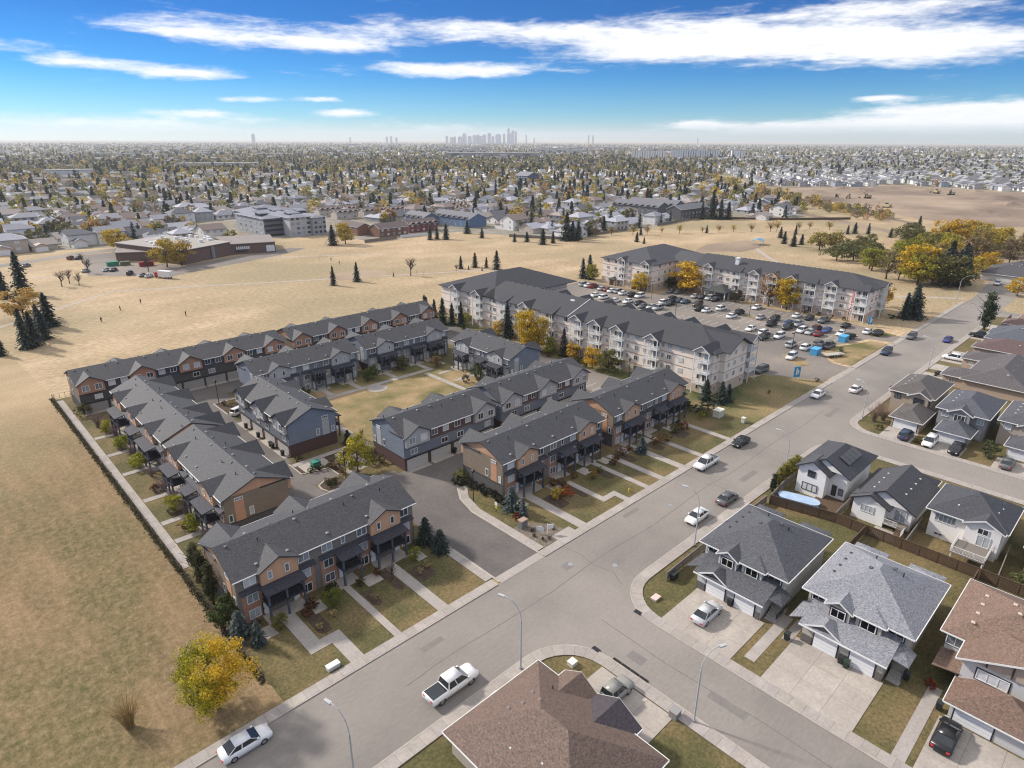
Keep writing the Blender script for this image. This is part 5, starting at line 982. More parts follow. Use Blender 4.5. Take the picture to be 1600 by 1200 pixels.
def post_lamp(label, x, y, h=5.6, grp='black lantern posts of the estate'):
    t = thing('lamp_post', label, 'lamp post', (x, y, .03), 0, grp)
    ob('pole', MB().tube([(0, 0, 0), (0, 0, h)], [.09, .06], 8).mesh('pole', 'black_metal'), t); ob('lantern', MB().add([(-.14, -.14, h), (.14, -.14, h), (.14, .14, h), (-.14, .14, h), (-.22, -.22, h+.45), (.22, -.22, h+.45), (.22, .22, h+.45), (-.22, .22, h+.45)], [(3, 2, 1, 0), (4, 5, 6, 7), (0, 1, 5, 4), (1, 2, 6, 5), (2, 3, 7, 6), (3, 0, 4, 7)]).mesh('lantern', 'black_metal'), t); ob('cap', MB().add([(-.27, -.27, h+.45), (.27, -.27, h+.45), (.27, .27, h+.45), (-.27, .27, h+.45), (0, 0, h+.7)], [(3, 2, 1, 0), (0, 1, 4), (1, 2, 4), (2, 3, 4), (3, 0, 4)]).mesh('cap', 'black_metal'), t)
def lot_lamp(label, x, y, h=7.2):
    t = thing('lamp_post', label, 'lamp post', (x, y, .02), 0, 'twin headed parking lot lamps'); ob('pole', MB().tube([(0, 0, 0), (0, 0, h)], .08, 6).mesh('pole', 'black_metal'), t)
    ob('crossbar', MB().box(-1.0, 1.0, -.05, .05, h-.1, h).mesh('crossbar', 'black_metal'), t)
    for s in (-1, 1): ob('lamp_head', MB().box(s*1.0-.3, s*1.0+.3, -.2, .2, h-.12, h+.08).mesh('lamp_head', 'black_metal'), t)
def bin_(label, x, y, rz=0.0, col=(.03, .035, .035), z=.06, s=1.0):
    t = thing('wheelie_bin', label, 'waste bin', (x, y, z), rz, 'wheeled waste bins', None, None, s)
    ob('body', cached('binb', lambda: MB().add([(-.24, -.26, .06), (.24, -.26, .06), (.24, .26, .06), (-.24, .26, .06), (-.3, -.34, 1.0), (.3, -.34, 1.0), (.3, .34, 1.0), (-.3, .34, 1.0)], [(3, 2, 1, 0), (0, 1, 5, 4), (1, 2, 6, 5), (2, 3, 7, 6), (3, 0, 4, 7)]).mesh('body', 'plastic')), t, color=col); ob('lid', cached('binl', lambda: MB().box(-.33, .33, -.38, .4, .99, 1.08).mesh('lid', 'plastic')), t, color=tuple(v*1.4 for v in col))
    for k in (-1, 1): ob('wheel', cached('binw', lambda: MB().tube([(-.04, 0, 0), (.04, 0, 0)], .1, 8).mesh('wheel', 'rubber')), t, (k*.26, .28, .1))
def fence(label, pts, h, m, board=.14, group='fences', cap=True, z=0.0, gap=.0, cat='fence', nmax=300):
    """boards as one part per panel, posts single"""
    a = pts[0]; t = wthing('board_fence', label, cat, a[0], a[1], group)
    for p, q in zip(pts, pts[1:]):
        p = Vector(p); q = Vector(q); d = q-p; L = d.length; n = max(1, round(L/2.4)); u = d/L
        for i in range(n+1):
            c = p+u*(L*i/n); ob('post', cached(('fp', h, m), lambda: MB().box(-.06, .06, -.06, .06, 0, h+.08).mesh('post', m)), t, (c.x, c.y, z), math.atan2(u.y, u.x))
        for i in range(n):
            w = L/n
            def mk():
                b = MB(); k = int((w-.1)/board)
                for j in range(k): x = .06+j*(w-.12)/k; b.box(x+.006, x+(w-.12)/k-.006, -.012+(.02 if j % 2 else 0), .012+(.02 if j % 2 else 0), .08, h-.02-(j*7 % 3)*.012)
                b.box(.05, w-.05, -.03, -.012, .3, .39); b.box(.05, w-.05, -.03, -.012, h-.4, h-.31)
                if cap: b.box(0, w, -.07, .07, h, h+.04)
                return b.mesh('fence_panel', m)
            c = p+u*(L*i/n); ob('fence_panel', cached(('fpan', round(w, 2), h, m), mk), t, (c.x, c.y, z), math.atan2(u.y, u.x))
    return t
def furniture():
    street_lamp('arched white street lamp beside the brown bungalow roof', 41.1, 41.3, 40.4, 43.4, 9.8)
    street_lamp('arched white street lamp at the right edge of the side street driveway', 49.4, 23.4, 51.2, 22.6, 9.8)
    street_lamp('white lamp head rising from below the picture at the lower left', 19.3, 41.5, 18.8, 43.6, 9.8)
    street_lamp('tall street lamp on the verge behind the corner duplex', 77.4, 40.5, 77.0, 42.6, 9.8)
    street_lamp('street lamp on the second side street corner by bare shrubs', 145.9, 40.4, 146.4, 42.6, 9.0)
    street_lamp('street lamp among the bungalow driveways', 194.5, 40.5, 195, 42.8, 9.0)
    street_lamp('street lamp beside the tall poplar', 246, 40.4, 246, 42.8, 9.0)
    street_lamp('arched street lamp where the park path meets the road', 296.7, 58.1, 299, 55.2, 9.4)
    street_lamp('street lamp behind the covered pool yard', 107.5, 40.4, 107.5, 42.6, 9.4)
    post_lamp('black lantern post beside the entrance lane hedge', 61.2, 73.4); post_lamp('black lantern post between court paving and yellow tree', 48.9, 94.3); post_lamp('black lantern post at the lane island by the white hatchback', 45.9, 146.4); post_lamp('black lantern post by the parking bay', 128.0, 90.6)
    lot_lamp('lot lamp on the small island between the double rows', 211.7, 100.8); lot_lamp('lot lamp on the triangular island near the entrance', 178.4, 71.0); lot_lamp('lot lamp near the rental banner corner', 218.7, 71); lot_lamp('lot lamp by the far wing corner', 207.6, 139); lot_lamp('lot lamp beside the near building roof ridge', 183.5, 113)
    for i, (lab, x, y) in enumerate((('by the vinyl fence end', 68.0, 38.2), ('between the two corner duplex garages', 69.0, 30.0), ('at the tan duplex driveway edge', 68.4, 22.0), ('between the tan duplex garages', 69.3, 15.9), ('beside the lower right garage', 70.2, 5.9), ('at the foot of the tan duplex steps', 72.2, 9.7))): bin_('black wheeled bin '+lab, x, y, -PI/2)
    bin_('second black wheeled bin by the vinyl fence end', 68.7, 38.2, -PI/2); bin_('second bin between the tan duplex garages', 69.0, 15.2, -PI/2, (.03, .05, .035))
    for i, (x, y) in enumerate(((70.4, 89.9), (45.2, 129.4), (45.2, 123.2), (45.2, 117.4), (45.2, 116.4), (45.2, 112), (38.2, 161), (58.2, 160.9))): bin_('black bin by the garage door, ' + ('on the entrance lane', 'farthest on the fence lane', 'second on the fence lane', 'third on the fence lane', 'fourth on the fence lane', 'nearest on the fence lane', 'at the field row, left', 'at the field row, right')[i], x, y, 0)
    for i, (x, y) in enumerate(((190.6, 37.6), (191.8, 37.4))): bin_(('first', 'second')[i]+' dark bin on the verge between bungalow drives', x, y, 0, s=1.1)
    # fences
    fence('long brown board fence between duplexes and white houses', [(97.4, 38.2), (99.6, 28.4), (99.6, -8)], 1.8, 'wood')
    fence('grey board fence between the pool house and the split level house', [(99.8, 28.5), (109, 28.7)], 1.7, 'grey_wood'); fence('grey board fence left of the raised deck yard', [(99.8, 18.2), (108.6, 18.4)], 1.7, 'grey_wood'); fence('grey board fence right of the raised deck yard', [(99.8, 6.6), (109.6, 7.0)], 1.7, 'grey_wood')
    fence('grey board fence along the pool yard and road verge', [(97.4, 38.3), (104, 38.9), (124, 39.2)], 1.7, 'grey_wood')
    fence('low pale vinyl fence beside the corner duplex', [(67.2, 38.7), (76, 38.9), (97.3, 38.8)], 1.5, 'grey_wood', .2); fence('brown board fence behind the duplexes, short return', [(88, 23.8), (99.4, 23.8)], 1.7, 'wood'); fence('short brown board fence right of the tan duplex', [(88, 8.8), (99.4, 8.8)], 1.7, 'wood')
    fence('pale fence at the far street corner', [(262, 37.2), (278, 37.2)], 1.4, 'grey_wood', .2)
    # chain-link fence along the field edge of the estate
    t = wthing('chain_link_fence', 'chain link fence between the dry field and the estate path', 'fence', 18.5, 120)
    n = 30
    for i in range(n+1): ob('post', cached('clp', lambda: MB().tube([(0, 0, 0), (0, 0, 1.25)], .035, 6).mesh('post', 'black_metal')), t, (18.55, 60+i*3.9, 0))
    for i in range(7): ob('post', CACHE['clp'], t, (18.9+i*1.1, 176.6, 0))
    b = MB()
    for z in (1.2, .65, .1): b.box(18.53, 18.57, 60, 177, z, z+.03)
    k = 0
    while 60+k*.3 < 177: y = 60+k*.3; b.box(18.545, 18.555, y-.008, y+.008, .1, 1.2); k += 1
    b.box(18.55, 26, 176.58, 176.62, 1.2, 1.23); b.box(18.55, 26, 176.58, 176.62, .1, .13); ob('wire_mesh', b.mesh('wire_mesh', 'black_metal'), t)
    # pool and patio
    t = thing('swimming_pool', 'long oval pool with pale blue cover in the fenced yard', 'pool', (101.0, 34.9, .03), rad(104))
    ov = [(s*2.0+1.25*math.cos(a), 1.25*math.sin(a)) for s, a0 in ((1, -PI/2), (-1, PI/2)) for a in [a0+PI*i/8 for i in range(9)]]
    ob('pool_wall', MB().prism(ov, 0, 1.1).mesh('pool_wall', 'pool_wall'), t); ob('cover', MB().prism([(x*1.03, y*1.04) for x, y in ov], 1.1, 1.18).mesh('cover', 'pool_cover'), t)
    patch('patio_deck', R4(101.6, 107, 29.3, 33.6), .35, 'wood'); patch('patio_stones', R4(100.2, 103.6, 20.0, 23.4), .05, 'concrete')
    # boxes, signs, dumpsters
    def box_thing(name, label, cat, x, y, a, b_, h, col, lid=None):
        t = thing(name, label, cat, (x, y, .03)); ob('body', MB().box(-a/2, a/2, -b_/2, b_/2, 0, h*.88).mesh('body', 'plastic'), t, color=col); ob('lid', MB().box(-a/2-.05, a/2+.05, -b_/2-.05, b_/2+.05, h*.88, h).mesh('lid', 'plastic'), t, color=lid or tuple(min(.8, v*1.25) for v in col)); return t
    box_thing('utility_box', 'pale utility cabinet by shrubs beside the last road townhouse', 'utility box', 124.8, 63.4, 2.2, 1.6, 1.7, (.62, .6, .52)); box_thing('utility_box', 'small pale utility pedestal on the apartment lawn by the sidewalk', 'utility box', 125.7, 57.9, .8, .7, 1.2, (.62, .6, .52))
    box_thing('utility_box', 'low white utility box beside the lower left front path', 'utility box', 25.3, 56.6, 1.5, .7, .55, (.68, .66, .66)); box_thing('utility_box', 'grey mail cabinet on the corner bed by the entrance lane', 'mailbox', 61.9, 62.1, 1.3, .9, 1.5, (.20, .19, .19), (.42, .30, .24))
    box_thing('utility_box', 'green transformer box on the court paving', 'utility box', 47.8, 103.6, 1.5, 1.2, 1.1, (.05, .22, .17)); box_thing('utility_box', 'pale pink cover on the corner duplex lawn', 'utility box', 63.0, 37.6, 1.2, .8, .3, (.58, .44, .40)); box_thing('utility_box', 'white utility box on the bottom corner lawn', 'utility box', 46.0, 37.6, .9, .8, .6, (.66, .63, .58)); box_thing('utility_box', 'white utility box beside the bungalow roof and sidewalk', 'utility box', 36.0, 40.0, .8, .7, .9, (.66, .64, .62)); box_thing('utility_box', 'grey utility box at the foot of the right street lamp', 'utility box', 48.5, 25.2, 1.0, .9, 1.0, (.26, .25, .25))
    box_thing('mailbox', 'long pale mailbox bank beside the yellow courtyard tree', 'mailbox', 51.9, 100.4, .7, 5.0, 1.4, (.30, .27, .24), (.62, .6, .58))
    for i, (x, y) in enumerate(((185.9, 67.2), (205.2, 66.6))):
        t = box_thing('dumpster', ('blue dumpster beside the grey suvs near the lot entrance', 'blue dumpster next to the dark trailer in the lot')[i], 'dumpster', x, y, 3.2, 2.0, 1.9, (.08, .34, .60))
    box_thing('dumpster', 'red dumpster against the school wall', 'dumpster', 86.5, 346.5, 6, 2.4, 2.2, (.28, .03, .03)); box_thing('dumpster', 'green dumpster in the school parking area', 'dumpster', 74.8, 358, 5, 2.4, 2.0, (.04, .22, .14)); box_thing('dumpster', 'brown dumpster beside the green one', 'dumpster', 79.6, 355.4, 4, 2.4, 1.9, (.14, .14, .08))
    t = thing('flatbed_trailer', 'pale flatbed trailer beside the lot island', 'trailer', (187.4, 62.6, .05), -.5); ob('bed', MB().box(-3, 3, -1.0, 1.0, .7, .9).mesh('bed', 'plastic'), t, color=(.5, .46, .4)); [ob('wheel', car_meshes('suv')[2], t, (x, s*.95, .36)) for x in (-.6, .4) for s in (-1, 1)]; ob('tongue', MB().box(3, 4.4, -.06, .06, .5, .6).mesh('tongue', 'black_metal'), t)
    t = thing('flatbed_trailer', 'dark loaded trailer beside the farther blue dumpster', 'trailer', (209.6, 66.2, .05), -.4); ob('bed', MB().box(-2, 2, -1, 1, .6, .8).mesh('bed', 'black_metal'), t); ob('load', MB().box(-1.8, .2, -.8, .8, .8, 1.9).box(.3, 1.7, -.6, .7, .8, 1.5).mesh('load', 'plastic'), t, color=(.05, .06, .04)); [ob('wheel', car_meshes('suv')[2], t, (x, s*.95, .36)) for x in (-.4, .5) for s in (-1, 1)]
    for lab, x, y, h, w in (('tall blue apartment sign at the near lot entrance', 161.2, 61.9, 3.4, 1.7), ('tall blue apartment sign at the banner corner', 229.4, 67.2, 3.4, 1.5)):
        t = thing('sign_board', lab, 'sign', (x, y, 0), rad(-38), 'blue apartment signs'); ob('panel', MB().box(-w/2, w/2, -.12, .12, .7, h).mesh('panel', 'sign_blue'), t); [ob('post', MB().box(s*w*.38-.06, s*w*.38+.06, -.08, .08, 0, .72).mesh('post', 'lamp_white'), t) for s in (-1, 1)]
        ob('lettering', MB().box(-w*.2, w*.05, -.14, -.121, 1.2, h-.3).box(w*.1, w*.3, -.14, -.121, 1.5, h-.8).mesh('lettering', 'trim'), t)
    t = thing('sign_board', 'white angled sale sign on the corner bed', 'sign', (63.4, 58.1, 0), rad(-30)); ob('post', MB().box(-.06, .06, -.06, .06, 0, 1.9).mesh('post', 'trim'), t); ob('arm', MB().box(0, 1.0, -.04, .04, 1.65, 1.77).mesh('arm', 'trim'), t); ob('panel', MB().box(.12, .95, -.02, .02, .95, 1.6).mesh('panel', 'trim'), t)
    t = thing('sign_board', 'white panel sign beside the angled sale sign', 'sign', (62.6, 58.9, 0), rad(-60)); [ob('post', MB().box(s*.5-.04, s*.5+.04, -.04, .04, 0, 1.4).mesh('post', 'trim'), t) for s in (-1, 1)]; ob('panel', MB().box(-.6, .6, -.03, .03, .6, 1.4).mesh('panel', 'trim'), t)
    t = thing('sign_board', 'small white and yellow sign beside the entrance shrubs', 'sign', (61.8, 68.3, 0), rad(-90)); ob('post', MB().box(-.04, .04, -.04, .04, 0, 1.4).mesh('post', 'black_metal'), t); ob('panel', MB().box(-.3, .3, -.03, .03, 1.3, 1.9).mesh('panel', 'trim'), t); ob('plate', MB().box(-.25, .25, -.03, .03, .75, 1.25).mesh('plate', 'plastic'), t, color=(.75, .6, .05))
    for i in range(4): thing('kerb_block', ('first', 'second', 'third', 'fourth')[i]+' rubber kerb ramp in the gutter before the bungalow drive, from the corner', 'kerb ramp', (50.3, 34.3-i*1.27, .03), 0, 'rubber kerb ramps', MB().box(-.18, .18, -.56, .56, 0, .10).mesh('kerb_block', 'rubber'))
    thing('fire_hydrant', 'small yellow hydrant on the lawn before the middle road block', 'hydrant', (83.4, 57.2, 0), 0, None, MB().tube([(0, 0, 0), (0, 0, .6), (0, 0, .75)], [.14, .14, .04], 8).box(-.22, .22, -.06, .06, .38, .5).mesh('fire_hydrant', 'plastic'), (.7, .5, .05))
    # people on the field
    for i, (x, y, rz, c, lab) in enumerate(((44.5, 246, .3, (.05, .06, .1), 'person in dark clothes walking on the field, nearest the spruces'), (53.4, 258.9, 1.2, (.04, .04, .05), 'person in black walking in the middle of the dry field'), (61.9, 265.6, 2.2, (.10, .05, .05), 'person in dark red top on the field near the school'), (68.0, 235.5, .8, (.12, .05, .06), 'person in a dark top standing alone behind the field row houses'), (158.6, 298.5, 0, (.05, .07, .12), 'person by the soccer net on the far field'), (157.2, 287.8, 1.7, (.05, .05, .05), 'person in dark clothes beyond the two lone spruces'))): person(lab, x, y, rz, c)
def person(label, x, y, rz, c):
    def mk():
        b = MB()
        b.tube([(-.1, .12, 0), (-.09, .05, .45), (-.06, 0, .88)], [.06, .075, .1], 8, 1); b.tube([(.12, -.1, 0), (.1, -.02, .45), (.06, 0, .88)], [.06, .075, .1], 8, 1)
        b.tube([(0, 0, .84), (0, 0, 1.05), (0, .01, 1.32), (0, .01, 1.46), (0, .01, 1.54)], [.16, .155, .2, .15, .06], 10, 0)
        for s in (-1, 1): b.tube([(s*.19, 0, 1.42), (s*.26, -.03*s, 1.15), (s*.24, .12*s, .9), (s*.24, .15*s, .82)], [.06, .05, .042, .04], 7, 0)
        b.tube([(0, .01, 1.5), (0, .02, 1.58), (0, .03, 1.66), (0, .02, 1.74), (0, .0, 1.78)], [.06, .09, .105, .085, .03], 10, 2)
        return b.mesh('person', ['cloth', 'black_metal', 'skin'], True)
    thing('person', label, 'person', (x, y, .02), rz, 'people on the field', cached('person', mk), c, 1.1)
furniture()
# ------------------------------------------------------------------ vegetation
def quads_mesh(name, P, N, U, S, m, asp=1.0):
    """leaf sized quads: centres P, normals N, up hints U, half sizes S"""
    P = np.asarray(P); N = np.asarray(N); U = np.asarray(U); S = np.asarray(S)[:, None]
    N = N/np.linalg.norm(N, axis=1)[:, None]; A = np.cross(N, U); A /= np.maximum(np.linalg.norm(A, axis=1)[:, None], 1e-6); B = np.cross(N, A)
    V = np.stack([P-A*S-B*S*asp, P+A*S-B*S*asp, P+A*S+B*S*asp, P-A*S+B*S*asp], 1).reshape(-1, 3)
    n = len(P); me = bpy.data.meshes.new(name); me.vertices.add(4*n); me.vertices.foreach_set('co', V.astype(np.float32).ravel())
    me.loops.add(4*n); me.loops.foreach_set('vertex_index', np.arange(4*n, dtype=np.int32)); me.polygons.add(n); me.polygons.foreach_set('loop_start', np.arange(0, 4*n, 4, dtype=np.int32)); me.polygons.foreach_set('loop_total', np.full(n, 4, dtype=np.int32))
    me.materials.append(MATS[m]); me.update(calc_edges=True); return me
def crown_pts(seed, n, clumps=34, z0=.2, rad_=.40, top=1.0, flat=1.0):
    r = np.random.default_rng(seed); C = []
    zc = (z0+top)/2; hz = (top-z0)/2
    while len(C) < clumps:
        p = r.uniform(-1, 1, 3); d = np.linalg.norm(p)
        if .35 < d < 1: C.append((p[0]*rad_*(.85+.3*r.random()), p[1]*rad_*(.85+.3*r.random()), zc+p[2]*hz, r.uniform(.10, .19)*rad_*2.2*flat))
    C = np.array(C); k = r.integers(0, clumps, n); d = r.normal(size=(n, 3)); d /= np.linalg.norm(d, axis=1)[:, None]
    q = r.random(n)**.45
    P = C[k, :3]+d*(C[k, 3]*q*(.82 if n > 9000 else 1.0))[:, None]*np.array([1, 1, .8])
    nrm = d+r.normal(size=(n, 3))*.7+np.array([0, 0, .35]); return P, nrm, r.normal(size=(n, 3)), r
def crown_mesh(kind, var):
    def mk():
        if kind == 'hero': P, N, U, r = crown_pts(100+var, 17000, 85, .14, .44); S = r.uniform(.0045, .0095, len(P))
        elif kind == 'mid': P, N, U, r = crown_pts(200+var, 2600, 40, .16, .42); S = r.uniform(.010, .021, len(P))
        elif kind == 'far': P, N, U, r = crown_pts(300+var, 420, 20, .12, .44); S = r.uniform(.026, .052, len(P))
        elif kind == 'sparse': P, N, U, r = crown_pts(400+var, 520, 30, .25, .40); S = r.uniform(.009, .018, len(P))
        elif kind == 'column': P, N, U, r = crown_pts(500+var, 3600, 60, .06, .10, .97, 2.6); S = r.uniform(.006, .013, len(P))
        elif kind == 'bush': P, N, U, r = crown_pts(600+var, 520, 22, .02, .50, 1.0); P[:, 2] = np.abs(P[:, 2]); S = r.uniform(.022, .05, len(P))
        elif kind == 'willow':
            P, N, U, r = crown_pts(700+var, 1500, 30, .2, .48); S = r.uniform(.014, .028, len(P)); P[:, 2] -= (np.hypot(P[:, 0], P[:, 1])**2)*.5
        return quads_mesh('crown', P, N, U, S, 'leaf_turning' if kind == 'hero' else 'leaf')
    return cached(('crown', kind, var), mk)
def spruce_mesh(kind, var):
    def mk():
        r = np.random.default_rng(800+var); lv, nb, sg = dict(hi=(24, 11, 5), far=(12, 7, 3))[kind]; P = []; N = []; U = []; S = []
        for i in range(lv):
            z = .05+.93*(i/lv)**.95; R = (.25*(1-z)**.82+.014)*r.uniform(.72, 1.15); ph = r.random()*6.28
            for k in range(nb):
                a = ph+6.283*k/nb+r.normal()*.15; rr = R*r.choice([r.uniform(.45, .8), r.uniform(.85, 1.3)])
                for s in range(sg):
                    t = (s+.6)/sg; P.append((math.cos(a)*rr*t, math.sin(a)*rr*t, z+.012-.10*rr/.2*t*t+r.normal()*.006)); N.append((math.cos(a)*.5+r.normal()*.35, math.sin(a)*.5+r.normal()*.35, .8)); U.append((math.cos(a), math.sin(a), -.4)); S.append((.021 if kind == 'hi' else .034)*(1.1-.45*z)*r.uniform(.7, 1.25))
        P.append((0, 0, .985)); N.append((1, .2, .1)); U.append((0, 0, 1)); S.append(.012)
        return quads_mesh('crown', P, N, U, S, 'needle', 1.25)
    return cached(('spruce', kind, var), mk)
def trunk_mesh(kind, var):
    def mk():
        r = random.Random(var*7+1); b = MB()
        if kind == 'spruce': b.tube([(0, 0, 0), (0, 0, .5), (0, 0, .96)], [.018, .012, .003], 6)
        else:
            b.tube([(0, 0, 0), (.008, .004, .2), (.0, .01, .42), (.01, .0, .68)], [.026, .02, .014, .006], 7)
            for k in range(9 if kind != 'bare' else 22):
                a = r.random()*6.28; z = r.uniform(.2, .5); l = r.uniform(.2, .36); e = (math.cos(a)*l, math.sin(a)*l, z+r.uniform(.16, .42)); m_ = (e[0]*.45, e[1]*.45, z+(e[2]-z)*.6)
                b.tube([(0, 0, z), m_, e], [.011, .007, .002], 5)
                if kind == 'bare':
                    for q in range(3): b.tube([m_, (m_[0]+r.uniform(-.14, .14), m_[1]+r.uniform(-.14, .14), m_[2]+r.uniform(.08, .24))], [.005, .0015], 4)
        return b.mesh('trunk', 'bark')
    return cached(('trunk', kind, var), mk)
def bare_bush(var):
    def mk():
        r = random.Random(var+50); b = MB()
        for k in range(120):
            a = r.random()*6.28; l = r.uniform(.08, .5); b.tube([(r.uniform(-.08, .08), r.uniform(-.08, .08), 0), (math.cos(a)*l*.5, math.sin(a)*l*.5, .5), (math.cos(a)*l, math.sin(a)*l, r.uniform(.6, 1.0))], [.0045, .0036, .0014], 3)
        return b.mesh('twigs', 'twig')
    return cached(('bb', var), mk)
YEL = (.60, .40, .035); GOLD = (.54, .38, .06); YGR = (.34, .32, .045); OLV = (.17, .165, .055); ORG = (.46, .25, .07); GRN = (.075, .105, .03); DGR = (.035, .055, .022); RED = (.26, .035, .02); RBR = (.17, .075, .045); TWG = (.24, .175, .15); SPR = (.040, .056, .046); BSP = (.085, .105, .105); PTW = (.32, .235, .235); STRAW = (.40, .31, .16)
TREES_BUILT = [0]
def tree(label, x, y, h, kind, col, group, wide=1.0, z=0.0, name=None):
    v = rng.randrange(4); TREES_BUILT[0] += 1
    spr = kind.startswith('spruce')
    wide *= rng.uniform(.82, 1.22) if spr else rng.uniform(.9, 1.12)
    t = thing(name or ('spruce_tree' if spr else 'tree'), label, 'tree', (x, y, z), rng.uniform(0, 6.28), group, None, None, (h*wide, h*wide, h))
    jit = rng.uniform(.88, 1.12); c = tuple(min(.75, u*jit*rng.uniform(.95, 1.05)) for u in col)
    if spr: ob('trunk', trunk_mesh('spruce', 0), t); ob('crown', spruce_mesh('far' if kind.endswith('far') else 'hi', v), t, color=c)
    elif kind == 'bare': ob('trunk', trunk_mesh('bare', v), t)
    else: ob('trunk', trunk_mesh('bare' if kind == 'sparse' else 'leafy', v), t); ob('crown', crown_mesh(kind, v if kind != 'hero' else 0), t, color=c)
    return t
def shrub(label, x, y, h, col, group, w=1.0, kind='bush'):
    v = rng.randrange(4); jit = rng.uniform(.85, 1.15); c = tuple(u*jit for u in col)
    t = thing('shrub', label, 'shrub', (x, y, .02), rng.uniform(0, 6.28), group, bare_bush(v) if kind == 'bare' else crown_mesh('bush', v), c, (h*w, h*w, h)); return t
def planting():
    g = 'spruces at the left field edge'
    for i, (x, y, h) in enumerate(((26.4, 309, 12.5), (32.8, 315, 17), (30.9, 251.9, 11.5), (21.2, 228, 12.5), (27.9, 249.6, 8.6), (14.9, 224.9, 6.5), (23.5, 230.2, 10.5), (27, 236, 9.5))):
        tree(('tall dark spruce cut by the left picture edge', 'tallest spruce at the left, behind the yellow tree', 'spruce on the right of the left edge group', 'broad blue spruce in front of the left group', 'slim spruce beside the yellow tree at the left', 'low spruce at the left edge, nearest the fence corner', 'second broad spruce in front of the left group', 'small spruce in the middle of the left group')[i], x, y, h, 'spruce', SPR, g, 1.15)
    tree('pale yellow tree standing among the left spruces', 26.3, 268, 10.5, 'mid', (.56, .38, .12), None, 1.2)
    g = 'small trees on the open field'
    for i, (x, y, h, k, c) in enumerate(((130.6, 245.8, 8.4, 'spruce', SPR), (142, 245.9, 8.6, 'spruce', SPR), (159.9, 244.6, 2.0, 'spruce', SPR), (166.4, 240.5, 10, 'bare', TWG), (193.8, 238.3, 6.4, 'spruce', SPR), (200.9, 236.2, 7.4, 'spruce', (.07, .075, .04)), (205, 232.5, 5.2, 'spruce', (.06, .055, .04)), (205.3, 225.5, 9.2, 'spruce', SPR), (195.5, 234.6, 2.1, 'spruce', SPR), (198.1, 227.8, 2.0, 'spruce', SPR), (188.2, 234.8, 4.4, 'bare', TWG))):
        tree(('left of the two lone field spruces', 'right of the two lone field spruces', 'stunted little field tree', 'tall bare tree on the open field', 'slim spruce, first of the field row by the apartment roof', 'yellowish spruce, second of the field row', 'thin faded spruce, third of the field row', 'tallest spruce of the field row by the roof', 'tiny spruce before the field row', 'tiny spruce nearest the apartment roof', 'thin bare sapling left of the field row')[i], x, y, h, k, c, g)
    for i, (x, y, h) in enumerate(((46.8, 319.8, 8), (50.5, 324.9, 7.4), (52.6, 317.8, 7), (65.8, 376.3, 6.5), (61.6, 345, 8.2), (83, 331, 9.5))): tree(ORD[i]+' bare tree from the left near the school parking', x, y, h, 'bare', TWG, 'bare trees near the school')
    g = 'yellow trees by the school'
    tree('golden tree left of the school roof', 90, 412, 11.5, 'mid', YEL, g, 1.5); tree('broad yellow tree in front of the school wall', 92.7, 336, 14, 'mid', (.54, .38, .06), g, 1.15); tree('second yellow tree against the school wall', 99, 335, 12.5, 'mid', (.52, .38, .07), g, 1.15)
    g = 'trees along the far field edge'
    E = [(185.4, 345.1, 11.8, 'spruce'), (192.1, 342.3, 13, 'mid'), (239.4, 323.4, 9.2, 'spruce'), (244.2, 322.7, 7.8, 'spruce'), (248.3, 319, 9.8, 'spruce'), (274.6, 330.1, 8.6, 'spruce'), (268.3, 308.2, 6.6, 'spruce'), (272.3, 282.9, 5.4, 'spruce'), (277.8, 277.9, 6.4, 'spruce'), (277.6, 264.4, 9.4, 'spruce'), (285.8, 263.8, 7.2, 'spruce'), (299.5, 265.3, 17.4, 'spruce'), (302.1, 262.9, 12.4, 'spruce'), (304.4, 260.8, 8, 'spruce'), (308.8, 264.1, 11.6, 'spruce'), (353.7, 279.9, 9.7, 'spruce'), (360.9, 277.9, 8.6, 'spruce'), (394.8, 225.5, 5.4, 'spruce'), (327.2, 233, 6.2, 'spruce'), (324.1, 225.5, 4.2, 'spruce'), (354.4, 249.7, 6, 'spruce'), (470.9, 265.9, 22, 'spruce'), (471.9, 259.2, 15.6, 'spruce'), (476.4, 255.2, 14, 'spruce'), (463, 270, 13, 'spruce')]
    for i, (x, y, h, k) in enumerate(E):
        if k == 'mid': tree('loose yellow tree at the field edge beside the car park', x, y, h, 'mid', GOLD, g)
        else: tree(f'dark spruce, {ORD[i-1] if i > 1 else "first"} from the left along the far field edge' if i < 21 else f'tall spruce, {ORD[i-21]} in the clump by the park fence', x, y, h, 'spruce', SPR, g, 1.2)
    g = 'spruces in the park beyond the far apartments'
    for i, (x, y, h) in enumerate(((408.3, 181.3, 7.2), (386.5, 168.8, 7.6), (380.7, 160.7, 7.8), (391.7, 160.6, 6.4), (458.9, 159.2, 6.2), (465.7, 157.2, 7.5), (469.1, 149.9, 7.5), (463.9, 134.7, 6.1), (508.3, 131.4, 10.8), (433.2, 182.5, 6.2), (262.5, 128, 5.5), (262, 112, 5))): tree(f'park spruce beyond the far apartments, {ORD[i]} counted from the left front', x, y, h, 'spruce', SPR if i % 3 else (.05, .045, .04), g, 1.2)
    for i in range(14): tree(f'thin yellowing sapling, {ORD[i]} from the left in the park row', 338+i*10.5+rng.uniform(-2, 2), 262-i*6.5+rng.uniform(-4, 4), rng.uniform(4.5, 8), 'sparse', (ORG, GOLD, STRAW)[i % 3], 'saplings in the park row', 1.1)
    g = 'willows behind the far apartment roof'
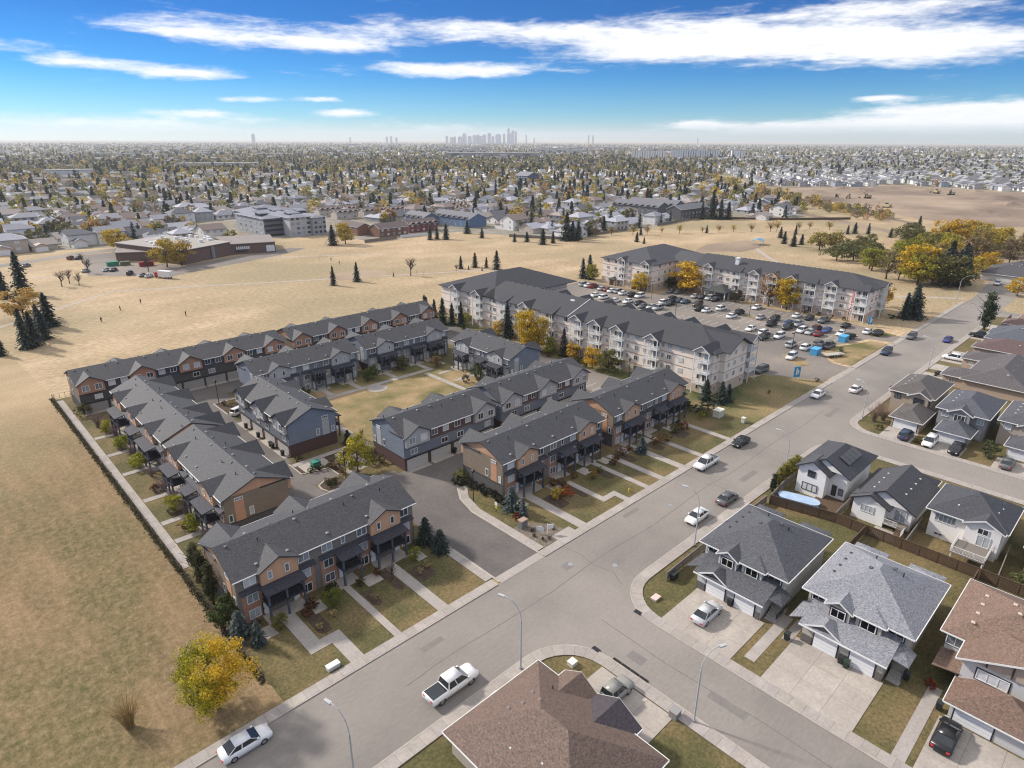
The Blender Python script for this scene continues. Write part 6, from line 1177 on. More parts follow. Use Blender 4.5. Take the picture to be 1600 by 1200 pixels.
    for i, (x, y, h, k, c) in enumerate(((377.9, 144.5, 11, 'willow', (.34, .28, .08)), (384, 139, 11.6, 'willow', (.32, .26, .08)), (349.2, 124, 10.4, 'willow', (.20, .205, .09)), (357.5, 118.8, 11, 'willow', (.19, .20, .09)), (339.1, 104.8, 11.2, 'sparse', OLV), (318.5, 90.7, 11.6, 'sparse', (.22, .19, .07)), (319.7, 86, 9.6, 'sparse', (.24, .2, .08)), (411, 133.2, 6, 'willow', OLV), (366, 112, 9.5, 'willow', (.15, .15, .06)), (372, 125, 9, 'willow', (.18, .16, .07)), (393, 128, 9, 'willow', (.20, .17, .07)), (350, 98, 10, 'sparse', (.26, .2, .09)))): tree(f'spreading willow behind the far apartments, {ORD[i]} in the grove', x, y, h, k, c, g, 1.35)
    g = 'trees in the grove at the road end'; rr_ = random.Random(12)
    for i, (x, y, h, k, c) in enumerate(((315, 77.4, 13.7, 'mid', YGR), (318, 78, 17.2, 'mid', YEL), (318, 72.3, 12.8, 'mid', OLV), (320, 69, 13.6, 'willow', OLV), (319.3, 66, 14, 'mid', OLV), (324, 65.6, 15.8, 'spruce', SPR), (328, 70, 18.8, 'spruce', SPR), (330, 64, 16.4, 'spruce', SPR), (334, 66, 17.5, 'spruce', (.045, .05, .045)), (472.7, 122.8, 8, 'mid', (.2, .18, .08)), (460, 105.3, 13.6, 'mid', YEL), (462.8, 95.9, 15, 'mid', YEL), (414, 99.7, 12, 'mid', (.30, .27, .08)), (387.4, 83.9, 11.8, 'mid', GOLD), (430.1, 115.8, 14, 'mid', (.22, .21, .09)), (422.7, 77.6, 14, 'mid', (.36, .26, .09)), (382.4, 65, 8.5, 'mid', YEL), (443.2, 73, 14.4, 'mid', GOLD), (438.3, 58, 14, 'mid', (.30, .22, .12)), (374, 96.2, 12.6, 'mid', YGR), (338, 74, 12, 'mid', (.30, .22, .1)), (346, 80, 13, 'mid', (.26, .2, .1)), (356, 72, 12, 'mid', (.32, .22, .1)), (364, 84, 12.5, 'mid', (.30, .25, .08)), (396, 74, 13, 'mid', (.28, .2, .12)), (404, 88, 13, 'mid', YGR), (350, 66, 10, 'mid', GOLD), (410, 62, 12, 'mid', (.25, .18, .12)), (455, 84, 13, 'mid', (.3, .26, .1)), (478, 88, 12, 'mid', GOLD), (330, 84, 11, 'mid', (.3, .26, .1)), (450, 118, 11, 'willow', OLV), (485, 108, 10, 'mid', (.26, .24, .1)), (497, 97, 11, 'mid', (.34, .27, .1)), (425, 95, 13, 'spruce', SPR), (470, 77, 11, 'mid', (.22, .18, .12)))+tuple((rr_.uniform(335, 520), rr_.uniform(60, 128), rr_.uniform(6, 11), 'mid', rr_.choice((YEL, YGR, YGR, (.32, .30, .11), (.26, .23, .12), (.2, .21, .08)))) for _ in range(26))):
        nm = {YEL: 'bright yellow tree', YGR: 'yellow green tree', GOLD: 'golden tree', OLV: 'olive tree', SPR: 'dark spruce'}.get(c, 'brownish yellow tree'); tree(f'{nm} in the grove at the road end, {(ORD[i] if i < 20 else "deeper, "+ORD[i-20] if i < 40 else "farthest part, "+ORD[i-40])}', x, y, h, k, c, g, 1.2)
    for x, y, h, k, c, w, lab in ((216.9, 151.1, 7.8, 'mid', YEL, 1.1, 'yellow tree before the far wing balcony corner'), (230.6, 138.2, 12.2, 'mid', YEL, 1.35, 'large golden tree in the inner corner of the far apartments'), (230.9, 96.4, 12, 'mid', YEL, 1.15, 'bright yellow tree in front of the far apartment balconies'), (231, 103.2, 12.6, 'sparse', ORG, 1.2, 'thin orange tree left of the bright yellow apartment tree'), (262, 74, 9, 'mid', YEL, .8, 'yellow tree at the far end of the banner building'), (262.7, 63, 6.2, 'sparse', GOLD, 1.3, 'small fading yellow tree on the dry verge'), (222.2, 162.6, 7.2, 'sparse', TWG, .9, 'leafless tree by the far wing entrance'), (219.2, 178, 7.4, 'mid', YGR, 1.0, 'yellow green tree left of the far wing'), (220.5, 181, 11, 'spruce', SPR, .9, 'spruce behind the yellow green tree by the far wing'), (219.5, 184, 9.2, 'spruce', SPR, .9, 'second spruce left of the far wing'), (320.6, 43.0, 7.6, 'mid', YEL, 1.3, 'vivid yellow tree by the far white house'), (228.4, 115, 5, 'mid', (.10, .075, .05), 1.2, 'dark round tree beside the entrance canopy'), (231, 145.4, 5, 'mid', (.06, .06, .035), 1.2, 'dark tree in the inner apartment corner')):
        tree(lab, x, y, h, k, c, 'trees by the far apartments', w)
    for i, (x, y, h) in enumerate(((248.5, 62.5, 9.5), (251, 60.5, 11), (254.5, 61.5, 12))): tree(ORD[i]+' blue spruce beside the banner building', x, y, h, 'spruce', SPR, 'spruces beside the banner building', 1.25)
    g = 'trees before the near apartment facade'
    for x, y, h, k, c, w, lab in ((127.6, 127, 12.6, 'mid', YEL, .75, 'tall yellow tree before the near apartment balconies'), (129.6, 124.2, 10.5, 'mid', (.56, .40, .06), .8, 'second yellow tree beside the tall yellow one'), (131.4, 139.5, 11.5, 'spruce', SPR, 1.1, 'spruce left of the yellow trees by the apartments'), (131.6, 143.5, 5, 'mid', GOLD, 1.2, 'low golden tree at the left apartment facade'), (131.4, 116.1, 8.4, 'spruce', (.06, .05, .04), 1.0, 'brownish spruce right of the yellow trees'), (130, 120.6, 5, 'mid', YGR, 1.2, 'yellow green tree at the foot of the apartments'), (131, 111.8, 5, 'mid', GOLD, 1.1, 'small golden tree, left of the pair by the apartment base'), (129, 103.4, 6.2, 'mid', YEL, 1.0, 'small bright yellow tree before the apartment balconies'), (129.8, 98.6, 6.6, 'mid', OLV, 1.1, 'olive tree beside the small bright yellow one'), (132.6, 161.5, 3.8, 'mid', YGR, 1.1, 'yellow green shrub tree beyond the hedge spruces'), (131.1, 70.4, 5.6, 'spruce', SPR, 1.3, 'left spruce at the near apartment corner'), (131.8, 66.8, 5.8, 'spruce', SPR, 1.3, 'right spruce at the near apartment corner'), (134.4, 66.4, 4.6, 'spruce', SPR, 1.3, 'small spruce at the near apartment corner')): tree(lab, x, y, h, k, c, g, w)
    for i, (x, y, h) in enumerate(((124.5, 172, 9), (125.6, 169, 8.4), (127, 166.4, 9.2), (128.6, 163.4, 7.6), (130.2, 160.6, 8.4), (126, 175, 8.8))): tree(ORD[i]+' dark spruce in the hedge row left of the apartments', x, y, h, 'spruce', SPR, 'hedge row of spruces', .95)
    # single foreground trees
    tree('large yellow and green tree at the lower left beside the road', 13.4, 60.0, 8.6, 'hero', (.60, .43, .035), None, .98)
    tree('yellow green tree on the court paving beside the mailboxes', 52.2, 95.8, 7.6, 'mid', (.40, .34, .04), None, 1.0)
    shrub('tall bare straw coloured bush at the bottom left edge', 5.7, 64.0, 4.6, (.36, .24, .10), None, 1.1, 'bare')
    g = 'columnar conifers at the end of the first block'
    for i, (x, y, h) in enumerate(((19.9, 85.2, 6), (19.5, 81.2, 6.8), (19.3, 77.4, 6.8))): tree(ORD[i]+' narrow columnar tree along the first block end wall', x, y, h, 'column', (.085, .085, .045), g, .9)
    tree('green shrubby tree at the corner of the first block', 19.3, 72.2, 4.2, 'mid', GRN, None, 1.2)
    for x, y, h, lab in ((19.4, 68.8, 4.2, 'left blue spruce at the first block corner'), (20.6, 66.2, 3.8, 'right blue spruce at the first block corner'), (48.2, 69.4, 4.6, 'spruce right of the first block, nearest its wall'), (48.4, 66.0, 4.0, 'spruce right of the first block, nearest the road'), (64.2, 67.2, 4.4, 'grey spruce on the entrance lane corner'), (64.2, 64.4, 3.4, 'low grey spruce on the entrance lane corner'), (57.2, 107.9, 3.2, 'small spruce by the courtyard path corner'), (97.4, 64.6, 3.6, 'grey spruce between front walks of the last road block')): tree(lab, x, y, h, 'spruce', BSP if 'blue' in lab or 'grey' in lab else SPR, 'garden spruces', 1.5)
    g = 'small ornamental trees in the fence side yards'
    for i, (x, y) in enumerate(((22.9, 146.9), (23.1, 136.4), (23.3, 125.6), (23.4, 105.4), (23.2, 97.2))): tree(ORD[i]+' lime green tree from the far end of the fence side yards', x, y, 3.0, 'mid', (.33, .34, .035), g, 1.1)
    for i, (x, y, h) in enumerate(((22.4, 151.4, 3.8), (24.0, 144.6, 2.6), (24, 132.2, 3.0), (24, 120.6, 2.4), (24, 113.6, 2.8), (24.2, 108.4, 2.6), (24.2, 102.8, 2.8), (24.2, 93.8, 2.2))): shrub(ORD[i]+' pinkish bare shrub from the far end of the fence side yards', x, y, h, PTW, 'bare shrubs in the fence side yards', 1.2, 'bare')
    for i, (x, y) in enumerate(((25.2, 150), (25.2, 138.6), (25.3, 127.8), (25.3, 116.2), (25.3, 105.6), (25.3, 99.4), (22.8, 114.4), (22.6, 104.6), (22.6, 98.8), (22.8, 128), (23, 138.2))): shrub(ORD[i]+' low red brown shrub in the fence side beds', x, y, 1.3, (RBR, (.11, .10, .05))[i % 2], 'low shrubs in the fence side beds', 1.2)
    shrub('large olive shrub at the fence path by the field row end', 21.6, 160.5, 2.6, OLV, None, 1.2)
    # front gardens along the road
    g = 'front garden shrubs along the road blocks'; spots = []
    for x, y, h, c, lab in ((27.2, 66.8, 1.3, RBR, 'red brown'), (28.3, 67.6, 1.5, (.12, .05, .04), 'dark red'), (31.6, 68.0, 1.5, DGR, 'dark green'), (32.3, 69, 1.3, DGR, 'deep green'), (35.6, 67.4, 1.2, (.12, .11, .04), 'olive'), (38.4, 67.8, 1.1, RBR, 'russet'), (27.4, 63.6, .9, STRAW, 'straw coloured'), (29.6, 64.4, 1.0, STRAW, 'pale straw'), (35.4, 63.6, .9, STRAW, 'straw'), (43.2, 63.8, 1.0, STRAW, 'golden straw'), (44.6, 64.4, 1.1, STRAW, 'tall straw'), (21.8, 69.6, 1.0, (.10, .05, .04), 'maroon'), (72.4, 64.2, 2.2, GOLD, 'yellow'), (73.9, 63.6, 2.1, (.42, .10, .03), 'bright orange red'), (75.0, 67.6, 1.6, RBR, 'rust brown'), (76.6, 67.0, 1.5, (.2, .12, .05), 'brown'), (79.8, 66.8, 1.4, (.19, .11, .05), 'tan brown'), (82.4, 64.8, 1.8, (.30, .17, .05), 'orange brown'), (84.9, 65.2, 1.2, OLV, 'olive green'), (89.4, 65.4, 1.5, RBR, 'rusty'), (91.6, 66.2, 1.3, (.16, .11, .06), 'dull brown'), (93.6, 66.8, 1.6, (.2, .1, .05), 'chestnut'), (96.2, 66.6, 1.2, RBR, 'small rust'), (103.2, 64.8, 2.0, (.26, .13, .05), 'copper'), (105.2, 64.1, 1.9, (.24, .16, .06), 'amber brown'), (110.4, 65.4, 1.8, OLV, 'rounded olive'), (112.8, 64.8, 1.9, (.26, .07, .04), 'brick red'), (114, 67, 1.2, DGR, 'low green'), (62.6, 64.4, 1.2, RED, 'bright red')):
        shrub(f'{lab} shrub in the front gardens along the road', x, y, h, c, g, 1.15)
    for x, y, h, c, lab in ((30.6, 66.0, 2.8, (.20, .22, .04), 'small green tree beside the second walk of the first block'), (23.6, 66.8, 2.4, (.22, .2, .05), 'small yellowish tree before the first porch'), (44.4, 66.8, 2.2, (.30, .32, .05), 'little lime tree by the third porch of the first block'), (65.6, 66.2, 1.6, (.2, .15, .1), 'tiny sapling by the entrance corner porch')): tree(lab, x, y, h, 'mid', c, 'small front garden trees', 1.0)
    tree('leafless small tree before the third porch of the first block', 39.4, 65.4, 3.6, 'bare', TWG, None, .9); tree('leafless small tree in the middle road gardens', 74.6, 65.2, 2.8, 'bare', TWG, None, .9)
    for i in range(7): shrub(ORD[i]+' dark hedge shrub along the entrance lane end wall', 64.4+rng.uniform(-.3, .3), 69.2+i*1.5, 1.5, (.028, .03, .026), 'dark hedge by the entrance lane', 1.1)
    shrub('yellow green bush at the back corner of the entrance block', 64.2, 80.6, 2.2, YGR, None, 1.0); shrub('black green bush at the back corner of the entrance block', 62.9, 79.4, 2.0, (.03, .035, .025), None, 1.1)
    for i, (x, y) in enumerate(((61.6, 57.4), (62.6, 57.0), (63.9, 59.6), (62.2, 60.2), (61.4, 59), (65, 58.4))): shrub(ORD[i]+' small dark tuft on the gravel corner bed', x, y, .55, (.06, .055, .03), 'tufts on the gravel corner bed', 1.2)
    g = 'shrubs by the court paving'
    for x, y, h, c, lab in ((46.2, 102.0, 1.2, DGR, 'dark green shrub left of the transformer'), (47.6, 101.9, 1.3, DGR, 'dark green shrub before the transformer'), (45.8, 94.8, 1.3, (.05, .07, .03), 'green shrub on the lower lane island'), (47.2, 95.2, 1.4, (.10, .10, .05), 'olive shrub on the lower lane island'), (46.2, 96.2, 1.1, RBR, 'brown shrub on the lower lane island'), (49.9, 99.6, 1.5, (.19, .12, .07), 'tall brown grass clump by the mailbox bank'), (49.8, 101.4, 1.4, (.22, .14, .08), 'brown grass clump behind the mailbox bank'), (49.8, 97.6, 1.3, (.2, .13, .07), 'brown grass clump before the mailbox bank'), (46.4, 107.7, 1.2, (.05, .05, .03), 'dark shrub at the blue end wall corner'), (55.6, 97.4, 1.8, OLV, 'olive bush right of the yellow court tree'), (57.4, 96.2, 1.7, (.14, .12, .05), 'brown bush by the garage block end'), (56.8, 99.2, 1.6, (.12, .11, .05), 'bush along the garage block end wall'), (46.6, 145.6, 1.1, (.06, .06, .03), 'dark shrub on the upper lane island'), (48.2, 145.8, 1.0, STRAW, 'straw clump on the upper lane island'), (47.4, 144.0, 1.1, (.3, .25, .12), 'pale grass clump on the upper lane island'), (49.2, 144.2, 1.0, STRAW, 'second straw clump on the upper lane island'), (58.6, 126.0, 2.4, (.06, .06, .04), 'dark shrub on the courtyard lawn'), (58.4, 123.4, 2.6, (.08, .06, .05), 'tall dark shrub on the courtyard lawn'), (97.2, 118.4, 2.2, (.07, .08, .035), 'dark green shrub by the far courtyard path'), (99.6, 115.6, 1.9, (.09, .085, .04), 'shrub beside the short block path')): shrub(lab, x, y, h, c, g, 1.1)
    for x, y, h, c, lab in ((79.2, 136.0, 3.6, (.12, .15, .045), 'leafy green tree between the two courtyard blocks'), (81.6, 137, 4.0, (.13, .165, .045), 'second leafy green tree between the courtyard blocks'), (91, 137.4, 4.2, (.14, .14, .06), 'thin green tree before the farther courtyard block'), (99, 133, 3.4, (.24, .15, .07), 'small brown tree at the courtyard path corner'), (101.2, 119, 4.0, (.10, .12, .05), 'small green tree before the short block'), (63.2, 137.6, 2.6, (.15, .15, .05), 'small tree at the left courtyard block porch'), (101.4, 137, 2.6, GRN, 'green bush tree by the far courtyard porch')): tree(lab, x, y, h, 'mid', c, 'courtyard trees', 1.0)
    tree('leafless sapling on the courtyard lawn', 60.2, 107.6, 3.0, 'bare', TWG, None, .7)
    g = 'shrubs beside the last road townhouse'
    for x, y, h, c, lab in ((123.7, 67.2, 2.4, BSP, 'blue grey shrub by the utility cabinet'), (126.2, 66.2, 2.2, BSP, 'second blue grey shrub by the utility cabinet'), (120.6, 65.4, 1.6, YGR, 'yellow green shrub right of the last walk'), (122.6, 65.6, 1.8, (.2, .2, .05), 'green gold shrub right of the last walk'), (122.4, 70, 2.4, DGR, 'dark shrub at the last road block end'), (123.4, 73.5, 2.2, GRN, 'green shrub behind the last road block')): shrub(lab, x, y, h, c, g, 1.1)
    for i in range(12): shrub(ORD[i]+' low shrub in the strip along the near apartment facade', 127+rng.uniform(0, 4), 84+i*6.6+rng.uniform(-2, 2), rng.uniform(1, 2), ((.10, .10, .04), RBR, (.14, .13, .05), DGR)[i % 4], 'shrubs in the apartment strip', 1.2)
    for i in range(6): shrub(ORD[i]+' low shrub along the far apartment base', 231+rng.uniform(-.4, .4), 76+i*4.4+(20 if i > 3 else 0), 1.3, ((.06, .06, .03), RBR)[i % 2], 'shrubs at the far apartment base', 1.2)
    # south side
    tree('tall narrow green poplar beside the road', 252.7, 40.0, 12.6, 'column', (.07, .095, .05), None, 1.25); shrub('red leaved shrub by the beige house', 165.6, 39.8, 3.2, (.28, .03, .025), None, 1.0)
    for i, (x, y, h) in enumerate(((147.4, 38.4, 4.2), (149.4, 37.2, 3.6), (151.6, 38.6, 3.2), (153.6, 39, 3.0))): shrub(ORD[i]+' bare brown shrub on the corner before the beige house', x, y, h, (.22, .15, .11), 'bare corner shrubs', 1.1, 'bare')
    shrub('low green shrub at the corner lawn edge', 143.6, 36.2, 1.2, OLV, None, 1.4); shrub('large round green bush between the driveways', 145.6, 16.6, 3.4, (.10, .125, .055), None, .95); shrub('green hedge strip bush between two driveways', 142.4, 28.2, 1.4, (.12, .12, .04), None, 1.3)
    shrub('pale green bush at the fence corner right', 100.8, 4.4, 2.2, (.17, .18, .08), None, 1.2); shrub('second pale bush at the fence corner right', 103, 3.8, 2.0, (.15, .16, .07), None, 1.2); shrub('red leaved low shrub by the lower right porch', 73.0, 7.4, 1.0, RED, None, 1.3); shrub('small shrub behind the split level house', 121.8, 23, 2.0, (.2, .18, .06), None, 1)
    tree('slim dark cedar at the pool yard corner', 101.2, 39.5, 4.2, 'column', (.04, .055, .03), None, 1.0)
    for i, (x, h) in enumerate(((104.6, 4.0), (106.8, 4.4), (109, 4.2), (111.6, 3.8))): tree(ORD[i]+' yellow green columnar tree behind the pool fence', x, 39.9, h, 'column', (.24, .22, .05), 'columnar trees behind the pool', 1.6)
    shrub('lawn shrub on the apartment corner lawn', 146.5, 62, .9, (.14, .12, .05), None); shrub('small shrub at the apartment lawn tip', 163.6, 57.6, .9, (.13, .11, .05), None, 1.6); shrub('dry shrub on the lot island', 189, 61.4, 1.1, (.2, .17, .07), None, 1.2); shrub('green shrub on the lot island', 193.6, 63, 1.6, (.13, .17, .09), None); shrub('low bush along the far verge by the banner building', 246, 66, 1.4, DGR, None, 2)
    # weeds along the chain link fence
    r = np.random.default_rng(5); n = 5200; y = r.uniform(60, 177, n); x = 18.35+r.normal(size=n)*.22; z = np.abs(r.normal(size=n))*.16+.05
    o = struct('fence_weeds', quads_mesh('fence_weeds', np.stack([x, y, z], 1), r.normal(size=(n, 3)), r.normal(size=(n, 3)), r.uniform(.05, .13, n), 'leaf'), (.095, .085, .05), 'stuff')
planting()
# ------------------------------------------------------------------ distance: suburb, park edge, building site, skyline
CR = Vector((math.sin(rad(46.267)), -math.cos(rad(46.267)))); CF = Vector((math.cos(rad(46.267)), math.sin(rad(46.267))))
def in_view(x, y, m=1.04): f = x*CF.x+y*CF.y; return f > 0 and abs((x*CR.x+y*CR.y)/(f*.934+58*.357)) < .80*m
def inside(p, poly):
    x, y = p; c = False; n = len(poly)
    for i in range(n):
        (x0, y0), (x1, y1) = poly[i], poly[i-1]
        if (y0 > y) != (y1 > y) and x < (x1-x0)*(y-y0)/(y1-y0)+x0: c = not c
    return c
EDGE = [(-400, 436), (40, 430), (66, 428), (88, 422), (104, 412), (160, 412), (166, 396), (203, 384), (210, 345), (222, 341), (275, 341), (284, 318), (300, 274), (365, 271), (398, 268), (450, 273), (470, 268), (505, 226), (545, 224), (600, 262), (730, 345), (976, 556), (1206, 778), (1504, 1130), (2364, 1930), (8800, 7600), (4000, 12500), (-1500, 12500)]
NEWEST = [(860, 428), (955, 318), (1045, 325), (1000, 130), (1180, 60), (2600, 300), (2300, 1500), (1560, 1050), (1240, 740), (1000, 520)]
SITE = [(600, 86), (560, 112), (640, 205), (726, 292), (854, 420), (952, 312), (1038, 318), (990, 128), (760, 78)]
FAR = [(2600, 300), (2300, 1500), (2500, 1960), (8800, 7500), (12500, 3800), (12500, -200), (1180, 60)]
KEEP = [[(40, 300), (165, 300), (170, 408), (40, 420)], [(150, 380), (260, 380), (262, 520), (150, 500)], [(210, 335), (320, 335), (320, 412), (210, 415)], [(436, 262), (500, 262), (500, 352), (436, 352)], [(632, 632), (676, 632), (676, 680), (632, 680)], [(1300, 1480), (1700, 1480), (1700, 1800), (1300, 1800)], [(1700, 1060), (2120, 1060), (2120, 1330), (1700, 1330)], [(480, 1330), (600, 1330), (600, 1500), (480, 1500)], [(190, 1200), (270, 1200), (270, 1260), (190, 1260)]]
def far_ground():
    for x, y, a, b_ in ((59.6, 50.5, 1.6, 1.4), (66, 46.2, 2.2, 1.0), (104, 45.4, 5.5, 1.1), (36, 51.6, 3.2, .9), (128, 51.2, 1.5, 1.3), (146, 46.6, 7, 1.2), (78, 52.8, 4, .8), (54, 22, 1.2, 4.5), (52.4, 33, 1.4, 2.2)):
        sheet('asphalt_patch', R4(x-a/2, x+a/2, y-b_/2, y+b_/2), .0275 if x > 55 or y > 42 else .0295, 'asphalt_repair')
    pts = [(30+i*4, 48.4+.25*math.sin(i*.9)+rng.uniform(-.08, .08)) for i in range(30)]
    ribbon('road_seam', pts, .10, .0262, 'joint'); ribbon('road_seam', [(62, 42.6), (63.4, 45), (62.6, 48), (63.2, 51), (62.8, 54.2)], .08, .0263, 'joint'); ribbon('road_seam', [(96, 42.5), (96.6, 46), (95.8, 50), (96.4, 54.2)], .07, .0263, 'joint'); ribbon('road_seam', [(118, 42.5), (117.4, 47), (118.2, 54.2)], .08, .0263, 'joint'); ribbon('road_seam', [(54.5, 40), (54.2, 30), (54.7, 18), (54.4, 0)], .09, .0285, 'joint')
    sheet('suburb_ground', EDGE, .03, 'suburb_ground'); sheet('suburb_ground', NEWEST, .035, 'suburb_ground'); sheet('suburb_ground', FAR, .032, 'suburb_ground')
    sheet('building_site', SITE, .04, 'soil')
    ribbon('greenbelt_path', [(560, 150), (640, 235), (760, 345), (980, 552), (1210, 762), (1510, 1108), (2380, 1900)], 9, .045, 'soil')
    ribbon('street', [(-60, 372), (20, 388), (70, 408), (110, 416), (180, 412)], 9, .045, 'asphalt'); ribbon('street', [(560, 230), (500, 150), (430, 60), (385, -20)], 12, .04, 'soil')
    sheet('school_yard', [(60, 338), (86, 312), (150, 334), (168, 345), (162, 352), (130, 345), (100, 336), (82, 366), (86, 402), (70, 402)], .03, 'lot_asphalt')
    r = random.Random(4)
    for i in range(26):     # spoil heaps and graded banks on the building site
        x, y = r.uniform(620, 980), r.uniform(110, 360)
        if not inside((x, y), SITE): continue
        b = MB(); n = 10; R = r.uniform(6, 20); h = r.uniform(.8, 3.2); a0 = r.random()*3
        ring = [(x+R*r.uniform(.8, 1.2)*math.cos(k/n*6.283)*1.6, y+R*r.uniform(.8, 1.2)*math.sin(k/n*6.283), .0) for k in range(n)]; top = [(x+(q[0]-x)*.35, y+(q[1]-y)*.35, h*r.uniform(.7, 1.1)) for q in ring]
        b.add(ring+top, [(k, (k+1) % n, n+(k+1) % n, n+k) for k in range(n)]+[tuple(range(n, 2*n))]); o = struct('soil_mound', b.mesh('soil_mound', 'soil'))
WALLC = {'white': (.84, .83, .80), 'beige': (.60, .52, .43), 'grey': (.46, .46, .46), 'cream': (.74, .68, .58), 'blue grey': (.32, .37, .43)}
ROOFC = {'grey': (4.2, 4.2, 4.3), 'brown': (3.6, 2.7, 2.2), 'dark': (1.9, 1.9, 2.0), 'tan': (5.4, 4.6, 3.8), 'pale grey': (6.2, 6.2, 6.3)}
def house_geo(v, n2):
    """(wall builder, roof builder) for a plain suburban house centred on the origin; n2 = storeys"""
    r = random.Random(v*11+n2); w = r.uniform(5.2, 6.6); d = r.uniform(4.2, 5.2); h = 2.9*n2-.1; ax = 'x' if v % 2 else 'y'; e = [(0, 0), (1, 1), (0, 1)][v % 3]; s = r.uniform(.38, .5)
    W = MB(); W.box(-w, w, -d, d, 0, h); gx = w*.45*(1 if v % 2 else -1); W.box(gx-3, gx+3, -d-4.6, -d+.1, 0, 2.7); R = MB(); hip(R, -w, w, -d, d, h, s, .5, 'x', e, .16)
    if not e[0]: gable_end(W, 'x', -w, -d, d, h-.02, h+d*s-.08, .1)
    if not e[1]: gable_end(W, 'x', w, -d, d, h-.02, h+d*s-.08, -.1)
    hip(R, gx-3, gx+3, -d-4.7, -d+2, 2.72, .45, .4, 'y', (v % 2, 1), .14)
    if not v % 2: gable_end(W, 'y', -d-4.6, gx-3, gx+3, 2.68, 2.7+3*.45, .1)
    def wd(x, y, z, a, hh, f):
        if f == 'y-': W.box(x-a, x+a, y-.05, y+.02, z, z+hh, 1)
        elif f == 'y+': W.box(x-a, x+a, y-.02, y+.05, z, z+hh, 1)
        elif f == 'x-': W.box(y-.05, y+.02, x-a, x+a, z, z+hh, 1)
        else: W.box(y-.02, y+.05, x-a, x+a, z, z+hh, 1)
    for k in range(n2):
        for q in (-.6, .0, .6): wd(q*w, d, 1+k*2.8, .8, 1.2, 'y+')
        for q in (-.65, .5): wd(q*d, -w, 1+k*2.8, .55, 1.1, 'x-'); wd(q*d, w, 1+k*2.8, .55, 1.1, 'x+')
        if k or True: wd(-gx, -d, 1+k*2.8, .9, 1.2, 'y-')
    W.box(gx-2.4, gx+2.4, -d-4.65, -d-4.55, .05, 2.2, 2)
    return W, R
def house_meshes(v, n2):
    def mk(): W, R = house_geo(v, n2); return W.mesh('wall', ['stucco', 'window_glass', 'white_paint']), R.mesh('roof', 'shingle')
    return cached(('hs', v, n2), mk)
def merged(name, items, mats, kind='stuff'):
    """items: (verts array n x 3, faces list, material index list)"""
    b = MB()
    for V, F, M in items: b.add(V, F); b.m[-len(F):] = M
    return struct(name, b.mesh(name, mats), kind=kind)
for nm, c in (('far_wall_white', (.84, .83, .80)), ('far_wall_beige', (.62, .54, .45)), ('far_wall_grey', (.38, .385, .39))): mat(nm, c, tuple(v*.85 for v in c), .05, coord='P', fine=.1, fscale=.3)
for nm, c in (('far_roof_grey', (.33, .33, .34)), ('far_roof_brown', (.27, .21, .18)), ('far_roof_dark', (.115, .115, .125))): mat(nm, c, tuple(v*.75 for v in c), .08, coord='P', fine=.2, fscale=.5)
SECT = [(-39, -26, 'left of the school'), (-26, -17, 'behind the school'), (-17, -9, 'behind the grey apartment block'), (-9, -3, 'behind the brick townhouses'), (-3, 6, 'behind the blue townhouses'), (6, 14, 'before the dark townhouses'), (14, 22, 'beside the greenbelt path'), (22, 40, 'behind the building site')]
def sector(x, y):
    a = math.degrees(math.atan2(x*CR.x+y*CR.y, x*CF.x+y*CF.y))
    return next((s for l, h, s in SECT if l <= a < h), 'far to the side')
